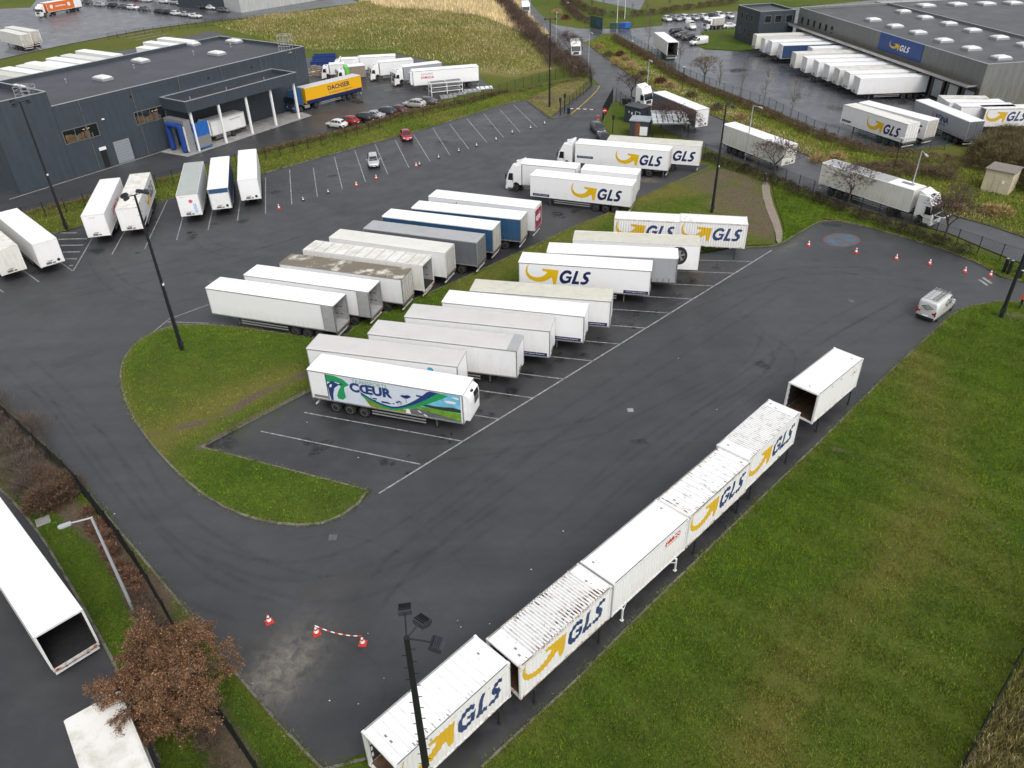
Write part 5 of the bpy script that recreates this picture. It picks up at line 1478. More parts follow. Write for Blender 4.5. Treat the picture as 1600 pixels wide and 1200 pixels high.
# COEUR artwork : coordinates measured left (rear, x = L) to right (front), u in 0..1, v in 0..1
t = TR['C1']; L = 13.45; z0, z1 = 1.30, 3.82
mat('art_green', (.02, .30, .10), .4); mat('art_navy', (.02, .045, .17), .4); mat('art_sky', (.16, .46, .62), .4, var=.3, scale=1.2)
mat('art_olive', (.22, .27, .02), .4, var=.3, scale=2); mat('art_field', (.15, .33, .03), .4, var=.3, scale=2); mat('art_road', (.13, .14, .14), .4, var=.2, scale=2)
mat('art_pale', (.62, .68, .75), .4, var=.06, scale=1); mat('art_palegreen', (.16, .36, .24), .4); mat('art_wood', (.03, .05, .03), .5, var=.4, scale=4)
def AW(u, v, off): return (L - u * L, 1.275 + off, z0 + v * (z1 - z0))
def art(name, pts, m, off, parent=t):
    q = MB(); q.add([AW(u, v, off) for u, v in pts], [tuple(x) for x in tessellate_polygon([[Vector((u, v, 0)) for u, v in pts]])], m); return q.build(name, parent)
bk = art('side_print', [(.12, 0), (.985, 0), (.985, 1), (.12, 1)], 'art_pale', .006)
art('emblem_leaf', [(.122, .99), (.18, .985), (.235, .90), (.275, .72), (.24, .60), (.235, .48), (.24, .20), (.215, .08), (.185, .10), (.18, .22), (.195, .42), (.215, .60), (.19, .72), (.15, .73), (.122, .70)], 'art_green', .010, bk)
art('emblem_road', [(.122, .60), (.155, .76), (.20, .77), (.235, .70), (.20, .64), (.17, .50), (.155, .25), (.15, .0), (.135, .0), (.128, .2), (.127, .45)], 'art_navy', .013, bk)
for a in ([(.135, .53), (.148, .64), (.158, .62), (.147, .50)], [(.172, .735), (.185, .75), (.215, .72), (.205, .69)]): art('road_dash', a, 'print_white', .016, bk)
def curve(us, f): return [(u, f(u)) for u in us]
arc_ = lambda u: .0 + 1.0 * ((u - .52) / .27) ** 2 if u > .52 else .0 + .42 * ((.52 - u) / .17) ** 1.7
us = list(np.linspace(.345, .80, 24))
lo = lambda u: .16 + .84 * max(0, (u - .545) / .245) ** 1.6 if u > .545 else .16 + .36 * ((.545 - u) / .2) ** 1.8
art('photo_field', [(.315, .70), (.36, .36), (.42, .20), (.55, .10), (.64, .12), (.66, .0), (.40, .0)], 'art_olive', .009, bk)
art('photo_sky', [(.70, .30), (.985, .35), (.985, 1.0), (.88, 1.0), (.80, .72)], 'art_sky', .009, bk)
art('photo_meadow', [(.66, .0), (.64, .16), (.72, .36), (.985, .34), (.985, .0)], 'art_field', .0105, bk)
art('photo_road', [(.655, .0), (.665, .20), (.70, .26), (.76, .22), (.985, .05), (.985, .0)], 'art_road', .0125, bk)
art('photo_verge', [(.63, .0), (.64, .17), (.655, .17), (.665, .0)], 'print_white', .014, bk)
art('photo_woods', [(.73, .40), (.76, .47), (.82, .46), (.88, .48), (.94, .52), (.985, .48), (.985, .36), (.88, .35), (.80, .36)], 'art_wood', .0125, bk)
for a in ([(.71, .16), (.716, .19), (.735, .12), (.728, .10)], [(.745, .05), (.752, .08), (.775, .01), (.76, .0)]): art('road_dash', a, 'print_white', .0155, bk)
for a in ([(.88, .72), (.92, .76), (.96, .74), (.95, .66), (.90, .66)], [(.93, .90), (.96, .93), (.98, .90), (.97, .84)]): art('cloud', a, 'print_white', .0105, bk)
gs = [(u, lo(u) - .11 - .10 * max(0, (u - .56) / .25)) for u in us]; ns = [(u, lo(u)) for u in us]; n2 = [(u, lo(u) - .055 - .03 * max(0, (u - .56) / .25)) for u in us]
def band(name, A_, B_, m, off):
    A_ = [(u + (.0), min(v, 1)) for u, v in A_]; B_ = [(u, min(v, 1)) for u, v in B_]
    q = MB(); n = len(A_); q.add([AW(u, v, off) for u, v in A_ + B_], [(i, i + 1, n + i + 1, n + i) for i in range(n - 1)], m); q.build(name, bk)
band('navy_swoosh', ns, [(u + .05 * max(0, (u - .6) / .2), v - .07) for u, v in ns], 'art_navy', .018)
band('green_swoosh', [(u + .05 * max(0, (u - .6) / .2), v - .065) for u, v in ns], [(u + .11 * max(0, (u - .6) / .2), v - .135) for u, v in ns], 'art_green', .0165)
q = MB()
for u, v, w, h in [(.42, .33, .03, .05), (.478, .24, .05, .07), (.55, .26, .012, .04), (.345, .58, .02, .03), (.43, .27, .012, .03), (.71, .72, .035, .06), (.52, .24, .02, .04)]:
    q.add([AW(u, v, .02), AW(u + w, v, .02), AW(u + w, v + h, .02), AW(u, v + h, .02)], [(0, 1, 2, 3)], 'art_navy')
for u, v, r in [(.64, .62, .022), (.655, .66, .02), (.626, .64, .018), (.595, .40, .012), (.58, .36, .01)]:
    q.add([AW(u + r * math.cos(a), v + r * 2.6 * math.sin(a), .0205) for a in np.linspace(0, 6.28, 10, endpoint=False)], [tuple(range(10))], 'art_navy')
for u, v, h in [(.64, .40, .24), (.60, .28, .14), (.585, .26, .12), (.41, .36, .14), (.61, .3, .12)]:
    q.add([AW(u, v, .021), AW(u + .003, v, .021), AW(u + .003, v + h, .021), AW(u, v + h, .021)], [(0, 1, 2, 3)], 'art_navy')
q.build('skyline_print', bk)
q = MB(); V, Fs = text_polys('TRANSPORTS', 1, .012); put(q, V, Fs, 'art_palegreen', AW(.295, .83, .012), (-1, 0, 0), (0, 0, 1), w=3.1, h=.34); q.build('lettering', bk)
q = MB(); V, Fs = text_polys('C\u0152UR', 1, .05); put(q, V, Fs, 'art_navy', AW(.275, .47, .012), (-1, 0, 0), (0, 0, 1), w=3.75, h=.92); q.build('lettering', bk)
q = MB(); q.add([AW(.118, .0, .012), AW(.124, .0, .012), AW(.124, 1, .012), AW(.118, 1, .012)], [(0, 1, 2, 3)], 'black'); q.add([AW(.02, .02, .008), AW(.116, .02, .008), AW(.116, .12, .008), AW(.02, .12, .008)], [(0, 1, 2, 3)], 'print_grey'); q.build('rear_band', t)

# left upper row
Lr = {'L1':(-50.65,80.38,134.6,13.5,3.98), 'L2':(-48.48,87.61,104.6,13.4,3.97), 'L3':(-45.13,89.45,104.7,13.45,3.98), 'L4':(-39.28,93.74,104.7,13.45,3.98), 'L5':(-36.05,95.89,105.6,13.5,3.97), 'L6':(-33.11,99.09,105.4,13.5,3.97)}
SL = {
 'L1': dict(label='white ribbed-roof trailer with round black hole in its front wall, left of the hatched markings', skin='skin_white', roof='roof_white', roofkind='ribs', trim='frame_white', seed=2),
 'L2': dict(label='white smooth-roofed trailer with red side lettering, right of the hatched markings', skin='skin_clean', roof='roof_white', trim='frame_white', seed=3),
 'L3': dict(label='white yellow-arrow trailer with yellowed roof ribs behind the floodlights of the island mast', skin='skin_white', roof='roof_stained', roofkind='ribs', trim='frame_white', seed=5),
 'L4': dict(label='trailer with pale green-grey ribbed roof and a round pink sticker on its front wall', skin='skin_white', roof='roof_green', roofkind='ribs', trim='frame_white', seed=7),
 'L5': dict(label='navy curtain-side trailer with crumpled white roof and a blue band on its front', skin='curtain_navy', roof='roof_bright', kind='curtain', roofkind='tarp', seed=8),
 'L6': dict(label='white box trailer with bright roof, right of the navy curtain-side one', skin='skin_clean', roof='roof_bright', trim='frame_white', seed=10),
}
for k, d in SL.items():
    x, y, a, L, H = Lr[k]
    p, rz = box_axis(x, y, a, L=L)
    d = dict(d); lab = d.pop('label'); TR[k] = trailer('semi_trailer', lab, p, rz, L=L, H=H, group=GL, **d)
# second one at the frame's left edge
c_ = np.array(g(27, 383, 4.0)); a = 134.6
p0 = (c_[0], c_[1])
TR['L0'] = trailer('semi_trailer', 'white trailer with yellow stained roof, cut by the left edge', box_axis(*p0, a)[0], R(a), L=13.5, skin='skin_old', roof='roof_stained', roofkind='ribs', trim='frame_white', group=GL, seed=1)
lattice_logo(TR['L3'], 5.6, -1, z=1.9)
q = MB(); q.add([(1.0, -1.283, 1.35), (3.2, -1.283, 1.35), (3.2, -1.283, 1.75), (1.0, -1.283, 1.75)], [(0, 1, 2, 3)], 'logo_navy'); q.build('slogan_band', TR['L3'])
print_on(TR['L2'], 'SAMADA', 4.0, 2.2, -1, 'print_red', .8, off=.02, w=5.2)
end_print(TR['L2'], 'N. SAMADA', .55, 3.5, 'print_red', .10)
q = MB(); q.add([(-.013, -.25 + .24 * math.cos(a), 3.05 + .24 * math.sin(a)) for a in np.linspace(0, 6.28, 20, endpoint=False)], [tuple(range(20))], 'sticker_pink'); q.build('round_sticker', TR['L4'])
q = MB(); q.add([(-.013, -.5, 1.5), (-.013, -.9, 1.5), (-.013, -.8, 2.7), (-.013, -.45, 2.7)], [(0, 1, 2, 3)], 'sticker_blue'); q.build('blue_print', TR['L4'])
end_print(TR['L4'], 'SCHMITZ', 1.0, 3.62, 'print_grey', .09)
q = MB(); q.box(-.02, -.004, -1.16, 1.16, 3.3, 3.85, 'curtain_blue'); q.box(-.09, .08, -1.3, 1.3, 3.9, 4.02, 'roof_bright'); q.build('blue_header', TR['L5'])

# ---- GLS group by the gate
def two_pt(a, b, z=4.0):
    A_, B_ = np.array(g(*a, z)), np.array(g(*b, z)); d = B_ - A_; return A_, B_, math.atan2(d[1], d[0])
def near_edge(a, b, W=2.55, z=4.0, front='a', L=None):
    """a -> b: top edge nearest the camera (box lies on its left)"""
    A_, B_, an = two_pt(a, b, z); n = np.array((-math.sin(an), math.cos(an))) * W / 2; u = np.array((math.cos(an), math.sin(an)))
    m = (A_ + B_) / 2 + n; L = L or np.hypot(*(B_ - A_))
    if front == 'a': return tuple(m - u * L / 2), an
    return tuple(m + u * L / 2), an + math.pi
GG = 'trucks and trailers standing by the gate'
p, rz = box_axis(3.00, 97.80, -21.2)
t = TR['G1'] = trailer('semi_trailer', 'white yellow-arrow trailer with three axles in full view, nearest of the group by the gate', p, rz, skin='skin_clean', roof='roof_bright', trim='frame_white', group=GG, seed=3)
lattice_logo(t, 5.6, -1, z=1.75); slogan(t, .35, -1, w=2.3)
# white drawbar combination behind it
def at_edge(a, b, L, z=4.0, front='a', W=2.55): return near_edge(a, b, W, z, front, L)
ang = R(-19.5); u = np.array((math.cos(ang), math.sin(ang))); n_ = np.array((-u[1], u[0]))
far2 = np.array(g(1002, 263, 4.0)); mid = far2 - n_ * 1.27
o = mid - u * 18.2
t = rigid('lorry', 'white sleeper-cab lorry whose trailer stands close behind it, hidden partly by the nearest yellow-arrow trailer', tuple(o), ang, L=9.9, H=4.0, style='high', group=GG, roof='roof_bright')
q = mid - u * 7.6
t2 = trailer('drawbar_trailer', 'white drawbar trailer coupled behind the white lorry, its rear sticking out beyond the yellow-arrow trailer', tuple(q), ang, L=7.6, skin='skin_clean', roof='roof_bright', trim='frame_white', wheels_x=[3.6, 4.9], legs=False, group=GG, seed=5)
p, rz = near_edge((898, 223.5), (1047.7, 236), L=13.7)
t = TR['G3'] = trailer('semi_trailer', 'white yellow-arrow trailer hitched to a tractor unit, middle yellow-arrow one by the gate', p, rz, L=13.7, skin='skin_clean', roof='roof_bright', trim='frame_white', wheels_x=[8.4, 9.7, 11.0], legs=False, group=GG, seed=7)
lattice_logo(t, 6.0, -1, z=1.7); slogan(t, .3, -1, w=2.4, z=1.9)
q = MB()
for s in (-1, 1): q.box(13.0, 13.12, *sorted((s * 1.0, s * 1.12)), .05, 1.15, 'chassis_rail')
q.build('support_leg', t)
u = np.array((math.cos(rz), math.sin(rz))); q = np.array(p) - u * 2.75
t = thing('tractor_unit', 'white tractor unit pulling the middle yellow-arrow trailer by the gate', 'truck', (*q, 0), rz, GG); tractor(t, 'high', 'skin_clean')
p, rz = near_edge((949.4, 218), (1096.4, 227), L=13.6)
t = TR['G4'] = trailer('semi_trailer', 'yellow-arrow trailer with beige roof, farthest of the group by the gate', p, R(-18), L=13.6, skin='skin_white', roof='roof_tan', trim='frame_white', wheels_x=[8.4, 9.7], group=GG, seed=9)
lattice_logo(t, 6.2, -1, z=1.7)
# two GLS swap bodies standing end to end
SW = 'yellow-arrow swap bodies standing on legs'
for k, lab, op in (((12.07, 82.11, -11.5, 7.36), 'left one of two yellow-arrow swap bodies standing end to end near the footpath', 0), ((19.35, 80.90, -11.7, 7.40), 'right one of the two end-to-end yellow-arrow swap bodies, rust specks on its roof', 1)):
    x, y, a, L = k; p, rz = box_axis(x, y, a, 2.5)
    swap_body(lab, p, rz, L=L, H=4.05, roofk='flat', roof='roof_rusty' if op else 'roof_white', seed=op)

# ---- the line of swap bodies along the meadow
K = {'K1':(-5.62,18.65,45.6,7.41,4.05), 'K2':(0.08,23.73,44.1,7.32,3.92), 'K3':(5.48,29.03,44.2,7.37,3.80), 'K4':(10.83,34.13,44.8,7.25,3.90), 'K5':(15.83,39.21,45.6,7.34,4.08), 'K6':(23.13,46.75,43.0,7.28,3.95)}
SK = {
 'K1': dict(label='white yellow-arrow swap body with smooth seamed roof nearest the camera, behind the tall floodlight mast', open_end=True, roofk='seams', roof='roof_bright', trim='frame_white'),
 'K2': dict(label='yellow-arrow swap body with rust and grime along both edges of its ribbed roof', open_end=True, roofk='ribs', roof='roof_rusty'),
 'K3': dict(label='plain white corrugated swap body with a small red name and white legs, without yellow-arrow print', logo=False, roofk='flat', roof='roof_bright', legs_m='frame_white', trim='frame_white'),
 'K4': dict(label='yellow-arrow swap body with rusty roof edges, between the plain corrugated one and the ribbed one', roofk='seams', roof='roof_rusty'),
 'K5': dict(label='yellow-arrow swap body with clean ribbed roof, next to the lone open one', roofk='ribs', roof='roof_bright', trim='frame_white'),
 'K6': dict(label='white swap body standing apart with an open empty end facing the row', logo=False, open_end=True, roofk='flat', roof='roof_bright', trim='frame_white'),
}
for i, (k, d) in enumerate(SK.items()):
    x, y, a, L, H = K[k]; p, rz = box_axis(x, y, a, 2.5); d = dict(d); lab = d.pop('label')
    TR[k] = swap_body(lab, p, rz, L=L, H=H, seed=i + 3, zb={'K3': 1.05}.get(k, 1.22), **d)
mat('rust', (.27, .15, .09), .9, var=.5, scale=9); mat('scuff', (.46, .46, .45), .8, var=.4, scale=9)
def rust_marks(t, L, H, spans, seed, z=.002):
    rd = random.Random(seed); q = MB(); st = .205
    for x0, x1, y0, y1, n, m in spans:
        for _ in range(n):
            x = .131 + st * (round(rd.uniform(x0, x1) / st) + .5); y = rd.uniform(y0, y1); h = rd.uniform(.05, .28); w = rd.uniform(.02, .07)
            q.add([(x, y, H + z), (x + w, y + rd.uniform(-.03, .03), H + z), (x + w * rd.uniform(.5, 1.3), y + h, H + z), (x + rd.uniform(-.02, .02), y + h * rd.uniform(.7, 1), H + z)], [(0, 1, 2, 3)], m)
    q.build('rust_marks', t)['kind'] = 'stuff'
rust_marks(TR['K2'], 7.32, 3.92, [(3.6, 6.4, -1.15, -.75, 60, 'rust'), (1.5, 4.2, -1.1, -.6, 50, 'scuff'), (1.4, 6.2, .75, 1.1, 60, 'scuff'), (.2, 7.0, -1.2, -1.12, 25, 'rust'), (4.2, 6.4, -1.1, -.5, 30, 'scuff')], 3)
rust_marks(TR['K4'], 7.25, 3.90, [(-.05, .1, -1.1, 1.0, 22, 'rust'), (.3, 6.8, .9, 1.12, 26, 'rust'), (.3, 6.8, -1.2, -1.1, 22, 'rust'), (.8, 6.4, -.9, .9, 34, 'scuff')], 5)
rust_marks(TR['K1'], 7.41, 4.05, [(.5, 6.8, -1.2, -1.1, 22, 'scuff'), (1.4, 3.4, -1.18, -1.0, 10, 'rust')], 6)
rust_marks(TR['K5'], 7.34, 4.08, [(.1, 6.9, -1.2, -1.12, 12, 'rust'), (.8, 6.4, -.9, .9, 14, 'scuff')], 7)
for k_, L_, zb_ in (('K1', 7.41, 1.22), ('K2', 7.32, 1.22), ('K4', 7.25, 1.22), ('K5', 7.34, 1.22), ('K6', 7.28, 1.22)):
    rd = random.Random(L_); q = MB()
    for _ in range(46):
        x = rd.choice((0, L_)) + rd.gauss(0, .12) if rd.random() < .35 else rd.uniform(.1, L_ - .1); x = min(max(x, .02), L_ - .06); z = zb_ + rd.uniform(-.01, .12) if rd.random() < .8 else rd.uniform(3.5, 3.75)
        q.box(x, x + rd.uniform(.03, .22), -1.2625, -1.2605, z, z + rd.uniform(.015, .07), 'rust')
    q.build('rust_marks', TR[k_])['kind'] = 'stuff'
print_on(TR['K3'], 'seaco', 5.0, 3.05, -1, 'print_red', .36, 1.25, .03, w=1.6, conf=True)
q = MB(); q.add([(5.0, -1.262, 2.93), (6.3, -1.262, 2.93), (6.6, -1.262, 3.0), (6.3, -1.262, 2.97), (5.0, -1.262, 2.97)], [(0, 1, 2, 3, 4)], 'print_red'); q.build('underline_print', TR['K3'])
print_on(TR['K6'], 'EAC', 5.7, 3.0, -1, 'print_grey', .32, 1.25, .0, w=.9, conf=True)

# ---- trailers on the service road, lower left
def roof_box(p_near_r, p_near_l, L, z=4.0, W=2.55):
    """front edge (nearest the camera) given by its right and left roof corners; box extends away to the upper left"""
    a, b = np.array(g(*p_near_r, z)), np.array(g(*p_near_l, z)); d = b - a; d /= np.hypot(*d)
    m = (a + b) / 2; n = np.array((d[1], -d[0]))
    return m, n
m, n = roof_box((128.8, 951), (51, 996), 13.6)
if n[1] < 0: n = -n
# direction from the long right-hand roof edge
e = np.array(g(0, 776, 4.0)) - np.array(g(128.8, 951, 4.0)); e /= np.hypot(*e)
o = m + e * 13.6
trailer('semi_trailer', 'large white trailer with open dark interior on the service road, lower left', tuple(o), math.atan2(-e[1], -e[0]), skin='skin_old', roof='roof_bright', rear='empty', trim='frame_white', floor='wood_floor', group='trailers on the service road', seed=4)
c0 = np.array(g(99.5, 1126, 4.0)); e2 = np.array(g(123.8, 1200, 4.0)) - c0; e2 /= np.hypot(*e2); nn = np.array((-e2[1], e2[0]))
if nn[0] < 0: nn = -nn
trailer('semi_trailer', 'white trailer with a damp streaked roof at the bottom left, partly under the brown-leaved tree', tuple(c0 + nn * 1.275), math.atan2(e2[1], e2[0]), skin='skin_white', roof='roof_stained', trim='frame_white', roofkind='plain', group='trailers on the service road', seed=6)
# ================================================================== BUILDINGS
def wallpt(px, py, P0, d):
    """point of the vertical wall through P0 with direction d seen at a pixel -> (distance along the wall, height)"""
    xd, yd = (px - 800) / F, (py - 600) / F
    X, Y = xd * cr + yd * sr, -xd * sr + yd * cr
    D = np.array((X, cp - sp * Y, -sp - cp * Y))
    n = np.array((-d[1], d[0])); t = (n @ np.array(P0)) / (n @ D[:2])
    p = D * t; return float((p[:2] - np.array(P0)) @ np.array(d)), float(p[2] + CH)
def clad(name, col, rough=.45, pitch=.35, horiz=False, dirt=0.0):
    def f(N, L, b):
        geo = N.new('ShaderNodeNewGeometry')
        v = pos(N, L, (1, 1, .25))
        n = ramp(N, L, noise(N, L, v, 1.2, 6, .65), .3, .7, .86, 1.12)
        c = mixc(N, L, 1.0, col, n, 'MULTIPLY')
        if dirt:
            sx = N.new('ShaderNodeSeparateXYZ'); L.new(geo.outputs['Position'], sx.inputs[0])
            low = ramp(N, L, sx.outputs[2], 4.8, 6.2, 1.0, 0.0)
            c = mixc(N, L, mth(N, L, 'MULTIPLY', low, ramp(N, L, noise(N, L, v, 2.2, 8, .7), .45, .62, 0, dirt)), c, (.12, .115, .05))
        dt = N.new('ShaderNodeVectorMath'); dt.operation = 'DOT_PRODUCT'; L.new(geo.outputs['Position'], dt.inputs[0]); dt.inputs[1].default_value = (3.6, 5.1, 0)
        c = mixc(N, L, 1.0, c, ramp(N, L, mth(N, L, 'SINE', dt.outputs['Value']), -.8, .8, .975, 1.02), 'MULTIPLY')
        L.new(c, b.inputs['Base Color']); b.inputs['Roughness'].default_value = rough
    attr_mat(name, f)
clad('clad_blue', (.046, .058, .072)); clad('clad_dark', (.040, .050, .062)); clad('clad_grey', (.165, .17, .165), dirt=.8); clad('clad_pale', (.42, .43, .42))
mat('felt', (.040, .043, .052), .5, var=.22, scale=.25, dirt=(.10, .10, .10), dirt_amt=.3, dscale=.6, stretch=(1, 1, 1))
mat('felt_green', (.070, .074, .074), .5, var=.2, scale=.3, dirt=(.13, .13, .12), dirt_amt=.35, dscale=.3)
mat('capping', (.42, .43, .44), .4, .4)
mat('skylight', (.74, .76, .74), .3, var=.1, scale=1)
mat('roller_door', (.30, .32, .35), .45, .2, var=.06, scale=2)
mat('amber_dim', (.11, .075, .025), .5, var=.5, scale=3)
mat('warm_light', (.5, .35, .12), .5, emit=(1, .65, .25), emit_s=.5)
mat('shelter_sheet', (.42, .45, .46), .35, var=.25, scale=2)
mat('wood_clad', (.17, .06, .025), .7, var=.35, scale=3)
mat('metal_roof', (.36, .40, .43), .35, .4, var=.2, scale=1)
mat('panel_blue', (.02, .12, .40), .4, var=.2, scale=2); mat('brush_blue', (.008, .045, .22), .9, var=.3, scale=8)
mat('cream_wall', (.52, .46, .33), .8, var=.12, scale=1.5, dirt=(.25, .21, .13), dirt_amt=.3, dscale=1)

def building(label, poly, H, wall, roof='felt', cap='capping', par=.55, name='warehouse', cat='building', capw=.22, z0=0.0):
    t = thing(name, label, cat, (*poly[0], z0)); o = np.array(poly[0])
    P = [np.array(p) - o for p in poly]; n = len(P)
    area = sum(P[i][0] * P[(i + 1) % n][1] - P[(i + 1) % n][0] * P[i][1] for i in range(n))
    if area < 0: P = P[::-1]
    inner = []
    for i in range(n):
        a, b, c = P[i - 1], P[i], P[(i + 1) % n]
        d1 = (b - a) / np.hypot(*(b - a)); d2 = (c - b) / np.hypot(*(c - b)); n1 = np.array((-d1[1], d1[0])); n2 = np.array((-d2[1], d2[0]))
        m = n1 + n2; m = m / (m @ n1) if abs(m @ n1) > .1 else n1
        inner.append(b + m * capw)
    for i in range(n):
        a, b, ia, ib = P[i], P[(i + 1) % n], inner[i], inner[(i + 1) % n]
        q = MB()
        q.add([(*a, 0), (*b, 0), (*b, H - .06), (*a, H - .06)], [(0, 1, 2, 3)], wall)
        q.add([(*ia, H - par), (*ib, H - par), (*ib, H - .06), (*ia, H - .06)], [(3, 2, 1, 0)], wall)
        w = q.build('wall', t)
        q = MB(); e = .03; d = (b - a) / np.hypot(*(b - a)); nn = np.array((-d[1], d[0]))
        oa, ob = a - nn * e, b - nn * e; ja, jb = ia + nn * e, ib + nn * e
        q.add([(*oa, H - .06), (*ob, H - .06), (*jb, H - .06), (*ja, H - .06), (*oa, H + (i % 2) * .002), (*ob, H + (i % 2) * .002), (*jb, H + (i % 2) * .002), (*ja, H + (i % 2) * .002)], [(4, 5, 6, 7), (0, 1, 5, 4), (2, 3, 7, 6), (1, 2, 6, 5), (3, 0, 4, 7)], cap)
        q.build('coping', w)
    q = MB(); q.add([(*p, H - par) for p in inner], [tuple(x) for x in tessellate_polygon([[Vector((*p, 0)) for p in inner]])], roof)
    r = q.build('roof', t)
    return t, o, r
def on_wall(t, o, P0, d, s0, s1, z0, z1, m, name, proud=.03, depth=.12, side=None):
    """panel on the camera side of a wall; side = outward normal"""
    d = np.array(d); nn = np.array((d[1], -d[0])) if side is None else np.array(side)
    a = np.array(P0) - o + d * s0; b = np.array(P0) - o + d * s1
    q = MB(); A_ = [a + nn * proud, b + nn * proud, b - nn * (depth - proud), a - nn * (depth - proud)]
    q.add([(*p, z0) for p in A_] + [(*p, z1) for p in A_], [(0, 3, 2, 1), (4, 5, 6, 7), (0, 1, 5, 4), (1, 2, 6, 5), (2, 3, 7, 6), (3, 0, 4, 7)], m)
    return q.build(name, t)
def window_on(t, o, P0, d, s0, s1, z0, z1, frame='alu_dark', glass='glass', mull=1, lit=False):
    f = MB(); d = np.array(d); nn = np.array((d[1], -d[0])); w = .08
    a = np.array(P0) - o
    def bx(x0, x1, u0, u1, m, mb, pr0, pr1):
        A_ = [a + d * x0 + nn * pr1, a + d * x1 + nn * pr1, a + d * x1 + nn * pr0, a + d * x0 + nn * pr0]
        mb.add([(*p, u0) for p in A_] + [(*p, u1) for p in A_], [(0, 3, 2, 1), (4, 5, 6, 7), (0, 1, 5, 4), (1, 2, 6, 5), (2, 3, 7, 6), (3, 0, 4, 7)], m)
    bx(s0 - w, s1 + w, z0 - w, z0, frame, f, .0, .07); bx(s0 - w, s1 + w, z1, z1 + w, frame, f, .0, .07)
    bx(s0 - w, s0, z0, z1, frame, f, .0, .07); bx(s1, s1 + w, z0, z1, frame, f, .0, .07)
    for k in range(1, mull): x = s0 + (s1 - s0) * k / mull; bx(x - .03, x + .03, z0, z1, frame, f, .0, .06)
    fo = f.build('window', t)
    for k in range(mull):
        g_ = MB(); bx(s0 + (s1 - s0) * k / mull + .03, s0 + (s1 - s0) * (k + 1) / mull - .03, z0, z1, glass, g_, .005, .03)
        g_.build('pane', fo)
    if lit:
        g_ = MB(); rd = random.Random(5)
        for k in range(3): x = rd.uniform(s0 + .2, s1 - .6); bx(x, x + .3, z1 - .45, z1 - .38, 'warm_light', g_, .031, .036)
        for k in range(9): x = s0 + .2 + (s1 - s0 - .9) * k / 9; h2 = rd.uniform(.3, .7) * (z1 - z0); bx(x, x + rd.uniform(.25, .6), z0 + .05, z0 + h2, rd.choice(['amber_dim', 'wood_floor', 'mud', 'chassis_rail']), g_, .031, .034)
        g_.build('interior_glow', fo)
    return fo
def skylight(parent, o, p, z, s=1.1, a=0.0, s2=None):
    q = MB(); s2 = s2 or s
    q.box(-s, s, -s2, s2, 0, .35, 'capping'); q.box(-s * .88, s * .88, -s2 * .88, s2 * .88, .35, .5, 'skylight'); q.box(-s * .7, s * .7, -s2 * .7, s2 * .7, .5, .6, 'skylight')
    k = q.build('skylight', parent); k.location = (p[0] - o[0], p[1] - o[1], z); k.rotation_euler = (0, 0, a)
    return k

# ---- haulage warehouse, upper left
HB = 10.35
S_ = np.array(g(80, 166, HB)); B_ = np.array(g(475, 72, HB)); dF = (B_ - S_) / np.hypot(*(B_ - S_)); nF = np.array((-dF[1], dF[0]))
A_ = np.array((-70.67, 106.92)); A_ = S_ + dF * ((A_ - S_) @ dF)
bk_ = np.array(g(150, 95, HB)); depth = (bk_ - S_) @ nF
C1_ = np.array(g(325, 54, HB)); dC = (C1_ - B_) @ nF
main = [S_, B_, B_ + nF * depth, S_ + nF * depth]
wh, o_w, wroof = building('dark blue clad warehouse with flat felt roof and long canopy, upper left', main, HB, 'clad_blue')
aW = math.atan2(dF[1], dF[0])
for px in [(161, 124), (220, 96.5), (339, 85), (366, 66), (26, 139), (95, 112) if 0 else (300, 70)]:
    skylight(wroof, o_w, g(*px, HB - .5), HB - .54, 1.0, aW, 1.5)
for px in [(104, 130), (210, 107), (303, 86), (361, 74)]:
    q = MB(); q.tube((0, 0, 0), (0, 0, .6), .07, .07, 'capping', 8); q.lathe([(.16, .6), (.16, .72), (.02, .78)], 'capping', 8); k = q.build('roof_vent', wroof); p = g(*px, HB - .5); k.location = (p[0] - o_w[0], p[1] - o_w[1], HB - .55)
for px in [(97, 206, 150, 192, 101, 226, 3), (209, 176, 255, 165, 212, 196, 4)]:
    s0, z1 = wallpt(px[0], px[1], S_, dF); s1, z1b = wallpt(px[2], px[3], S_, dF); s2, z0 = wallpt(px[4], px[5], S_, dF)
    window_on(wh, o_w, S_, dF, s0, s1, z0, (z1 + z1b) / 2, mull=px[6], lit=True)
s0, z1 = wallpt(176, 222.5, S_, dF); s1, _ = wallpt(201, 216, S_, dF)
rd_ = on_wall(wh, o_w, S_, dF, s0, s1, .0, z1, 'roller_door', 'roller_door', .05)
on_wall(wh, o_w, S_, dF, s1 + .02, s1 + .5, .0, z1 + .1, 'clad_dark', 'door_jamb', .09)
for k in range(8): on_wall(rd_, o_w, S_, dF, s0 + .02, s1 - .02, .2 + k * z1 / 8.3, .24 + k * z1 / 8.3, 'alu_dark', 'slat_joint', .062, .01)
s0, z1 = wallpt(156.5, 236, S_, dF); s1, _ = wallpt(165, 233, S_, dF)
dd = on_wall(wh, o_w, S_, dF, s0, s1, .0, z1, 'black', 'door', .05); on_wall(dd, o_w, S_, dF, s0 - .1, s1 + .1, z1 + .05, z1 + .5, 'print_white', 'sign_plate', .12)
for px in [(204, 151), (325.5, 122), (393, 105)]:
    s_, z_ = wallpt(*px, S_, dF); on_wall(wh, o_w, S_, dF, s_ - .15, s_ + .15, z_ - .15, z_ + .15, 'black', 'wall_vent', .05)
s_, z_ = wallpt(160, 186, S_, dF); on_wall(wh, o_w, S_, dF, s_ - .2, s_ + .2, z_ - .1, z_ + .1, 'print_white', 'wall_lamp', .2)
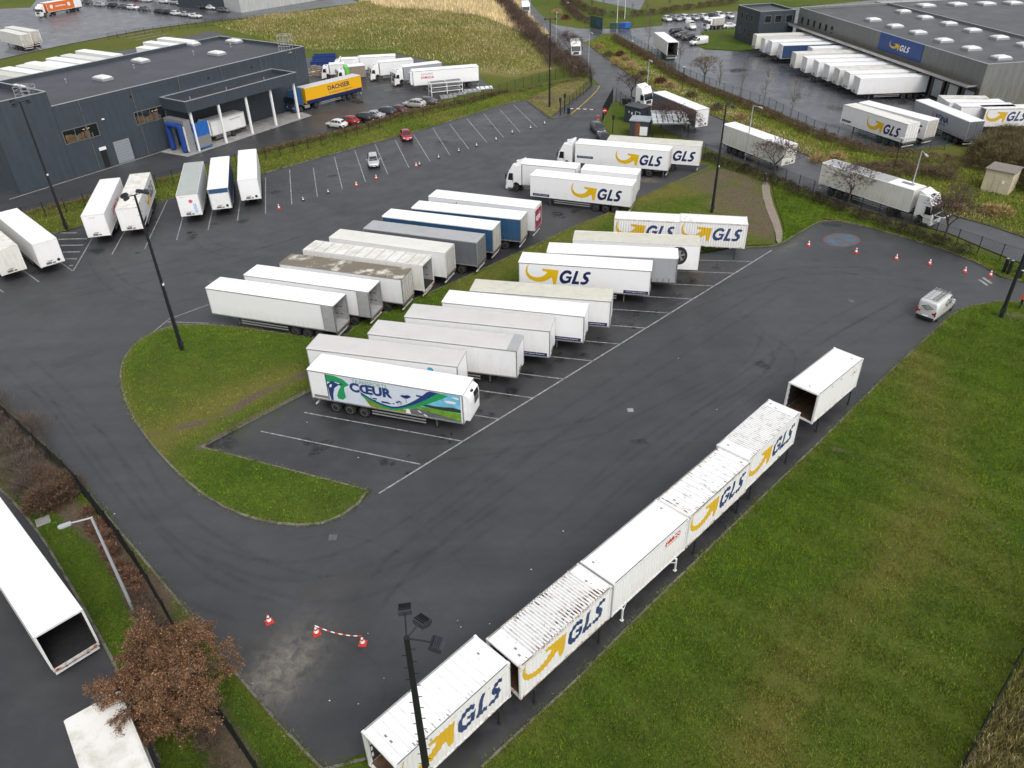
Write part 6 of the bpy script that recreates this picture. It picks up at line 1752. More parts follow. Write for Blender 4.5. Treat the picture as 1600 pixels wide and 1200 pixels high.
for k in range(6):
    s_ = 4 + k * 8.6
    on_wall(wh, o_w, S_, dF, s_ - .06, s_ + .06, 0 if k < 2 else 8.1, HB - .1, 'chassis_rail', 'downpipe', .14)
on_wall(wh, o_w, S_, dF, .1, 50, HB - .75, HB - .70, 'clad_dark', 'cladding_joint', .02)
# raised left end block
rb, o_r, rroof = building('taller dark blue end block of the warehouse with steel railing, left edge', [A_, S_ - dF * .02, S_ - dF * .02 + nF * depth * .75, A_ + nF * depth * .75], 12.4, 'clad_blue', name='end_block', par=.9)
q = MB()
for i in range(6):
    x, y = (i % 3) * 1.0, (i // 3) * 2.0; q.tube((x, y, 0), (x, y, 1.6), .05, .05, 'capping', 6)
for z in (.6, 1.1, 1.6):
    for y in (0, 2): q.bar((0, y, z), (2, y, z), .05, .05, 'capping')
    for x in (0, 2): q.bar((x, 0, z), (x, 2, z), .05, .05, 'capping')
q.box(-.2, 2.2, -.2, 2.2, -.05, .0, 'capping')
p = np.array(g(24, 150, 12.0)); k = q.build('roof_railing', rb); k.location = (p[0] - o_r[0], p[1] - o_r[1], 11.56)
q2 = link('roof_railing', k.data, wh); p = np.array(g(436, 78, HB)); q2.location = (p[0] - o_w[0], p[1] - o_w[1], HB - .5); q2.scale = (1, 1, 1.8)
# kerb along the wall foot, concrete apron and wash pad
strip('wall_kerb', [A_ - nF * .6 - dF * 2, A_ - nF * .6 + dF * 24], .25, .016, 'concrete')
c0 = np.array((-50.17, 124.86)); sC = (c0 - S_) @ dF; wC = -((c0 - S_) @ nF)
sE = (np.array(g(467.5, 185)) - S_) @ dF
def W(s, n, z=None): p = S_ + dF * s - nF * n; return (p[0], p[1]) if z is None else (p[0], p[1], z)
sheet('wash_pad', [W(sC - 3.6, .4), W(sC - 3.0, wC + .9), W(sE + 2.5, wC + .7), W(sE + 4, .3)], .03, 'concrete')
strip('pad_edge', [W(sC - 3.0, wC + .9), W(sE + 2.5, wC + .7)], .22, .045, 'capping')
# canopy
cn = thing('loading_canopy', 'long flat canopy on white columns in front of the dark blue warehouse', 'canopy', (*W(sC - .8, 0), 0), aW)
Lc = sE - sC + 1.4; Wc = wC + .5
q = MB(); q.box(0, Lc, -Wc, -.02, 6.25, 7.2, 'clad_blue'); q.build('canopy_deck', cn)
for a, b, c_, d_ in ((0, Lc, -Wc, -Wc + .2), (0, .2, -Wc + .2, -.3), (Lc - .2, Lc, -Wc + .2, -.3), (0, Lc, -.3, -.04)):
    q = MB(); q.box(a, b, c_, d_, 7.2, 7.92, 'clad_blue'); q.box(a - .03, b + .03, c_ - .03, d_ + .03, 7.92, 8.0 + (.004 if a else 0), 'capping'); q.build('fascia', cn)
q = MB(); q.box(.2, Lc - .2, -Wc + .2, -.3, 7.2, 7.25, 'felt'); q.build('canopy_roof', cn)
cols = [(311.5, 236), (354, 223), (395, 209), (432, 196.5), (467.5, 185)]
for px in cols:
    p = np.array(g(*px)) - np.array(W(sC - .8, 0)); x, y = p @ dF, -(p @ -nF)
    q = MB(); q.box(x - .16, x + .16, y - .16, y + .16, 0, 6.25, 'print_white'); q.build('column', cn)
for f in (.14, .45, .8):
    q = MB(); q.tube((Lc * f, -Wc * .5, 7.25), (Lc * f, -Wc * .5, 7.75), .07, .07, 'capping', 8); q.build('roof_vent', cn)
# truck wash portal
ws = thing('truck_wash', 'truck wash portal with tall blue brushes under the left end of the canopy', 'truck wash', (*W(sC - 1.6, .9), 0), aW)
for y in (-4.6, -.2):
    q = MB(); q.box(0, 1.2, y - .25, y + .25, 0.02, 4.6, 'alu'); q.box(-.05, .0, y - .18, y + .18, .3, 4.2, 'print_white'); q.build('portal_post', ws)
q = MB(); q.box(0, 1.2, -4.85, .05, 4.6, 5.1, 'alu'); q.build('portal_beam', ws)
for y in (-3.9, -.9):
    q = MB(); q.lathe([(.38, .2), (.45, .5), (.42, 2.0), (.45, 4.2), (.3, 4.5)], 'brush_blue', 14, 'z', (-.2, y, 0)); q.build('brush', ws)
q = MB(); q.tube((-.3, -3.6, 4.25), (-.3, -1.2, 4.25), .42, .42, 'brush_blue', 14); q.build('top_brush', ws)
q = MB(); q.box(1.25, 4.3, -5.05, -5.0, .3, 4.4, 'panel_blue'); q.box(1.25, 4.3, -5.06, -5.055, .5, 2.2, 'print_grey'); q.build('splash_panel', ws)

# ---- depot, upper right
HG = 8.57
Ga = np.array(g(1250, 11, HG)); Gb = np.array(g(1544, 100, HG)); dG = (Gb - Ga) / np.hypot(*(Gb - Ga)); nG = np.array((-dG[1], dG[0]))   # nG points to the right (away)
Gc = np.array(g(1620, 61, HG)); dep = (Gc - Gb) @ nG
hall = [Ga, Gb, Gb + nG * dep, Ga + nG * dep]
dp, o_d, droof = building('grey depot hall with blue yellow-arrow sign and many white skylights on its roof', hall, HG, 'clad_grey', 'felt_green', par=.5)
aG = math.atan2(dG[1], dG[0])
for px in [(1364, 32), (1398, 42), (1434, 52), (1474, 64.5), (1517, 77), (1563.5, 91.5), (1411, 19), (1445, 28.5), (1482, 38), (1519, 48.5), (1561, 60), (1602, 71), (1600, 0)][:12]:
    skylight(droof, o_d, g(*px, HG - .4), HG - .49, 1.15, aG, 1.45)
# back hall
Ba = Ga + nG * (dep + .3); Bb = Gb + nG * (dep + .3)
bh, o_b, broof = building('rear depot hall with lower grey roof behind the skylight roof', [Ba - dG * 6, Bb + dG * 40, Bb + dG * 40 + nG * 60, Ba - dG * 6 + nG * 60], HG - .4, 'clad_pale', 'felt_green', name='rear_hall')
for px in [(1446, 10), (1495, 8), (1540, 7), (1582, 6)]:
    skylight(broof, o_b, g(*px, HG - .9), HG - .4 - .52, 1.6, aG, 1.8)
# office block
Oa = np.array(g(1154, 7.5, 7.9)); Ob = np.array(g(1188.5, 18, 7.9)); Oc = np.array(g(1249, 13.5, 7.9)); 
dO = (Ob - Oa) / np.hypot(*(Ob - Oa)); dO2 = (Oc - Ob) / np.hypot(*(Oc - Ob)); dO2 = np.array((-dO[1], dO[0])) if (np.array((-dO[1], dO[0])) @ dO2) > 0 else -np.array((-dO[1], dO[0]))
Oc = Ob + dO2 * ((Ga - Ob) @ dO2 - .1)
of, o_o, oroof = building('dark two-storey office block joined to the left end of the depot hall', [Oa, Ob, Oc, Oa + (Oc - Ob)], 7.9, 'clad_dark', 'felt_green', name='office_block')
for px, py in [(1160, 23), (1167, 26.5), (1175, 28.5), (1156, 46), (1163, 49), (1171, 52)]:
    s_, z_ = wallpt(px, py, Oa, dO)
    if 0 < s_ < 12: window_on(of, o_o, Oa, dO, s_ - .5, s_ + .5, z_ - .8, z_ + .7)
for px, py in [(1200, 30), (1216, 29), (1233, 28.5)]:
    s_, z_ = wallpt(px, py, Ob, dO2); window_on(of, o_o, Ob, dO2, s_ - .8, s_ + .8, z_ - .8, z_ + .7)
for i in range(6):
    s_, z_ = wallpt(1254 + i * 9.2, 31.2 + i * 3, Ga, dG); window_on(dp, o_d, Ga, dG, s_ - .45, s_ + .45, z_ - .75, z_ + .65)
# sign
s0, z1 = wallpt(1377.5, 50, Ga, dG); s1, _ = wallpt(1445, 70, Ga, dG); _, z0 = wallpt(1372.5, 76, Ga, dG)
sg = on_wall(dp, o_d, Ga, dG, s0, s1, z0, z1, 'logo_blue', 'sign_board', .12, .1)
def sgn(V, Fs, m, s, z, w, h, pr):
    q = MB(); nn = np.array((dG[1], -dG[0])); p = Ga - o_d + dG * s + nn * pr
    put(q, V, Fs, m, (p[0], p[1], z), (dG[0], dG[1], 0), (0, 0, 1), w=w, h=h); return q
w_ = s1 - s0; h_ = z1 - z0
sgn(*ARROW, 'logo_yellow', s0 + w_ * .26, z0 + h_ * .26, w_ * .24, h_ * .46, .13).build('sign_arrow', sg)
sgn(*GLS, 'print_white', s0 + w_ * .51, z0 + h_ * .28, w_ * .22, h_ * .36, .13).build('sign_letters', sg)
# canopy along the docks
Lg = np.hypot(*(Gb - Ga))
dk = thing('dock_canopy', 'narrow grey canopy running along the loading docks of the depot', 'canopy', (*(Ga - dG * 1), 0), aG)
q = MB(); q.box(0, Lg, -1.7, -.02, 4.7, 4.95, 'capping'); q.box(.1, Lg - .1, -1.6, -.1, 4.952, 4.97, 'mud'); q.build('canopy_slab', dk)
q = MB(); q.box(0, Lg, -1.74, -1.7, 4.55, 5.02, 'clad_pale'); q.build('fascia', dk)
for i in range(15):
    s_ = 3 + i * 4.25
    if s_ > Lg - 3: break
    f = on_wall(dp, o_d, Ga, dG, s_, s_ + 3.2, .6, 4.5, 'black', 'dock_shelter', .5, .5)
    on_wall(f, o_d, Ga, dG, s_ + .45, s_ + 2.75, 1.0, 3.9, 'clad_pale' if i % 2 else 'roller_door', 'dock_door', .52, .05)
# ---- far buildings at the top left
p0, p1 = np.array(g(245, 3)), np.array(g(377, 20)); d_ = (p1 - p0) / np.hypot(*(p1 - p0)); n_ = np.array((-d_[1], d_[0]))
building('pale concrete-panel warehouse beyond the far car park, cut by the top edge', [p0 - d_ * 8, p1, p1 + n_ * 40, p0 - d_ * 8 + n_ * 40], 8, 'clad_pale', name='far_warehouse')
p0, p1 = np.array(g(380, 19)), np.array(g(405, 14)); d_ = (p1 - p0) / np.hypot(*(p1 - p0)); n_ = np.array((-d_[1], d_[0]))
building('small dark clad annex at the right end of the far warehouse', [p0, p1, p1 + n_ * 30, p0 + n_ * 30], 6, 'clad_dark', name='annex')
# ---- gate house, cycle shelter, transformer hut
def hut(label, px_l, px_r, depthm, H, wall, roof, name, over=.15, cat='hut'):
    a, b = np.array(g(*px_l)), np.array(g(*px_r)); d = b - a; L_ = np.hypot(*d); an = math.atan2(d[1], d[0])
    t = thing(name, label, cat, (*a, 0), an)
    q = MB(); q.box(0, L_, 0, depthm, 0, H, wall); b_ = q.build('wall', t)
    q = MB(); q.box(-over, L_ + over, -over, depthm + over, H, H + .14, roof); q.build('roof', t)
    return t, L_
t, L_ = hut('black gate cabin with a white outlined door, beside the entrance gate', (975, 190), (1000, 196), 2.6, 2.7, 'clad_dark', 'felt', 'gate_cabin', cat='cabin')
q = MB(); 
for a, b, c_, d_ in ((L_ * .66, L_ * .69, .1, 2.1), (L_ * .93, L_ * .96, .1, 2.1), (L_ * .66, L_ * .96, 2.1, 2.16)): q.box(a, b, -.03, .0, c_, d_, 'print_white')
q.box(L_ * .42, L_ * .5, -.03, 0, 1.5, 1.9, 'print_white'); q.box(L_ * .25, L_ * .3, -.03, 0, 1.7, 2.0, 'print_white'); q.build('door_frame', t)
t, L_ = hut('small dark kiosk with a rust-orange wood panel and metal roof, between cabin and cycle shelter', (983, 213), (1012, 215), 3.0, 2.5, 'clad_dark', 'metal_roof', 'kiosk', cat='kiosk')
q = MB(); q.box(L_ * .28, L_ * .55, -.04, 0, .05, 2.4, 'wood_clad'); q.build('wood_panel', t)
q = MB(); q.box(L_ * .55, L_ * .95, -.05, 0, .3, 1.7, 'print_white'); q.build('notice_board', t)
# cycle shelter
a, b = np.array(g(1018, 215)), np.array(g(1062, 216)); d = b - a; an = math.atan2(d[1], d[0])
t = thing('cycle_shelter', 'open cycle shelter with a pale ribbed sheet roof, behind the farthest yellow-arrow trailer', 'shelter', (*a, 0), R(-5))
q = MB(); Ls = 6.0
for i in range(7): q.prism([(-.2, 2.3), (5.6, 3.0), (5.6, 3.06), (-.2, 2.36)], .05 + i * Ls / 7, (i + 1) * Ls / 7 - .08, 'skylight', 'x') if False else q.add([(.05 + i * Ls / 7, -.2, 2.35), ((i + 1) * Ls / 7 - .1, -.2, 2.35), ((i + 1) * Ls / 7 - .1, 5.4, 2.95), (.05 + i * Ls / 7, 5.4, 2.95)], [(0, 1, 2, 3)], 'shelter_sheet')
q.box(-.05, Ls + .05, -.25, -.2, 2.2, 2.4, 'alu_dark'); q.build('roof_sheet', t)
for k in range(4):
    q = MB(); q.bar((0, -.15 + k * 1.8, 2.37 + k * .19), (Ls, -.15 + k * 1.8, 2.37 + k * .19), .12, .05, 'print_white'); q.build('roof_batten', t)
for x in (0.1, Ls - .1):
    for y in (0, 5.2): q = MB(); q.tube((x, y, 0), (x, y, 2.3 + y * .1), .06, .06, 'black', 6); q.build('post', t)
# transformer hut
t, L_ = hut('cream rendered transformer hut with double doors, right edge beside the thicket', (1531, 297), (1573, 306), 3.4, 2.9, 'cream_wall', 'gravel', 'transformer_hut')
for k in range(2):
    q = MB(); q.box(L_ * (.38 + .22 * k), L_ * (.58 + .22 * k), -.04, 0, .1, 2.3, 'cream_wall'); q.build('door', t)
q = MB(); q.box(L_ * .68, L_ * .77, -.06, -.04, 1.4, 1.8, 'print_white'); q.build('warning_plate', t)
# ================================================================== VEHICLES OUTSIDE THE LOT
GD = 'trailers docked at the grey depot hall'
dirD = 0.0
lab12 = ['cream white trailer docked nearest the dark office block', 'white trailer with grey roof, second from the office block along the docks', 'white trailer with vent on its front, third from the office block',
         'blue curtain-side trailer among the white ones at the depot docks', 'short white trailer set back deep in its dock, right of the blue one', 'white trailer with stained beige roof, just right of the set-back one',
         'white trailer with rounded grimy front, at the middle of the docks', 'white trailer with two white bars on its front at the docks', 'white trailer with navy sticker low on its front, fourth from the sign end',
         'white trailer with brownish roof edge, third from the end of the docked row', 'white trailer with greenish lower front, next to last of the docked row', 'clean white trailer with its long side in view, last of the docked row']
fronts = [(1183, 55.5), (1196, 61.5), (1207, 65.5), (1223.7, 70.5), (1270, 75.5), (1245, 84), (1262, 91), (1280, 97), (1297, 103), (1313, 109), (1329, 115), (1345, 122.5)]
rows = {3: ('curtain_navy', 'roof_bright', 'curtain'), 5: ('skin_old', 'roof_stained', 'box'), 0: ('skin_cream', 'roof_cream', 'box'), 1: ('skin_white', 'roof_grey', 'box'), 9: ('skin_old', 'roof_stained', 'box')}
for i, px in enumerate(fronts):
    a = np.array(g(*px, 4.0)); sk, rf, kd = rows.get(i, ('skin_white', 'roof_bright', 'box'))
    L_ = 13.3
    # wall lies at Ga + s*dG ; trailers run at right angles to the wall
    u = nG if nG[0] > 0 else -nG
    u = np.array((math.cos(R(3)), math.sin(R(3)))); u /= np.hypot(*u)
    wall_d = ((Ga - a) @ (nG)) / (u @ nG)
    L_ = min(13.6, wall_d - .3) if wall_d > 4 else 13.3
    n_ = np.array((-u[1], u[0])) * 1.275
    trailer('semi_trailer', lab12[i], tuple(a + n_), math.atan2(u[1], u[0]), L=L_, skin=sk, roof=rf, kind=kd, trim='frame_white', group=GD, seed=i, wheels_x=[L_ - 4.3, L_ - 3.0, L_ - 1.7])
GY = 'trailers standing free in the depot yard'
p, rz = near_edge((1320, 164), (1417.5, 194), L=13.2); t = trailer('semi_trailer', 'yellow-arrow trailer, leftmost of the three standing free in the depot yard', p, rz, L=13.2, skin='skin_white', roof='roof_cream', roofkind='ribs', trim='frame_white', door='skin_white', group=GY, seed=1)
lattice_logo(t, 5.4, -1, z=1.7); slogan(t, .3, -1, w=1.9, z=1.5)
p, rz = near_edge((1346, 161), (1446, 187.5), L=13.2); t = trailer('semi_trailer', 'yellow-arrow trailer half hidden behind the leftmost one in the depot yard', p, rz, L=13.2, skin='skin_white', roof='roof_white', trim='frame_white', door='door_dirty', group=GY, seed=3)
lattice_logo(t, 5.7, -1, z=1.7)
p, rz = near_edge((1431, 156), (1516, 190), L=13.6); t = trailer('semi_trailer', 'grey curtain-side trailer with navy lettering and red stripe in the depot yard', p, rz, L=13.6, skin='curtain_light', roof='roof_white', kind='curtain', roofkind='tarp', door='curtain_grey', group=GY, seed=5)
print_on(t, 'YONA', 5.6, 2.35, -1, 'logo_navy', .95, off=.03, w=3.4); print_on(t, 'TRANSPORT', 5.8, 1.9, -1, 'logo_navy', .28, w=2.8)
q = MB(); q.box(5.0, 5.15, -1.30, -1.282, 2.0, 3.5, 'print_red'); q.build('red_stripe', t)
for i, (a, b, lab) in enumerate([((1474, 154), (1548, 155), 'old cream swap body, farthest of the pile at the depot corner'), ((1484, 160.5), (1572, 160), 'white swap body, second from the hall wall at the depot corner'), ((1503, 167), (1590, 166), 'white swap body with rusty corners behind the yellow-arrow one at the depot corner')]):
    p, rz = near_edge(a, b, 2.5); swap_body(lab, p, rz, L=max(7.3, min(11, np.hypot(*(np.array(g(*b, 4.)) - np.array(g(*a, 4.)))))), logo=False, roofk='flat', roof='roof_stained' if i == 0 else 'roof_white', group='swap bodies at the depot corner', seed=i, corr_side=False)
p, rz = near_edge((1542, 170.5), (1606, 169), 2.5); swap_body('yellow-arrow swap body with rusty edges at the right edge, depot corner', p, rz, L=7.4, logo=True, roofk='flat', roof='roof_rusty', group='swap bodies at the depot corner', seed=8, open_end=True)

# access road
GR = 'trailers standing along the access road'
p, rz = near_edge((1022, 144.5), (1087, 171), L=13.4, front='b'); trailer('semi_trailer', 'grey curtain-side trailer with white roof on the access road behind the cycle shelter', p, rz, L=13.4, skin='curtain_grey', roof='roof_white', kind='curtain', group=GR, seed=2)
q0 = np.array(g(1009, 168)); t = thing('tractor_unit', 'white tractor unit on the access road at the upper end of the grey trailer', 'truck', (*q0, 0), 0); 
hd = np.array(g(1030, 182)) - q0; t.rotation_euler = (0, 0, math.atan2(-hd[1], -hd[0]) + R(25)); t.location = (*(q0 + hd / np.hypot(*hd) * 1.2), 0); tractor(t, 'high', 'skin_clean')
p, rz = near_edge((1130, 194), (1225, 228), L=13.2, front='b'); trailer('semi_trailer', 'white trailer on the access road behind the bare trees, middle of the three there', p, rz, L=13.2, skin='skin_old', roof='roof_white', trim='frame_white', group=GR, seed=4)
p, rz = near_edge((1289, 255), (1425, 296), L=13.2, front='b'); t = trailer('semi_trailer', 'white trailer with half grey roof hitched to the truck with opened front flap', p, rz, L=13.2, skin='skin_old', roof='roof_bright', trim='frame_white', group=GR, seed=6, legs=False)
q = MB(); q.box(3.6, 13.1, -1.2, 1.2, 4.014, 4.022, 'roof_darkgrey'); q.box(1.0, 2.6, -.6, .1, 4.014, 4.026, 'print_grey'); q.build('dark_sheet', t)
u = np.array((math.cos(rz), math.sin(rz))); q0 = np.array(p) - u * 2.9
t = thing('tractor_unit', 'white tractor unit on the access road with its front grille flap swung open', 'truck', (*q0, 0), rz + R(4)); tractor(t, 'high', 'skin_white')
q = MB(); q.box(-1.25, -.02, -.95, .95, 1.62, 1.68, 'frame_white'); q.box(-1.15, -.12, -.85, .85, 1.69, 1.71, 'black'); q.bar((-.1, -.9, 1.3), (-.9, -.9, 1.62), .03, .03, 'alu'); fl = q.build('front_flap', t)
p, rz = near_edge((1020, 49), (1046, 67.5), L=12.5); trailer('semi_trailer', 'white trailer with open rear leaving the depot yard past the parked cars', p, rz, L=12.5, skin='skin_white', roof='roof_bright', rear='empty', trim='frame_white', group=GR, seed=8)
for px, to, lab in [((900, 92), (925, 112), 'white and dark truck driving down the access road behind a bare tree'), ((822, 26), (838, 45), 'white truck coming down the access road at the top edge')]:
    a = np.array(g(*px)); b = np.array(g(*to)); h = b - a; an = math.atan2(-h[1], -h[0])
    t = thing('tractor_unit', lab, 'truck', (*a, 0), an); tractor(t, 'high', 'skin_white', accent='chassis_rail')

# haulage yard
GH = 'lorries parked in the haulage yard'
p, rz = near_edge((479, 137.5), (560, 118), L=13.6)
t = trailer('semi_trailer', 'yellow trailer with navy lettering and a dark blue lower band', p, rz, L=13.6, skin='skin_yellow', roof='roof_grey', trim='skin_yellow', group=GH, legs=False, seed=1, door='skin_yellow')
q = MB(); q.box(.02, 13.58, -1.292, -1.284, 1.16, 1.75, 'logo_navy'); q.build('blue_band', t)
print_on(t, 'DACHSER', 5.3, 2.65, -1, 'logo_navy', .85, off=.025, w=5.4); print_on(t, 'Intelligent Logistics', 5.6, 2.0, -1, 'logo_navy', .36, w=5.6)
u = np.array((math.cos(rz), math.sin(rz))); q0 = np.array(p) - u * 2.9
t = thing('tractor_unit', 'dark blue tractor unit pulling the yellow trailer under the canopy end', 'truck', (*q0, 0), rz, GH); tractor(t, 'high', 'curtain_blue')
p, rz = near_edge((644, 111.5), (748, 103.5), L=13.6)
t = trailer('semi_trailer', 'white refrigerated trailer with faint red lettering, last of the haulage yard row', p, rz, L=13.6, skin='skin_clean', roof='roof_bright', kind='reefer', group=GH, seed=2)
print_on(t, 'thermoKING', 1.7, 3.1, -1, 'print_grey', .42, w=2.4); print_on(t, 'SAMADA', 1.6, 2.4, -1, 'print_red', .5, off=.02, w=2.7)
def rig(a, b, z, lab, style='mid', extra=2.05, **k):
    A_, B_, an = two_pt(a, b, z); u = np.array((math.cos(an), math.sin(an))); n_ = np.array((-u[1], u[0])) * 1.26
    L_ = np.hypot(*(B_ - A_)) + extra
    return rigid('lorry', lab, tuple(A_ - u * extra + n_), an, L=L_, H=z, style=style, group=GH, **k)
rig((630, 105), (690, 98), 3.7, 'white cab lorry with light grey box and tall roof fairing in the haulage yard', box='curtain_light')
t = rig((592, 98), (646, 93), 3.7, 'white box lorry with a teal swoosh on its side in the haulage yard')
q = MB(); q.add([(7.2, -1.268, 2.6), (8.4, -1.268, 3.0), (8.9, -1.268, 2.9), (8.0, -1.268, 2.5), (8.6, -1.268, 2.1)], [(0, 1, 2), (2, 3, 0), (3, 4, 0)], 'print_teal'); q.build('swoosh_print', t)
rig((561, 90), (618, 87), 3.7, 'long white box lorry behind the brown printed one in the haulage yard')
rig((532, 93), (562, 92), 3.4, 'white box lorry farthest back, next to the blue skips', box='skin_white')
t = rig((538, 105), (570, 102), 3.3, 'small lorry with bright green cab and brown printed box', style='low', extra=1.7, col='skin_clean', box='path_dirt')
mat('cab_green', (.10, .55, .04), .35)
q = MB(); q.box(1.78, 2.6, -1.275, 1.275, 1.9, 3.33, 'cab_green'); q.build('green_panel', t, bevel=.05)
rig((513, 101.5), (538, 100), 3.1, 'small white box van beside the pallets in the haulage yard', style='low', extra=1.7)
# lorry in the wash
A1_ = np.array(g(330, 236)); 
t = rigid('lorry', 'white box lorry standing under the canopy behind the truck wash', W(sC + 2.2, 3.1), aW, L=9.2, H=3.5, style='mid', group=GH)
print_on(t, 'NorbertTRANS', 6.0, 2.75, -1, 'print_grey', .28, w=2.3)
# skips, pallets and the steel rack
def skip(label, px, an, col, L_=5.5, H_=1.8):
    t = thing('skip', label, 'skip', (*g(*px), 0), an, 'blue skips beside the warehouse')
    q = MB(); q.prism([(0, .9), (.5, .1), (L_ - .5, .1), (L_, .9), (L_, H_), (L_ - .06, H_), (L_ - .06, .92), (L_ - .53, .18), (.53, .18), (.06, .92), (.06, H_), (0, H_)], -1.1, 1.1, col, 'y')
    q.box(.3, L_ - .3, -1.16, -1.1, .3, H_, col); q.box(.3, L_ - .3, 1.1, 1.16, .3, H_, col); q.build('hull', t)
    q = MB(); q.box(0, L_, -1.22, -1.1, H_ - .1, H_ + .03, 'logo_blue'); q.box(0, L_, 1.1, 1.22, H_ - .1, H_ + .03, 'logo_blue'); q.build('rim', t)
    q = MB(); q.box(.6, L_ - .6, -1.05, 1.05, .9, 1.2, 'mud'); q.build('waste', t)
    return t
mat('skip_blue', (.015, .035, .16), .5, var=.3, scale=2)
skip('navy open skip nearest the warehouse corner, haulage yard', (487, 108), R(8), 'skip_blue'); skip('navy open skip behind the first one, haulage yard', (490, 99), R(8), 'skip_blue')
rr = random.Random(3)
for i in range(7):
    px = (486 + (i % 4) * 6, 118 - (i // 4) * 5)
    hgt = rr.uniform(.5, 1.6); t = thing('pallet_stack', 'wooden pallet stack beside the skips, %s' % ['leftmost in front', 'second in front', 'third in front', 'rightmost in front', 'leftmost behind', 'second behind', 'rightmost behind'][i], 'pallets', (*g(*px), 0), R(rr.uniform(0, 30)), 'pallet stacks by the skips')
    q = MB()
    for k in range(int(hgt / .15)): q.box(-.6, .6, -.5, .5, .012 + k * .15, .10 + k * .15, 'path_dirt' if (k + i) % 3 else 'cream_wall')
    q.build('boards', t)
t = thing('steel_rack', 'open steel frame rack with shelves beside the refrigerated trailer', 'rack', (*g(675, 152), 0), R(20))
for x in (0, 3.2, 6.4):
    for y in (0, 2.2): q = MB(); q.box(x - .05, x + .05, y - .05, y + .05, 0, 2.6, 'print_white'); q.build('upright', t)
for z in (.9, 1.75, 2.55):
    q = MB()
    for y in (0, 2.2): q.bar((0, y, z), (6.4, y, z), .08, .08, 'print_white')
    for x in (0, 3.2, 6.4): q.bar((x, 0, z), (x, 2.2, z), .08, .08, 'print_white')
    q.box(0, 6.4, .1, 2.1, z - .03, z, 'alu_dark'); q.build('shelf', t)
for i, px in enumerate([(715, 147), (738, 143), (757, 138), (700, 152)]):
    t = thing('flat_bundle', 'grey bundle of flat sheets lying by the fence, %s' % ['second from the rack', 'third from the rack', 'farthest from the rack', 'nearest the rack'][i], 'bundle', (*g(*px), 0), R(14), 'flat bundles by the fence')
    q = MB(); q.box(-1.6, 1.6, -.8, .8, .012, .25 + .1 * (i % 2), 'capping' if i != 2 else 'print_white')
    for x in (-1, 0, 1): q.box(x - .05, x + .05, -.82, .82, .011, .37 + .1 * (i % 2), 'alu_dark')
    q.build('sheets', t)

# far trailers behind the warehouse (roofs show above the roof line)
an_ = two_pt((71, 91.5), (114, 97.5))[2]
GB = 'trailers docked behind the dark blue warehouse'
ends = [((-30, 112), 'roof_tan'), ((-2, 107), 'roof_bright'), ((24, 102.5), 'roof_cream'), ((38, 98.5), 'roof_bright'), ((61, 98), 'roof_white'), ((71, 91.5), 'roof_bright'), ((94, 86.5), 'roof_cream'), ((117, 79.5), 'roof_bright'), ((212, 74), 'roof_bright'), ((223, 66), 'roof_white'), ((245, 60), 'roof_bright')]
wl = ['beige roof, far left', 'white roof, next to the beige one', 'cream roof', 'white roof between two cream ones', 'dull white roof', 'bright roof at the middle', 'cream roof next to the last gap', 'bright roof left of the wide gap', 'bright roof right of the wide gap', 'dull white roof near the building end', 'bright roof, rightmost']
for i, (px, rf) in enumerate(ends):
    a = np.array(g(*px, 4.0)); u = np.array((math.cos(an_), math.sin(an_))); n_ = np.array((-u[1], u[0])) * 1.275
    # stop before the building
    dist = ((bk_ + nF * .4 - a) @ nF) / (u @ nF) if abs(u @ nF) > .1 else 13
    L_ = max(6.0, min(13.6, dist if dist > 0 else 8))
    trailer('semi_trailer', 'docked trailer behind the warehouse: ' + wl[i], tuple(a + n_), an_, L=L_, skin='skin_white', roof=rf, trim='frame_white', group=GB, seed=i + 2, legs=False, wheels_x=[L_ - 3.4, L_ - 2.1])
GF = 'trailers in the far lorry park'
for a, b, lab in [((-6, 46.5), (32, 55), 'white trailer with grimy doors, nearer of the two at the far left'), ((4.5, 42), (47, 49.5), 'white trailer with grimy doors, farther of the two at the far left')]:
    p, rz = near_edge(a, b, L=13.6, front='a'); trailer('semi_trailer', lab, p, rz, skin='skin_old', roof='roof_cream', trim='frame_white', door='door_dirty', group=GF)
p, rz = near_edge((68, 5), (127, -5), L=13.6)
t = trailer('semi_trailer', 'orange printed trailer at the top left with white round emblems', p, rz, skin='skin_orange', roof='roof_white', trim='frame_white', group=GF, legs=False)
print_on(t, 'saladine', 3.2, 2.4, -1, 'print_white', .55, off=.02, w=4.0)
for x in (1.7, 8.6):
    q = MB(); q.add([(x + .6 * math.cos(a), -1.284, 2.65 + .6 * math.sin(a)) for a in np.linspace(0, 6.28, 18, endpoint=False)], [tuple(range(18))], 'print_white'); q.build('round_emblem', t)
q = MB(); q.box(10.6, 13.5, -1.287, -1.283, 1.3, 3.9, 'print_white'); q.build('white_panel', t)
u = np.array((math.cos(rz), math.sin(rz))); q0 = np.array(p) - u * 2.9
t = thing('tractor_unit', 'white tractor unit of the orange trailer, top left', 'truck', (*q0, 0), rz, GF); tractor(t, 'mid', 'skin_white')

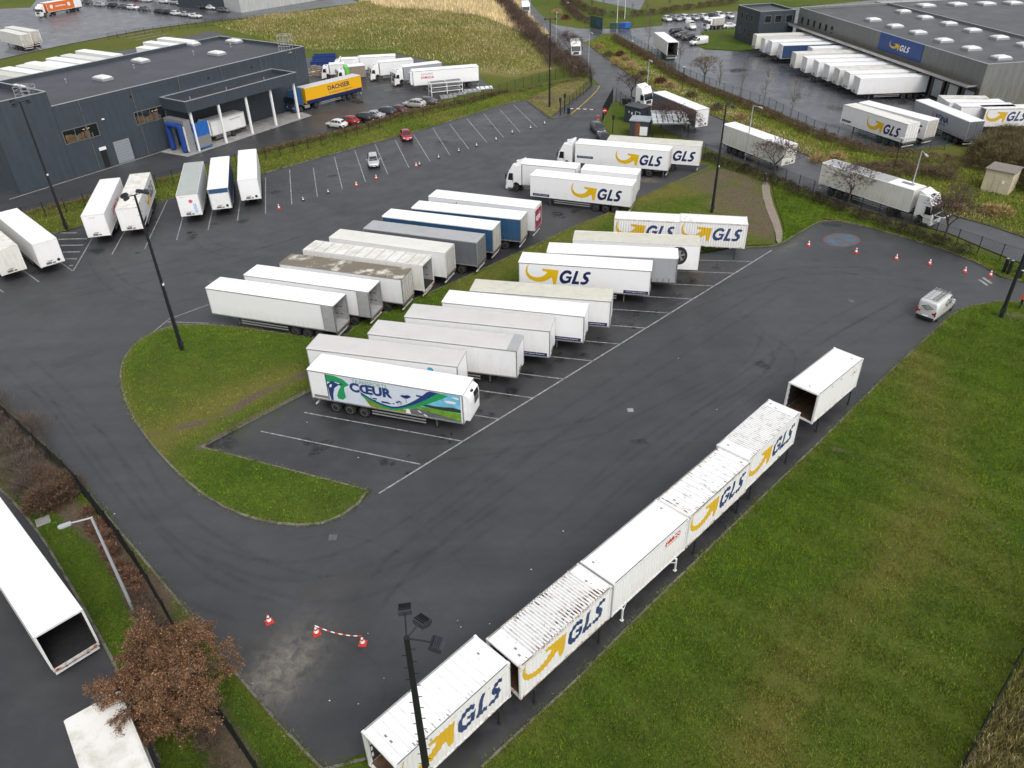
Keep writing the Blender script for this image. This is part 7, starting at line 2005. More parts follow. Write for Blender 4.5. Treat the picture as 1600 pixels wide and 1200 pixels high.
# ================================================================== CARS
WHT, SIL, BLK, GRY, RED, MAR, BLU = (.75, .75, .74), (.42, .43, .44), (.014, .015, .018), (.09, .095, .10), (.30, .012, .018), (.10, .02, .03), (.03, .05, .09)
GCa = 'cars parked along the haulage yard fence'
hN = R(155)
for px, kd, col, lab in [((527, 199), 'hatch', WHT, 'small white hatchback, leftmost of the cars along the yard fence'), ((546, 194), 'hatch', RED, 'red hatchback next to the white one along the yard fence'), ((567, 190), 'suv', BLK, 'black car between the red and the silver one along the fence'),
    ((584, 185), 'saloon', SIL, 'silver saloon between two black cars along the fence'), ((602, 181), 'suv', (.02, .03, .045), 'dark blue-black car right of the silver saloon along the fence'), ((621, 177), 'hatch', MAR, 'dark maroon car, right end of the fence row before the gap')]:
    car(lab, px, None, kd, col, GCa, rz=hN)
car('silver SUV parked past the gap, left of the grey car', (648, 168), None, 'suv', (.48, .47, .45), GCa, rz=hN + R(0)); car('grey car at the right end of the fence parking', (666, 163), None, 'saloon', GRY, GCa, rz=hN)
car('silver estate car standing in a marked bay near two cones', (584, 257), (586, 272), 'estate', (.50, .51, .52)); car('red hatchback parked alone at the kerb of the marked bays', (635, 217), (641, 230), 'hatch', (.33, .015, .03))
car('dark grey estate car at the entrance behind the yellow-arrow trucks', (934, 206), (946, 218), 'estate', (.035, .042, .05)); car('black car half hidden behind the middle yellow-arrow trailer, front of the pair at the entrance', (944, 221), (952, 230), 'saloon', BLK)
GT = 'cars parked in the row across the depot entrance'
for i, (x, y) in enumerate([(1042, 33), (1057, 32), (1071, 31.5), (1085, 31), (1099, 30), (1112, 28.5), (1124, 28), (1139, 28)]):
    car(['white car, leftmost of the row across the depot entrance', 'silver car, second from the left across the depot entrance', 'white estate, third from the left across the depot entrance', 'silver hatchback, fourth in the row across the depot entrance', 'white hatchback, fifth in the row across the depot entrance', 'black car in the row across the depot entrance', 'white SUV right of the black car in that row', 'light silver car, rightmost of the row across the entrance'][i],
        (x, y), None, ['hatch', 'saloon', 'estate', 'hatch', 'hatch', 'saloon', 'suv', 'hatch'][i], [WHT, SIL, WHT, SIL, WHT, BLK, WHT, (.55, .56, .57)][i], GT, rz=R(-75))
GV = 'vehicles parked beside the depot lawn'
car('dark car nearest the trailer leaving the yard, beside the lawn', (1058, 53), None, 'estate', BLK, GV, rz=R(25)); car('dark grey car between the black one and the saloon beside the lawn', (1067, 58), None, 'saloon', GRY, GV, rz=R(25)); car('black saloon next to the white van beside the lawn', (1078, 62), None, 'saloon', (.03, .03, .035), GV, rz=R(25))
car('small white van with side windows at the lawn corner', (1091, 70), None, 'van', WHT, GV, rz=R(200), name='delivery_van', cat='van', panel=True); car('white van facing the camera in front of the car row', (1079, 45), None, 'van', WHT, GV, rz=R(-80), name='delivery_van', cat='van', panel=True)
car('white saloon beside the office block corner', (1139, 44), None, 'saloon', WHT, GV, rz=R(15))
t = rigid('lorry', 'white small lorry with open side between the van and the office block', g(1100, 47), R(20), L=5.5, H=2.8, style='low', box='door_dirty', group=GV)
GFc = 'cars in the far car park at the top left'
far = [((136, 7), GRY, 'suv'), ((156, 10), SIL, 'estate'), ((176, 12), BLK, 'suv'), ((194, 13), GRY, 'saloon'), ((209, 15), WHT, 'suv'), ((226, 17), GRY, 'saloon'), ((250, 21), BLK, 'hatch'), ((262, 22), BLK, 'saloon'), ((276, 24), WHT, 'hatch'), ((291, 25.5), SIL, 'saloon'), ((306, 28), WHT, 'saloon'),
       ((212, 2), RED, 'hatch'), ((228, 3), WHT, 'van'), ((257, 5), WHT, 'hatch'), ((274, 6.5), SIL, 'suv'), ((286, 9), WHT, 'estate'), ((307, 12), SIL, 'hatch'), ((320, 14), BLK, 'saloon'), ((331, 15), WHT, 'hatch'), ((350, 19), GRY, 'estate'), ((175, 0), GRY, 'suv'), ((195, 1), BLK, 'saloon')]
fl = ['grey SUV beside the orange trailer', 'silver estate right of the grey SUV', 'black SUV left of the dark saloon, second row', 'dark grey saloon in the middle of the second row', 'white SUV with cone nearby in the second row', 'grey saloon ending the second row', 'black hatchback starting the front row', 'black saloon second in the front row', 'white hatchback third in the front row', 'silver saloon fourth in the front row', 'white saloon ending the front row',
      'red car at the top edge', 'white van at the top edge', 'white hatchback starting the rear row', 'silver SUV in the rear row', 'white estate in the rear row', 'silver hatchback before the far warehouse', 'black saloon against the far warehouse', 'white hatchback against the far warehouse', 'grey estate at the warehouse corner', 'grey SUV cut by the top edge', 'black saloon cut by the top edge']
for (px, col, kd), lb in zip(far, fl):
    car(lb + ' of the far car park', px, None, kd, col, GFc, rz=R(-25) if px[1] > 14 else R(155), name='parked_car' if kd != 'van' else 'delivery_van', cat='car' if kd != 'van' else 'van', panel=kd == 'van')
# tradesman van bottom right
a, b = np.array(g(1457, 507)), np.array(g(1491, 481)); d = (b - a) / np.hypot(*(b - a)); n_ = np.array((-d[1], d[0])) * .92; c_ = a + d * 2.35 + n_
v = car('white panel van with roof rack and black diamond logos driving away near the meadow', None, None, 'van', (.66, .66, .65), rz=math.atan2(d[1], d[0]), name='panel_van', cat='van', panel=True, at=c_, scale=1.08)
q = MB()
for y in (-.55, -.2, .3, .62): q.bar((.25, y, 2.13), (2.9, y, 2.13), .035, .035, 'alu')
for k in range(6): q.bar((.3 + k * .5, -.72, 2.08), (.3 + k * .5, .72, 2.08), .03, .03, 'alu')
q.build('roof_rack', v)
q = MB()
for y in (-.5, -.22): q.bar((.1, y, 2.2), (3.0, y, 2.2), .05, .03, 'chassis_rail')
for k in range(10): q.bar((.2 + k * .3, -.5, 2.2), (.2 + k * .3, -.22, 2.2), .025, .025, 'chassis_rail')
q.build('ladder', v)
def diamond(mb, O, U, Wv, w, h, m):
    O, U, Wv = Vector(O), Vector(U), Vector(Wv)
    P_ = [O - U * w, O - Wv * h, O + U * w, O + Wv * h]; I = [O + (p - O) * .78 for p in P_]
    mb.add(P_ + I, [(i, (i + 1) % 4, 4 + (i + 1) % 4, 4 + i) for i in range(4)], m)
q = MB(); diamond(q, (-.035, 0, 1.38), (0, 1, 0), (0, 0, 1), .55, .26, 'print_black'); diamond(q, (2.05, -.905, 1.45), (1, 0, 0), (0, .1, 1), .5, .36, 'print_black'); q.build('diamond_print', v)
q = MB(); V, Fs = text_polys('SGV', 1, .02); put(q, V, Fs, 'print_black', (-.04, .27, 1.28), (0, -1, 0), (0, 0, 1), w=.54, h=.2); put(q, V, Fs, 'print_black', (1.85, -.935, 1.3), (1, 0, 0), (0, 0, 1), w=.4, h=.22)
V, Fs = text_polys('ELECTRICITE', 1, .0); put(q, V, Fs, 'print_grey', (-.04, .5, 1.03), (0, -1, 0), (0, 0, 1), w=1.0, h=.09); put(q, V, Fs, 'print_red', (1.4, -.94, .98), (1, 0, 0), (0, 0, 1), w=1.5, h=.1); q.build('lettering', v)
q = MB(); q.box(-.045, .0, -.8, .8, .3, .48, 'black'); q.build('rear_bumper', v)
for s in (-1, 1): q = MB(); q.box(-.03, .03, *sorted((s * .74, s * .86)), .7, 1.15, 'lamp_red'); q.build('tail_cluster', v)
# ================================================================== MASTS, LAMPS, FENCES
def mast(label, base, H, arms, r0=.19, r1=.085):
    t = thing('floodlight_mast', label, 'light mast', (*base, 0), 0, 'tall black floodlight masts')
    q = MB(); q.tube((0, 0, .03), (0, 0, H), r0, r1, 'mast', 12); q.box(-.3, .3, -.3, .3, .0, .04, 'mast'); q.build('pole', t)
    q = MB()
    for k in range(int((H - 3) / .35)):
        z = 3 + k * .35; s = 1 if k % 2 else -1; q.bar((0, 0, z), (s * .26, 0, z), .022, .022, 'mast')
    q.build('step_pegs', t)
    q = MB(); q.box(-r0 - .01, r0 + .04, -.13, .13, .6, 1.1, 'floodlight'); q.box(.0, .16, -.12, .12, H * .45, H * .45 + .22, 'lamp_clear'); q.build('service_door', t)
    for az, ln, dz in arms:
        a = R(az); ux, uy = math.cos(a), math.sin(a)
        ln = ln * .85; q = MB(); q.tube((0, 0, H - .05), (ux * ln * .6, uy * ln * .6, H - .02 + dz * .4), .035, .03, 'mast', 6); q.tube((ux * ln * .6, uy * ln * .6, H - .02 + dz * .4), (ux * ln, uy * ln, H + dz), .03, .03, 'mast', 6); ar = q.build('arm', t)
        f = MB(); f.prism([(-.05, -.14), (.42, -.22), (.55, -.10), (.5, .12), (.1, .16), (-.05, .08)], -.3, .3, 'floodlight', 'y')
        for k in range(5): f.box(.0 + k * .09, .02 + k * .09, -.27, .27, .13, .2, 'mast')
        f.add([(.03, -.25, -.17), (.4, -.25, -.235), (.4, .25, -.235), (.03, .25, -.17)], [(0, 1, 2, 3)], 'lamp_clear')
        fo = f.build('floodlight', ar); fo.location = (ux * ln, uy * ln, H + dz); fo.rotation_euler = (0, R(14), a); fo.scale = (.82, .82, .82)
    return t
mast('tall black floodlight mast nearest the camera, in front of the nearest yellow-arrow swap body', g(635, 996, 15.2), 15.2, [(98, 1.15, .15), (52, .75, .1), (-12, 1.05, -.05)], .2, .10)
mast('tall black floodlight mast standing on the grass island', g(285, 548), 15.3, [(172, .9, -.05), (205, .6, -.1), (15, .9, .2), (70, .55, .1)])
mast('black floodlight mast between the swap bodies and the dirt path', g(1112, 333), 13.4, [(150, .9, .1), (60, .6, .1), (-15, .7, 0)])
mast('black floodlight mast beside the hatched markings in front of the warehouse', g(105, 360), 15.9, [(170, .9, .1), (240, .7, -.2), (0, .9, 0)])
mast('black floodlight mast by the entrance at the top end of the marked bays', g(858.5, 168), 15.1, [(180, .8, .1), (0, .8, .1), (90, .6, 0)])
mast('black mast at the right edge beside the exit road', g(1563, 497), 15.2, [(180, .8, .1), (90, .8, .1), (0, .6, 0)])

def street_lamp(label, base, H, arm_px, z=None, r=.075, group='grey street lamps along the access road'):
    b = g(*base); e = g(*arm_px, H - .05); d = np.array(e) - np.array(b); ln = np.hypot(*d); az = math.atan2(d[1], d[0])
    ln = min(ln, 2.6)
    t = thing('street_lamp', label, 'street lamp', (*b, 0), az, group)
    q = MB(); q.tube((0, 0, 0), (0, 0, H), r * 1.25, r * .8, 'lamp_tube', 10); q.build('pole', t)
    q = MB(); q.tube((0, 0, H - .03), (ln * .62, 0, H + .12), .045, .04, 'lamp_tube', 8); q.build('arm', t)
    q = MB(); q.prism([(ln * .6, -.10), (ln * .62, -.14), (ln * .95, -.15), (ln, -.07), (ln, .07), (ln * .95, .15), (ln * .62, .14), (ln * .6, .10)], H + .05, H + .17, 'lamp_tube', 'z'); q.box(ln * .66, ln * .94, -.11, .11, H + .03, H + .05, 'lamp_clear'); q.build('lamp_head', t, bevel=.03)
    return t
street_lamp('grey street lamp with angled arm at the lower left, above the brown-leaved tree', (208, 953), 7.8, (92, 828), r=.085)
street_lamp('grey street lamp with bent arm beside the entrance fence corner', (919, 112), 8.0, (932, 58)); street_lamp('grey street lamp in front of the white tractor unit by the gate', (1009, 164), 8.0, (1024, 104))
street_lamp('grey street lamp before the middle trailer of the access road', (1164, 250), 8.0, (1191, 171)); street_lamp('grey street lamp in front of the truck with the open flap', (1412, 337), 8.2, (1450, 249))
street_lamp('thin grey street lamp at the upper bend of the access road', (869, 73), 8.0, (880, 42)); street_lamp('thin grey street lamp at the top edge by the access road', (829, 40), 8.0, (845, 2))
for px, h, lb in [((986, 96), 4.2, 'upper'), ((1065, 144), 4.6, 'middle'), ((1394, 272), 5.0, 'lower'), ((887, 28), 4.0, 'topmost')]:
    t = thing('park_lamp', 'short dark post-top lamp on the verge, the %s one' % lb, 'lamp', (*g(*px), 0), 0, 'post-top lamps on the verge')
    q = MB(); q.tube((0, 0, 0), (0, 0, h), .06, .05, 'black', 8); q.build('post', t); q = MB(); q.lathe([(.1, h), (.32, h + .05), (.34, h + .12), (.1, h + .22)], 'lamp_tube', 12); q.build('lamp_head', t)
for px, h, lb in [((964, 36), 9, 'left'), ((976, 30), 9, 'right')]:
    t = thing('flagpole', 'white flagpole beside the bins, the %s one' % lb, 'flagpole', (*g(*px), 0), 0, 'flagpoles'); q = MB(); q.tube((0, 0, 0), (0, 0, h), .09, .05, 'print_white', 8); q.build('pole', t); q = MB(); q.lathe([(.02, h), (.1, h + .08), (.02, h + .18)], 'print_white', 8); q.build('finial', t)

FP = {}
def fence_mesh(m, ln, h, dense):
    k = (m, round(ln, 1), h, dense)
    if k not in FP:
        q = MB(); sp_ = .06 if dense else .2; w = .012 if dense else .010
        n = int(ln / sp_)
        for i in range(n): x = -.5 * ln + (i + .5) * ln / n; q.box(x - w / 2, x + w / 2, -.004, .004, .05, h, m)
        for i in range(int(h / .2) + 1): z = .05 + i * .2; q.box(-.5 * ln, .5 * ln, -.009, -.0045, z, z + .012, m)
        q.box(-.5 * ln, .5 * ln, -.009, .009, h - .01, h + .008, m)
        FP[k] = q.mesh('mesh_panel')
    return FP[k]
POSTM = {}
def fence(label, pts, h=2.0, m='fence_black', dense=False, z=.08, sp_=2.52, px=True, post_h=.12, name='fence', w=.07):
    P = [np.array(p) for p in (G(pts) if px else pts)]
    seg = [np.hypot(*(b - a)) for a, b in zip(P[:-1], P[1:])]; cum = np.concatenate([[0], np.cumsum(seg)]); tot = cum[-1]
    def at(s):
        s = min(max(s, 0), tot - 1e-6); i = min(np.searchsorted(cum, s, 'right') - 1, len(seg) - 1); return P[i] + (P[i + 1] - P[i]) * ((s - cum[i]) / seg[i])
    t = thing(name, label, 'fence', (*P[0], z)); n = max(1, round(tot / sp_)); o = P[0]
    k = (m, h)
    if k not in POSTM: POSTM[k] = MB().box(-w / 2, w / 2, -w / 2, w / 2, -.1, h + post_h, m).mesh('post')
    for i in range(n + 1):
        p = at(tot * i / n) - o; q = link('post', POSTM[k], t); q.location = (*p, 0)
        if i < n:
            r = at(tot * (i + 1) / n) - o; c = (p + r) / 2; d = r - p; l_ = np.hypot(*d)
            a = link('mesh_panel', fence_mesh(m, l_ - .06, h, dense), t); a.location = (*c, 0); a.rotation_euler = (0, 0, math.atan2(d[1], d[0]))
            a.scale = ((l_ - .07) / round(l_ - .06, 1), 1, 1)
    return t
fence('black mesh fence along the left verge between the lot and the service road', [(-90, 575), (0, 650), (60, 706), (128, 770), (160, 813), (198, 862), (231, 912), (262, 965), (300, 1035), (342, 1122), (370, 1162), (395, 1198), (450, 1290)], dense=True)
fence('black mesh fence between the haulage yard and the marked bays', [(-60, 375), (60, 344), (124, 329), (269, 290), (416, 251), (503, 229), (564, 211), (636, 190), (704, 172.5), (751, 160), (795.5, 145), (850, 129), (907, 115), (921, 122)])
fence('black mesh fence curving down to the entrance barrier', [(922, 123), (925, 137), (905, 155), (890, 168), (876, 179)])
fence('black mesh fence between the access road and the lorry park', [(1012, 228), (1060, 236), (1110, 249), (1150, 262), (1185, 275), (1219, 287), (1286, 314), (1336, 332), (1394, 354), (1425, 362), (1457, 375), (1490, 385), (1525, 397), (1561, 410), (1640, 432)])
fence('dark green mesh fence along the depot yard', [(962, 56), (1017, 88), (1062, 120), (1120, 145), (1200, 172), (1275, 211), (1360, 235), (1407, 239), (1475, 234)], m='fence_green')
fence('black mesh fence at the bottom right beside the rough grass', [(1660, 920), (1600, 1012), (1500, 1203), (1440, 1330)], dense=True)
fence('tall black mesh fence behind the cycle shelter', [(962, 160), (985, 178), (1010, 196)], h=2.4)
fence('low black fence beside the far road at the top left', [(170, 62), (205, 57), (300, 44), (360, 38), (400, 33)], m='fence_black', h=1.6)
fence('tall dark swing gate standing open at the entrance', [(941, 191), (948, 177), (957, 160)], h=2.6, dense=True, name='gate')
# barrier and signals
b0, b1 = np.array(g(889, 178)), np.array(g(931, 180)); d = b1 - b0; L_ = np.hypot(*d)
t = thing('road_barrier', 'white and red lowered boom barrier at the entrance', 'barrier', (*b0, 0), math.atan2(d[1], d[0]))
q = MB(); q.box(-.3, .2, -.2, .2, 0, 1.1, 'black'); q.build('cabinet', t)
for k in range(int(L_ / .6)): q = MB(); q.box(.2 + k * .6, .2 + (k + 1) * .6, -.04, .04, .92, 1.02, 'print_white' if k % 2 == 0 else 'lamp_red'); q.build('boom_segment', t)
def sign(label, px, h, col, r=.35, bar=True, post='alu'):
    t = thing('road_sign', label, 'sign', (*g(*px), 0), R(-95)); q = MB(); q.tube((-.05, 0, 0), (-.05, 0, h + .3), .03, .03, post, 6); q.build('post', t)
    q = MB(); q.lathe([(r, 0), (r, .03)], col, 20, 'x', (0, 0, h)); p = q.build('sign_disc', t)
    if bar: q = MB(); q.box(.031, .036, -r * .7, r * .7, h - .06, h + .06, 'print_white'); q.build('sign_bar', p)
    return t
sign('round red no-entry sign on the gate fence', (944, 191), 2.0, 'red', .42); 
t = thing('intercom_post', 'red and white terminal box at the end of the entrance barrier', 'terminal', (*g(934, 192), 0)); q = MB(); q.box(-.25, .25, -.2, .2, 0, 1.3, 'print_grey'); q.build('cabinet', t); q = MB(); q.box(-.26, .26, -.23, -.2, .8, 1.2, 'red'); q.build('panel', t)
for px, h, lb in [((882, 176), 2.6, 'left of the entrance barrier'), ((957, 208), 2.2, 'beside the entrance, in front of the kiosk'), ((875, 181), 2.4, 'at the end of the curved fence')]:
    t = thing('signal_post', 'black signal post ' + lb, 'signal', (*g(*px), 0)); q = MB(); q.tube((0, 0, 0), (0, 0, h), .07, .07, 'black', 8); q.build('post', t); q = MB(); q.box(-.2, .2, -.12, .12, h, h + .75, 'black'); q.build('signal_head', t)
for px, c, lb in [((958, 45), 'fence_green', 'green waste container beside the depot entrance'), ((971, 45), 'logo_blue', 'blue waste container next to the green one'), ((980, 44.5), 'panel_blue', 'blue waste container, rightmost of the three')]:
    t = thing('waste_container', lb, 'bin', (*g(*px), 0), 0, 'waste containers by the depot entrance'); q = MB(); q.prism([(-.9, 1.3), (-.75, .2), (.75, .2), (.9, 1.3)], -.6, .6, c, 'y'); q.build('hull', t); q = MB(); q.prism([(-.92, 1.31), (.92, 1.31), (.8, 1.55), (-.8, 1.55)], -.63, .63, c, 'y'); q.build('lid', t)
    for x in (-.6, .6): q = MB(); q.tube((x, -.5, .1), (x, -.42, .1), .1, .1, 'tyre', 8); q.build('castor', t)
t = thing('green_screen', 'dark green metal screen with a blue panel at the depot entrance', 'screen', (*g(922, 42), 0), 0); pa, pb = np.array(g(922, 42)), np.array(g(941, 47)); d = pb - pa; t.rotation_euler = (0, 0, math.atan2(d[1], d[0])); q = MB(); L_ = np.hypot(*d)
q.box(0, L_, -.05, .05, 0, 3.0, 'fence_green'); q.build('screen_panel', t); q = MB(); q.box(L_ * .5, L_ * .85, -.08, -.05, .8, 2.4, 'curtain_blue'); q.build('notice', t)
for i, (px, wt) in enumerate([((1567, 427), 0), ((1574, 430), 0), ((1593, 428), 1)]):
    t = thing('exit_cabinet', ['narrow black cabinet at the exit, left of the pair', 'narrow black cabinet at the exit, right of the pair', 'narrow black cabinet with white cap at the exit barrier'][i], 'cabinet', (*g(*px), 0), R(20), 'black cabinets at the exit')
    q = MB(); q.box(-.15, .15, -.12, .12, .05, 1.7, 'black'); q.box(-.3, .3, -.25, .25, 0, .05, 'concrete'); q.build('cabinet', t); q = MB(); q.box(-.16, .16, -.13, .13, 1.7, 1.76 + .06 * wt, 'print_white' if wt else 'alu'); q.build('cap', t)
t = thing('exit_boom', 'white boom of the exit barrier cut by the right edge', 'barrier', (*g(1591, 436), 0), R(-28)); q = MB(); q.bar((0, 0, 1.0), (5, 0, 1.0), .1, .1, 'print_white'); q.build('boom', t); q = MB(); q.box(-.2, .2, -.18, .18, 0, 1.0, 'black'); q.build('cabinet', t)

# cones
CM = {}
def cone(px, label, red=True, group='red and white traffic cones', s=1.0):
    t = thing('traffic_cone', label, 'cone', (*g(*px), .014), R(random.uniform(0, 90)), group); t.scale = (s,) * 3
    if red not in CM:
        c = 'cone_red' if red else 'cone_black'
        q = MB(); q.box(-.25, .25, -.25, .25, 0, .045, c); b = q.mesh('base')
        q = MB(); q.lathe([(.18, .045), (.16, .18)], c, 14); q.lathe([(.118, .38), (.085, .50)], c, 14); q.lathe([(.05, .66), (.032, .76)], c, 14); k = q.mesh('cone_body')
        q = MB(); q.lathe([(.165, .18), (.122, .38)], 'cone_white', 14); w1 = q.mesh('white_band'); q = MB(); q.lathe([(.088, .50), (.052, .66)], 'cone_white', 14); w2 = q.mesh('white_band')
        CM[red] = (b, k, w1, w2)
    for n_, me in zip(('base', 'cone_body', 'white_band', 'white_band'), CM[red]): link(n_, me, t)
    return t
for px, lb in [((1263, 384), 'nearest the painted roundel, left'), ((1337, 395), 'right of the painted roundel'), ((1400, 405), 'third from the left along the upper kerb'), ((1452, 413), 'third from the right along the upper kerb'), ((1507, 425), 'second from the right along the upper kerb'), ((1547, 431), 'nearest the exit along the upper kerb'),
               ((421, 972), 'standing alone left of the taped pair'), ((495, 990), 'at the left end of the striped tape'), ((567, 1006), 'at the right end of the striped tape'), ((436, 326), 'at the left end of the marked bays'), ((557, 290.5), 'left of the silver estate car'), ((588, 279.5), 'right below the silver estate car'), ((650.5, 260), 'beside a black and white one, below the red car')]:
    cone(px, 'red and white traffic cone ' + lb, True, s=.92)
for i, px in enumerate([(474, 313.5), (513, 301.5), (655.5, 258), (685.5, 247), (717, 237), (744.5, 228.5), (775, 219), (800.5, 208), (829, 201), (851, 194)]):
    cone(px, 'black and white cone of the marked bays, ' + ['first from the left', 'second from the left', 'beside the red cone', 'first right of the red cone', 'second right of the red cone', 'third right of the red cone', 'fourth right of the red cone', 'third from the entrance', 'second from the entrance', 'nearest the entrance'][i], False, 'black and white cones', .8)
# striped tape between two cones
a, b = np.array(g(495, 990)), np.array(g(567, 1006)); t = thing('striped_tape', 'sagging red and white tape between two cones', 'tape', (*a, 0))
n = 12; prev = None
for i in range(n + 1):
    u = i / n; p = (a * (1 - u) + b * u) - a; z = .72 - 1.1 * u * (1 - u); bend = np.array((0, -1)) * 0
    cur = (*p, z)
    if prev: q = MB(); q.bar(prev, cur, .05, .05, 'print_white' if i % 2 else 'cone_red'); q.build('tape_segment', t)
    prev = cur
# slab on the left verge, litter
t = tag(MB().box(-.45, .45, -.45, .45, .0, .05, 'concrete').build('access_slab'), 'square pale concrete slab lying in the grass of the left verge', 'slab'); t.location = (*g(68, 816), .095); t.rotation_euler = (0, 0, R(35))
q = MB(); rr = random.Random(12)
for px in [(165, 800), (179, 803), (515, 1095), (560, 1100), (600, 1060), (720, 980), (765, 975), (830, 890), (880, 830), (1060, 560), (480, 660), (560, 715), (395, 1068), (1120, 640), (690, 620), (640, 645), (715, 970), (620, 1110), (575, 990)]:
    x, y = g(*px); s = rr.uniform(.02, .05); q.box(x - s, x + s, y - s * .6, y + s * .6, .012, .03, 'print_white')
q.build('litter')['kind'] = 'stuff'

# ================================================================== PEOPLE
def person(label, px, rz, top, legs, hair=(.03, .02, .015), z=0.0, step=.16):
    t = thing('person', label, 'person', (*g(*px), z), rz)
    bm = bmesh.new(); rad = {}
    def V(x, y, zz, r): v = bm.verts.new((x, y, zz)); rad[v] = r; return v
    def E(a, b): bm.edges.new((a, b))
    pel = V(0, 0, .95, .15); wa = V(0, 0, 1.12, .135); ch = V(.01, 0, 1.33, .165); nk = V(.01, 0, 1.50, .06); hd0 = V(.03, 0, 1.60, .085); hd1 = V(.03, 0, 1.70, .088)
    for a, b in ((pel, wa), (wa, ch), (ch, nk), (nk, hd0), (hd0, hd1)): E(a, b)
    for s in (-1, 1):
        h = V(0, s * .10, .90, .10); k = V(s * step * .55 + .03, s * .11, .50, .065); a = V(s * step, s * .11, .09, .045); f = V(s * step + .15, s * .12, .045, .04)
        E(pel, h); E(h, k); E(k, a); E(a, f)
        sh = V(0, s * .19, 1.42, .065); el = V(-.03, s * .26, 1.14, .045); wr = V(.10, s * .25, .92, .032); ha = V(.15, s * .24, .84, .032)
        E(ch, sh); E(sh, el); E(el, wr); E(wr, ha)
        for j in range(3): fg = V(.17 + j * .012, s * (.225 + j * .015), .765, .010); E(ha, fg)
    bm.verts.ensure_lookup_table(); me = bpy.data.meshes.new('body'); bm.verts.index_update(); rs = [rad[v] for v in bm.verts]; bm.to_mesh(me); bm.free()
    o = bpy.data.objects.new('body', me); COL.objects.link(o)
    sk = o.modifiers.new('skin', 'SKIN'); o.modifiers.new('sub', 'SUBSURF').levels = 2
    for i, r in enumerate(rs): me.skin_vertices[0].data[i].radius = (r, r)
    me.skin_vertices[0].data[0].use_root = True
    dg = bpy.context.evaluated_depsgraph_get(); ev = o.evaluated_get(dg); m2 = bpy.data.meshes.new_from_object(ev); bpy.data.objects.remove(o)
    for n_ in (top, legs, 'skin_tone', 'black'): m2.materials.append(MATS[n_])
    for p in m2.polygons:
        c = p.center; p.use_smooth = True
        p.material_index = 3 if c.z < .11 else (1 if c.z < .98 and abs(c.y) < .2 else (2 if c.z > 1.5 or c.z < .93 else 0))
    b = link('body', m2, t)
    q = MB(); q.lathe([(.06, 1.80), (.098, 1.74), (.10, 1.66), (.085, 1.60)], 'hair_dark', 12, 'z', (.015, 0, 0)); q.build('hair', b, smooth=True)
    q = MB()
    for s in (-1, 1): q.box(.105, .118, s * .032 - .01, s * .032 + .01, 1.665, 1.68, 'black'); q.box(.01, .04, *sorted((s * .088, s * .102)), 1.62, 1.68, 'skin_tone')
    q.box(.108, .135, -.012, .012, 1.62, 1.66, 'skin_tone'); q.box(.105, .114, -.025, .025, 1.585, 1.595, 'red'); q.build('face', b)
    return t
mat('skin_tone', (.45, .25, .17), .6); mat('hair_dark', (.02, .014, .01), .8); mat('hi_vis', (.85, .16, .03), .6); mat('trousers', (.012, .014, .025), .8); mat('jacket_dark', (.015, .016, .02), .7)
person('person in an orange hi-vis jacket and dark trousers at the right edge', (1593, 483), R(200), 'hi_vis', 'trousers', step=.22, z=.1)
person('person in dark clothes on the dirt path beside the fence', (1194, 289), R(250), 'jacket_dark', 'trousers', z=.11)

# ================================================================== VEGETATION
def raw_mesh(name, Vx, tris, tone, m='blade'):
    me = bpy.data.meshes.new(name)
    nv, nf = len(Vx), len(tris)
    me.vertices.add(nv); me.vertices.foreach_set('co', np.ascontiguousarray(Vx, np.float32).ravel())
    me.loops.add(nf * 3); me.loops.foreach_set('vertex_index', np.ascontiguousarray(tris, np.int32).ravel())
    me.polygons.add(nf); me.polygons.foreach_set('loop_start', np.arange(0, nf * 3, 3, dtype=np.int32)); me.polygons.foreach_set('loop_total', np.full(nf, 3, np.int32))
    me.update(calc_edges=True)
    at = me.color_attributes.new('tone', 'FLOAT_COLOR', 'POINT'); c = np.ones((nv, 4), np.float32); c[:, :3] = tone; at.data.foreach_set('color', c.ravel())
    me.materials.append(MATS[m]); return me
def blades(name, P, D, w, tone):
    """thin triangles: base P, vector D, width w (arrays)"""
    n = len(P); S = np.cross(D, rng.normal(size=(n, 3))); S /= (np.linalg.norm(S, axis=1, keepdims=True) + 1e-9)
    Vx = np.empty((n * 3, 3)); Vx[0::3] = P - S * w[:, None] / 2; Vx[1::3] = P + S * w[:, None] / 2; Vx[2::3] = P + D
    return raw_mesh(name, Vx, np.arange(n * 3).reshape(-1, 3), np.repeat(tone, 3, axis=0))
def frame_mask(A, m=60):
    d = A[:, 1] * cp + CH * sp; v = A[:, 1] * sp - CH * cp; x = A[:, 0] / d; y = -v / d
    X = 800 + F * (x * cr - y * sr); Y = 600 + F * (x * sr + y * cr)
    return (X > -m) & (X < 1600 + m) & (Y > -m) & (Y < 1200 + m) & (d > 1)
def sample(poly, n):
    P = np.array(poly); x0, y0 = P.min(0); x1, y1 = P.max(0); out = []; tot = 0
    for _ in range(60):
        Q = np.stack([rng.uniform(x0, x1, n), rng.uniform(y0, y1, n)], 1); Q = Q[in_poly(Q, poly)]; Q = Q[frame_mask(Q)]
        out.append(Q); tot += len(Q)
        if tot >= n: break
    return np.concatenate(out)[:n]
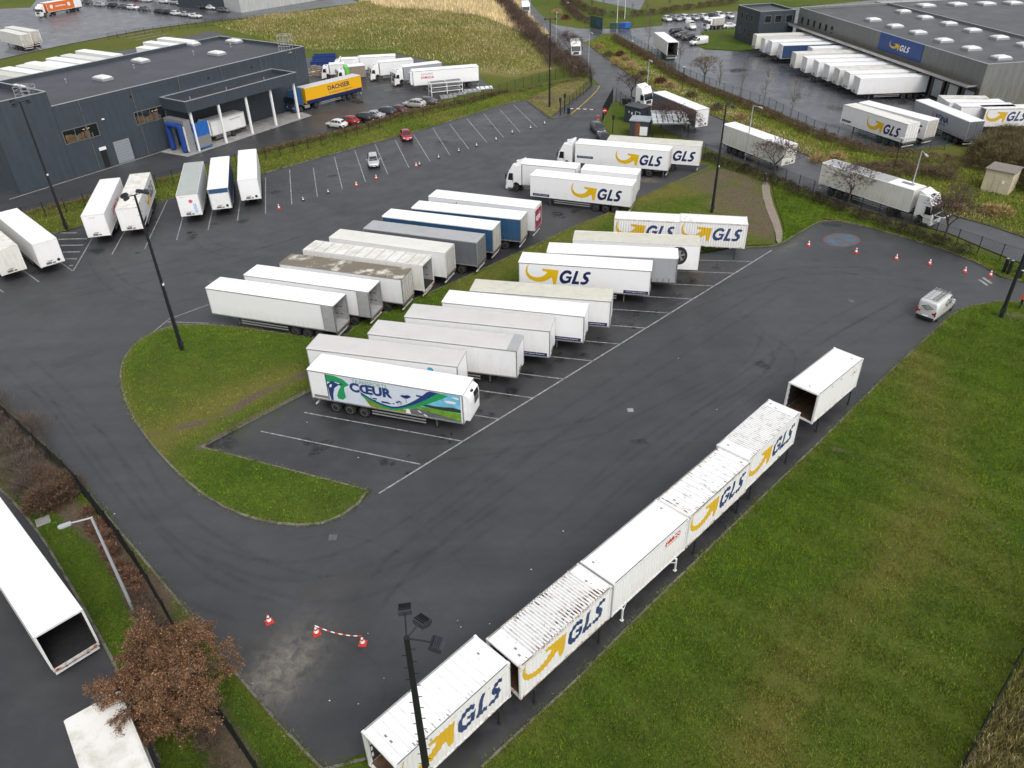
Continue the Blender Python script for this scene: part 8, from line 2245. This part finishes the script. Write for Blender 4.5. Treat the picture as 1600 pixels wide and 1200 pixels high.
def tones(A, dry, dirt, tan=None, k=1.0):
    n = len(A); g1 = np.array((.062, .130, .009)); g2 = np.array((.135, .205, .014)); d1 = np.array((.215, .215, .035)); d2 = np.array((.16, .14, .045)); dt = np.array((.12, .098, .065)); tn = np.array((.46, .37, .22))
    u = np.clip(.5 + .35 * vnoise(A, .35, 91) + rng.normal(0, .22, n), 0, 1)[:, None]
    c = g1 * (1 - u) + g2 * u
    r = (rng.random(n) < np.clip(dry(A) * 1.0, 0, 1))[:, None]; v = rng.random(n)[:, None]
    c = np.where(r, d1 * v + d2 * (1 - v), c)
    r = (rng.random(n) < np.clip(dirt(A), 0, 1) * .8)[:, None]; c = np.where(r, dt * rng.uniform(.6, 1.2, (n, 1)), c)
    if tan is not None: r = (rng.random(n) < np.clip(tan(A), 0, 1))[:, None]; c = np.where(r, tn * rng.uniform(.6, 1.1, (n, 1)), c)
    return c * rng.uniform(.6, 1.4, (n, 1)) * k * 1.12 * (1 + .26 * vnoise(A, 5.5, 19) + .20 * vnoise(A, 1.6, 17) + .12 * vnoise(A, .45, 18))[:, None].clip(.4, 1.8)
def grass_on(name, poly, n, z, ln, w, dry=zero, dirt=zero, tan=None, zf=None, thin=True, lean=.7, k=1.0):
    A = sample(poly, n)
    if thin: A = A[rng.random(len(A)) > np.clip(dirt(A) * 1.1, 0, 1)]
    if ln < .2: A = A[rng.random(len(A)) < .62 + .5 * vnoise(A, 5.5, 19) + .3 * vnoise(A, 2.3, 23)]
    n = len(A); Z = np.full(n, z) + (zf(A) if zf else 0)
    P = np.column_stack([A, Z]); l_ = ln * rng.uniform(.5, 1.4, n) * (1 + .35 * vnoise(A, 2.3, 23)).clip(.5, 1.8); a = rng.uniform(0, 2 * math.pi, n); t = rng.uniform(.1, lean, n)
    D = np.column_stack([np.cos(a) * t * l_, np.sin(a) * t * l_, l_ * np.sqrt(1 - t * t * .8)])
    o = link(name, blades(name, P, D, np.full(n, w) * rng.uniform(.6, 1.4, n), tones(A, dry, dirt, tan, k))); o['kind'] = 'stuff'; o['label'] = name.replace('_', ' ')
    return o
grass_on('meadow_grass', RF, 430000, .10, .14, .034, rf_dry, rf_dirt)
grass_on('island_grass', ISLAND, 150000, .10, .13, .036, is_dry, is_dirt, k=1.12)
grass_on('left_verge_grass', LV, 80000, .09, .12, .03, lambda A: .06 + .12 * vnoise(A, .3, 71) + .5 * blob(A, g(30, 720), 3, 3) + .4 * near_line(A, K_LL, .35), lv_dirt)
grass_on('verge_grass', UR, 45000, .095, .16, .05, lambda A: .1 + .15 * vnoise(A, .3, 3) + .4 * near_line(A, K_UR[4:], .7))
grass_on('rough_grass', ROUGH, 30000, .11, .42, .05, lambda A: .8 + .3 * vnoise(A, .9, 1), lambda A: .3 + .3 * vnoise(A, .5, 2), lambda A: .25 + .3 * vnoise(A, .8, 5))
grass_on('strip_grass', ST, 60000, .10, .2, .06, lambda A: .5 + .3 * vnoise(A, .4, 3), zero)
HILL = [p for p in MP]
grass_on('hillside_grass', HILL, 90000, -.02, .5, .12, nf_dry, zero, lambda A: .34 + .3 * np.clip(vnoise(A, .3, 8), -.5, 1), zf=mound, k=1.1)
grass_on('reeds', reed, 45000, -.02, 1.3, .14, lambda A: 1 + zero(A), zero, lambda A: .9 + zero(A), zf=mound, thin=False, lean=.35, k=1.75)
VR = [q for q in G(R1R[5:])] + G([(1760, 330), (1560, 275), (1450, 250), (1360, 240), (1275, 212), (1200, 173), (1062, 120), (1017, 87), (962, 56), (930, 62)])
grass_on('road_verge_grass', VR, 70000, -.02, .28, .09, lambda A: .42 + .3 * vnoise(A, .25, 13) + .8 * near_line(A, G(R1R[5:]), 2.5), lambda A: .5 * near_line(A, G(R1R[5:]), 1.5), lambda A: .45 * near_line(A, G([(975, 90), (1040, 130), (1140, 178), (1300, 255), (1520, 335)]), 2.0), k=1.2)
grass_on('gate_verge_grass', G([(822, 156), (860, 184), (880, 168), (912, 145), (925, 132), (918, 122), (880, 130), (830, 145)]), 8000, .09, .2, .07, lambda A: .7 + zero(A), lambda A: .5 + zero(A))

def twigs(name, P, n_per, r, h, tone, lab, cat, ln=.7, w=.03, z=0.08, var=.35, leaf=None, leaf_frac=0.0, group=None, kind=None, seed=0):
    """a brushwood mass: P = list of clump centres in plan"""
    P = np.array(P); N = len(P) * n_per; idx = rng.integers(0, len(P), N)
    a = rng.uniform(0, 2 * math.pi, N); rr_ = r * np.sqrt(rng.random(N)); zz = h * rng.random(N) ** .8
    rr_ *= np.sqrt(np.clip(1.02 - (zz / h) ** 2, .05, 1))
    Q = np.column_stack([P[idx, 0] + np.cos(a) * rr_, P[idx, 1] + np.sin(a) * rr_, z + zz])
    l_ = ln * rng.uniform(.4, 1.3, N); b = a + rng.normal(0, .9, N); t = rng.uniform(.1, .95, N)
    D = np.column_stack([np.cos(b) * t * l_, np.sin(b) * t * l_, l_ * np.sqrt(1 - t * t) * rng.uniform(.3, 1, N)])
    c = np.array(tone) * (1 + rng.normal(0, var, (N, 1))).clip(.3, 2) * (1 + rng.normal(0, .06, (N, 3)))
    W_ = np.full(N, w)
    if leaf is not None:
        m = rng.random(N) < leaf_frac; c[m] = np.array(leaf) * rng.uniform(.5, 1.5, (m.sum(), 1)); D[m] *= .25 / max(ln, .3) * 1.2; W_[m] = .11
    o0 = P[0]; Q[:, :2] -= o0
    t_ = thing(name, lab, cat, (*o0, 0), 0, group)
    link('twigs', blades('twigs', Q, D, W_, c.clip(.004, 1)), t_)
    st = MB()
    for i in range(0, len(P), max(1, len(P) // 40)): p = P[i] - o0; st.tube((*p, 0), (p[0] + .1, p[1], h * .7), .05, .02, 'bark', 5, False)
    st.build('stems', t_)['kind'] = 'stuff'
    return t_
def along(px, step, jit=.3):
    L_ = densify(smooth_line(G(px), 1), step, False); return [(x + random.gauss(0, jit), y + random.gauss(0, jit)) for x, y in L_]
BR = (.085, .062, .046); RB = (.105, .062, .048)
twigs('shrub_hedge', along([(-80, 610), (10, 680), (60, 745), (85, 790)], .7, .8), 900, 1.9, 1.5, (.12, .092, .075), 'wide bare brown shrub bed at the left edge between fence and service road', 'shrubs', ln=.8, w=.022)
twigs('leafy_shrub', [g(x, y) for x, y in [(75, 765), (95, 785), (70, 795), (105, 770), (88, 770)]], 2600, 1.3, 1.6, (.12, .085, .06), 'shrub with rust-brown leaves above the concrete slab', 'shrub', leaf=(.17, .095, .055), leaf_frac=.35)
twigs('low_hedge', along([(140, 812), (170, 860), (195, 895), (215, 930)], .5, .2), 500, .65, .8, (.13, .088, .065), 'low brown hedge behind the grey street lamp at the lower left', 'hedge', ln=.4, w=.022, leaf=(.22, .10, .06), leaf_frac=.2)
twigs('low_hedge', along([(225, 945), (262, 1020), (300, 1110), (345, 1190)], .5, .25), 500, .75, .8, (.12, .085, .065), 'low brown hedge under and below the brown-leaved tree', 'hedge', ln=.45, w=.022)
twigs('thicket_belt', along([(752, -25), (800, 25), (845, 72), (880, 103), (915, 124)], 1.6, 1.0), 420, 2.6, 2.4, (.10, .068, .055), 'dark red-brown thicket belt along the left side of the access road', 'thicket', ln=1.3, w=.06)
twigs('thicket_belt', along([(1040, 232), (1110, 253), (1185, 279), (1219, 292), (1286, 320), (1394, 361), (1470, 386), (1505, 398)], .9, .3), 300, 1.0, 1.1, (.044, .034, .026), 'dark bare hedge along the fence between lot and access road', 'hedge', ln=.6, w=.035)
twigs('yard_hedge', along([(958, 62), (1017, 96), (1062, 128), (1130, 155), (1200, 182), (1275, 216), (1360, 242), (1440, 250), (1505, 262)], 1.0, .25), 320, 1.2, 1.25, (.12, .078, .052), 'clipped red-brown hedge along the depot yard fence', 'hedge', ln=.5, w=.05)
twigs('brown_bank', along([(400, 243), (490, 221), (560, 204), (632, 181), (700, 167), (790, 146)], .8, .25), 260, .9, .7, (.16, .115, .06), 'strip of dead brown weeds along the haulage yard fence', 'weeds', ln=.45, w=.05)
twigs('brown_bank', along([(40, 338), (125, 317), (200, 298), (280, 278)], 1.0, .25), 160, .8, .5, (.17, .125, .06), 'strip of dead weeds behind the parked white trailers, left', 'weeds', ln=.4, w=.05)
twigs('brown_bank', along([(905, 126), (880, 130), (840, 136), (800, 146)], .9, .4), 130, .9, .4, (.16, .13, .06), 'dry weeds along the fence near the entrance mast', 'weeds', ln=.4, w=.05)
pts = [p for p in sample(G([(1520, 240), (1600, 222), (1700, 240), (1680, 320), (1600, 300), (1580, 276), (1540, 268), (1518, 256)]), 90)]
twigs('thicket', pts, 900, 2.0, 3.1, (.13, .105, .05), 'tall olive-brown thicket at the right edge beside the transformer hut', 'thicket', ln=1.2, w=.045)
pts = [p for p in sample(G([(1290, 268), (1360, 262), (1470, 262), (1520, 285), (1500, 292), (1440, 275), (1360, 280)]), 26)]
twigs('low_scrub', pts, 450, 1.5, 1.0, (.13, .095, .06), 'low brown scrub behind the trailer with the dark roof sheet', 'scrub', ln=.6, w=.04)
twigs('top_hedge', along([(870, -8), (930, 25), (990, 28), (1060, 18), (1150, 5)], 1.6, .6), 220, 1.4, 1.5, (.10, .075, .048), 'scrubby hedge along the top edge behind the bins', 'hedge', ln=.8, w=.08)
twigs('top_hedge', along([(880, 5), (905, 32), (925, 38)], 1.4, .5), 220, 1.4, 1.4, (.10, .07, .05), 'brown hedge left of the green screen', 'hedge', ln=.7, w=.08)
for i, (px, r, c) in enumerate([((985, 108), 2.0, 1), ((962, 101), 1.5, 1), ((977, 94), 1.2, 1), ((1047, 137), 1.4, 1), ((1157, 187), 1.5, 1), ((1545, 333), 1.5, 1), ((1563, 337), 1.7, 1), ((1495, 329), 1.0, 1), ((1278, 254), 1.5, 1), ((1307, 250), 1.5, 1), ((935, 76), 1.5, 1), ((870, 22), 2.0, 1), ((969, 88), 1.5, 2), ((1032, 130), 1.5, 2), ((884, 30), 1.6, 2), ((1005, 118), 1.4, 0), ((950, 88), 1.5, 0), ((1080, 152), 1.4, 0), ((1120, 172), 1.5, 0)]):
    tn = [(.14, .12, .055), (.36, .26, .12), (.13, .045, .04)][c]
    nm = ['scrub_clump', 'pampas_clump', 'red_shrub'][c]
    wh_ = ['nearest the road bend', 'left of the widest clump', 'above the widest clump', 'behind the white tractor unit', 'behind the middle road trailer', 'left of the pair at the right edge', 'right of the pair at the right edge', 'beside the open flap truck', 'behind the dark roof sheet trailer', 'right of the dark roof sheet', 'at the upper road bend', 'at the top of the access road', 'above the widest pampas clump', 'above the white tractor unit', 'near the topmost lamp', 'between two lamps', 'at the road edge near the top', 'above the grey road trailer', 'above the white road trailer'][i]
    twigs(nm, [g(*px)], 700, r * .9, r * .65, tn, '%s %s' % (['olive scrub clump', 'straw-coloured grass clump', 'dark red shrub'][c], wh_), 'shrub', ln=.8, w=.06, z=-.02, group='clumps on the road verge')

# trees
def slim_tree(label, base, H, seed, group, twig=(.17, .13, .08), r=.07, spread=.55):
    rd = random.Random(seed); t = thing('bare_tree', label, 'tree', (*g(*base), 0), rd.uniform(0, 6), group); tr = MB(); b_ = MB(); P = []; D = []
    pts = [Vector((0, 0, 0))]
    for i in range(8): pts.append(pts[-1] + Vector((rd.gauss(0, .05), rd.gauss(0, .05), H / 8)))
    for i in range(8): tr.tube(pts[i], pts[i + 1], r * (1 - i / 9), r * (1 - (i + 1) / 9), 'bark_grey', 6, False)
    tr.build('trunk', t)
    for k in range(46):
        u = rd.uniform(.22, .97); i = min(int(u * 8), 7); p = pts[i].lerp(pts[i + 1], u * 8 - i); az = rd.uniform(0, 6.28); l_ = H * (.30 - .22 * u) * rd.uniform(.6, 1.3) * spread * 2
        d = Vector((math.cos(az), math.sin(az), rd.uniform(.9, 1.9))).normalized(); e = p + d * l_; b_.tube(p, e, .022, .008, 'bark_grey', 4, False)
        for q in range(9): f = rd.uniform(.25, 1); P.append(tuple(p.lerp(e, f))); v = (d + Vector((rd.gauss(0, .5), rd.gauss(0, .5), rd.gauss(.1, .3)))).normalized() * l_ * rd.uniform(.2, .45); D.append(tuple(v))
    b_.build('branches', t); P = np.array(P); D = np.array(D)
    link('fine_twigs', blades('fine_twigs', P, D, np.full(len(P), .022), np.array(twig) * rng.uniform(.6, 1.4, (len(P), 1))), t)
    return t
def bare_tree(label, base, H, spread, seed, col='bark', levels=5, trunk=.28, r=.11, upright=.5, group='bare trees along the access road', split=3, twig=(.11, .08, .065)):
    rd = random.Random(seed); t = thing('bare_tree', label, 'tree', (*g(*base), 0), rd.uniform(0, 6), group)
    tr = MB(); cr_ = MB(); ends = []
    def grow(p, d, l_, r_, lv):
        q = p + d * l_; (tr if lv == 0 else cr_).tube(p, q, r_, r_ * .62, col, 6 if lv < 2 else 4, False)
        if lv >= levels: ends.append((q, d)); return
        n = split if lv else split + 1
        for k in range(n):
            az = 2 * math.pi * (k + rd.random() * .8) / n; s = spread * rd.uniform(.6, 1.2)
            o_ = d.orthogonal().normalized(); o_.rotate(Matrix.Rotation(az, 3, d))
            nd = (d + o_ * s + Vector((0, 0, upright * .35))).normalized()
            grow(p + d * l_ * (rd.uniform(.55, 1.0) if lv else rd.uniform(.8, 1)), nd, l_ * (rd.uniform(.62, .85) if lv else rd.uniform(.45, .6) * (1 - trunk) / trunk * .62), r_ * .55, lv + 1)
    grow(Vector((0, 0, 0)), Vector((0, 0, 1)), H * trunk, r, 0)
    tr.build('trunk', t); cr_.build('branches', t)
    # fine twigs at the branch ends
    P = np.array([tuple(e[0]) for e in ends]); Dd = np.array([tuple(e[1]) for e in ends]); k = 7
    P = np.repeat(P, k, 0); Dd = np.repeat(Dd, k, 0) + rng.normal(0, .55, (len(P), 3)); Dd /= np.linalg.norm(Dd, axis=1, keepdims=True); l2 = H * .075 * rng.uniform(.5, 1.4, (len(P), 1))
    P = P - Dd * l2 * .3
    link('fine_twigs', blades('fine_twigs', P, Dd * l2, np.full(len(P), .028), np.array(twig) * rng.uniform(.6, 1.4, (len(P), 1))), t)
    return t
bare_tree('bare round-crowned tree at the depot yard fence', (1100, 130), 6.5, .75, 1, trunk=.30, r=.14, levels=5, group='bare trees at the depot yard', twig=(.16, .12, .07)).scale = (1.25, 1.25, 1)
for i, (px, h) in enumerate([((1122, 143), 5), ((1154, 158), 6), ((1192, 168), 6), ((1234, 188), 6)]):
    slim_tree('slim upright bare tree at the depot yard fence, ' + ['left of the four', 'second of the four', 'third of the four', 'rightmost of the four'][i], px, h * 1.15, 10 + i, 'bare trees at the depot yard')
for px, h, s, sd, lb in [((1012, 78), 9, .3, 21, 'tall spindly bare tree left of the trailer leaving the yard'), ((985, 58), 8, .3, 22, 'tall spindly bare tree near the waste containers'), ((1060, 105), 7, .35, 23, 'thin bare tree beside the open rear of the leaving trailer'), ((943, 40), 8, .3, 24, 'thin bare tree behind the green screen')]:
    slim_tree(lb, px, h, sd, 'bare trees along the access road', (.14, .11, .07))
for px, h, s, sd, lb in [((986, 156), 5.5, .75, 31, 'reddish bare tree beside the white tractor unit'), ((891, 92), 6.5, .8, 32, 'reddish bare tree in front of the truck on the road bend'), ((1065, 214), 5.5, .8, 33, 'bare tree in front of the grey road trailer, right'), ((1033, 200), 5, .7, 34, 'bare tree in front of the grey road trailer, left'),
                         ((1208, 276), 6.5, .85, 35, 'bare spreading tree in front of the middle road trailer'), ((1325, 318), 6.5, .9, 36, 'bare spreading tree in front of the long trailer with dark roof sheet'), ((1475, 374), 6, .6, 37, 'bare tree in front of the truck with the open flap')]:
    bare_tree(lb, px, h, s, sd, levels=5, trunk=.28, r=.12, twig=(.10, .062, .055)).scale = (1.4, 1.4, 1.05)
bare_tree('dense twiggy bare shrub tree right of the open flap truck', (1495, 322), 4, 1.0, 41, levels=5, trunk=.15, r=.1, twig=(.12, .09, .065), group='bare trees along the access road')
rd_ = random.Random(4)
for i in range(9):
    px = [(1010, 22), (1045, 14), (1075, 10), (1105, 12), (1135, 8), (860, 8), (900, 12), (925, 18), (870, -5)][i]
    slim_tree('small bare tree near the top edge, ' + ['first right of the flagpoles', 'second right of the flagpoles', 'third right of the flagpoles', 'fourth right of the flagpoles', 'next to the office block', 'left side of the junction', 'left of the green screen', 'above the green screen', 'cut by the top edge'][i], px, rd_.uniform(5, 7.5), 50 + i, 'small bare trees near the top edge', (.13, .10, .07), spread=rd_.uniform(.5, .95))

# brown-leaved tree, lower left: limbs, side limbs and twigs carrying the dead leaves
cx_, cy_ = g(238, 1040, 4.6); rx_ = np.hypot(*(np.array(g(352, 1055, 4.6)) - np.array(g(135, 1075, 4.6)))) / 2
t = thing('brown_leaved_tree', 'broad tree holding dense dead brown leaves at the lower left', 'tree', (cx_, cy_, 0))
rd = random.Random(21); tr = MB(); bmz = MB()
tr.tube((0, 0, 0), (.05, 0, 1.5), .30, .22, 'bark', 10, False); tr.tube((.05, 0, 1.5), (.1, .05, 3.2), .22, .14, 'bark', 10, False); tr.build('trunk', t)
TW = []
def limb(p, d, l_, r_, lv):
    n = 3; q = p
    for i in range(n):
        d = (d + Vector((rd.gauss(0, .16), rd.gauss(0, .16), rd.gauss(.02, .10)))).normalized(); e = q + d * (l_ / n)
        bmz.tube(q, e, r_ * (1 - i / n * .5), r_ * (1 - (i + 1) / n * .5), 'bark', 5 if lv < 2 else 3, False)
        if lv == 2: TW.append((q, e))
        if lv < 2:
            for k in range(3 if lv else 4):
                o_ = d.orthogonal().normalized(); o_.rotate(Matrix.Rotation(rd.uniform(0, 6.28), 3, d))
                limb(e, (d * rd.uniform(.5, .9) + o_ * rd.uniform(.5, 1.0) + Vector((0, 0, .10))).normalized(), l_ * (rd.uniform(.34, .52) if lv == 0 else rd.uniform(.40, .62)), r_ * .5, lv + 1)
        q = e
for i in range(21):
    az = 2 * math.pi * (i + rd.uniform(-.3, .3)) / 21; el = rd.choice((.15, .35, .6, .95)); sc_ = rd.uniform(.74, 1.03)
    limb(Vector((.05, 0, rd.uniform(1.5, 3.1))), Vector((math.cos(az) * math.cos(el), math.sin(az) * math.cos(el), math.sin(el))), rx_ * .88 * sc_ * (1 if el < .7 else .8), .09, 0)
bmz.build('branches', t)
A0 = np.array([tuple(a) for a, b in TW]); B0 = np.array([tuple(b) for a, b in TW]); K_ = int(150000 / len(TW)) + 1
kc = rng.integers(int(K_ * .3), int(K_ * 1.7), len(TW)); ci = np.repeat(np.arange(len(TW)), kc)
u_ = rng.random((len(ci), 1)); P = A0[ci] * (1 - u_) + B0[ci] * u_ + rng.normal(0, .085, (len(ci), 3)); D = rng.normal(0, 1, (len(P), 3)); D[:, 2] -= .3; D /= np.linalg.norm(D, axis=1, keepdims=True)
sz = rng.uniform(.04, .095, len(P)); ct = rng.uniform(.7, 1.3, len(TW))[ci][:, None]
base = np.where(rng.random((len(P), 1)) < .5, np.array((.235, .122, .062)), np.array((.155, .082, .044))); base = np.where(rng.random((len(P), 1)) < .12, np.array((.34, .22, .13)), base)
link('leaves', blades('leaves', P, D * sz[:, None], sz * .8, base * ct * rng.uniform(.7, 1.3, (len(P), 1))), t)

# grass and weeds creeping over the kerbs
def creep(name, line, z, n_m, side=.0, w=.16, ln=.13):
    L_ = densify(line, .25, False); L_ = np.array(L_); k = np.clip(.5 + .9 * vnoise(L_, .9, 5), .03, 1.6); cnt = rng.poisson(n_m * .25 * k); A = np.repeat(L_, cnt, 0)
    if not len(A): return
    A = A + rng.normal(0, w, A.shape); A = A[frame_mask(A)]; n = len(A); l2 = ln * rng.uniform(.5, 1.6, n); a = rng.uniform(0, 6.28, n); q = rng.uniform(.2, .95, n)
    D = np.column_stack([np.cos(a) * q * l2, np.sin(a) * q * l2, l2 * np.sqrt(1 - q * q)]); P = np.column_stack([A, np.full(n, z)])
    o = link(name, blades(name, P, D, np.full(n, .032), tones(A, lambda A: .35 + .2 * vnoise(A, 1.1, 3), lambda A: .3 + .3 * vnoise(A, 1.3, 6)))); o['kind'] = 'stuff'
for nm, ln_, d_ in (('meadow_kerb_weeds', smooth_line(K_RT, 2), 130), ('island_kerb_weeds', smooth_line(ISL_OUT, 2), 110), ('bay_kerb_weeds', ISL_BAY, 120), ('left_kerb_weeds', smooth_line(K_LL, 1), 150), ('row_kerb_weeds', CR_K, 120), ('upper_kerb_weeds', smooth_line(K_UR, 1), 110), ('centre_kerb_weeds', smooth_line(AR_K, 1), 90), ('strip_kerb_weeds', smooth_line(K_UP[3:], 1), 50)):
    creep(nm, ln_, .10, d_)
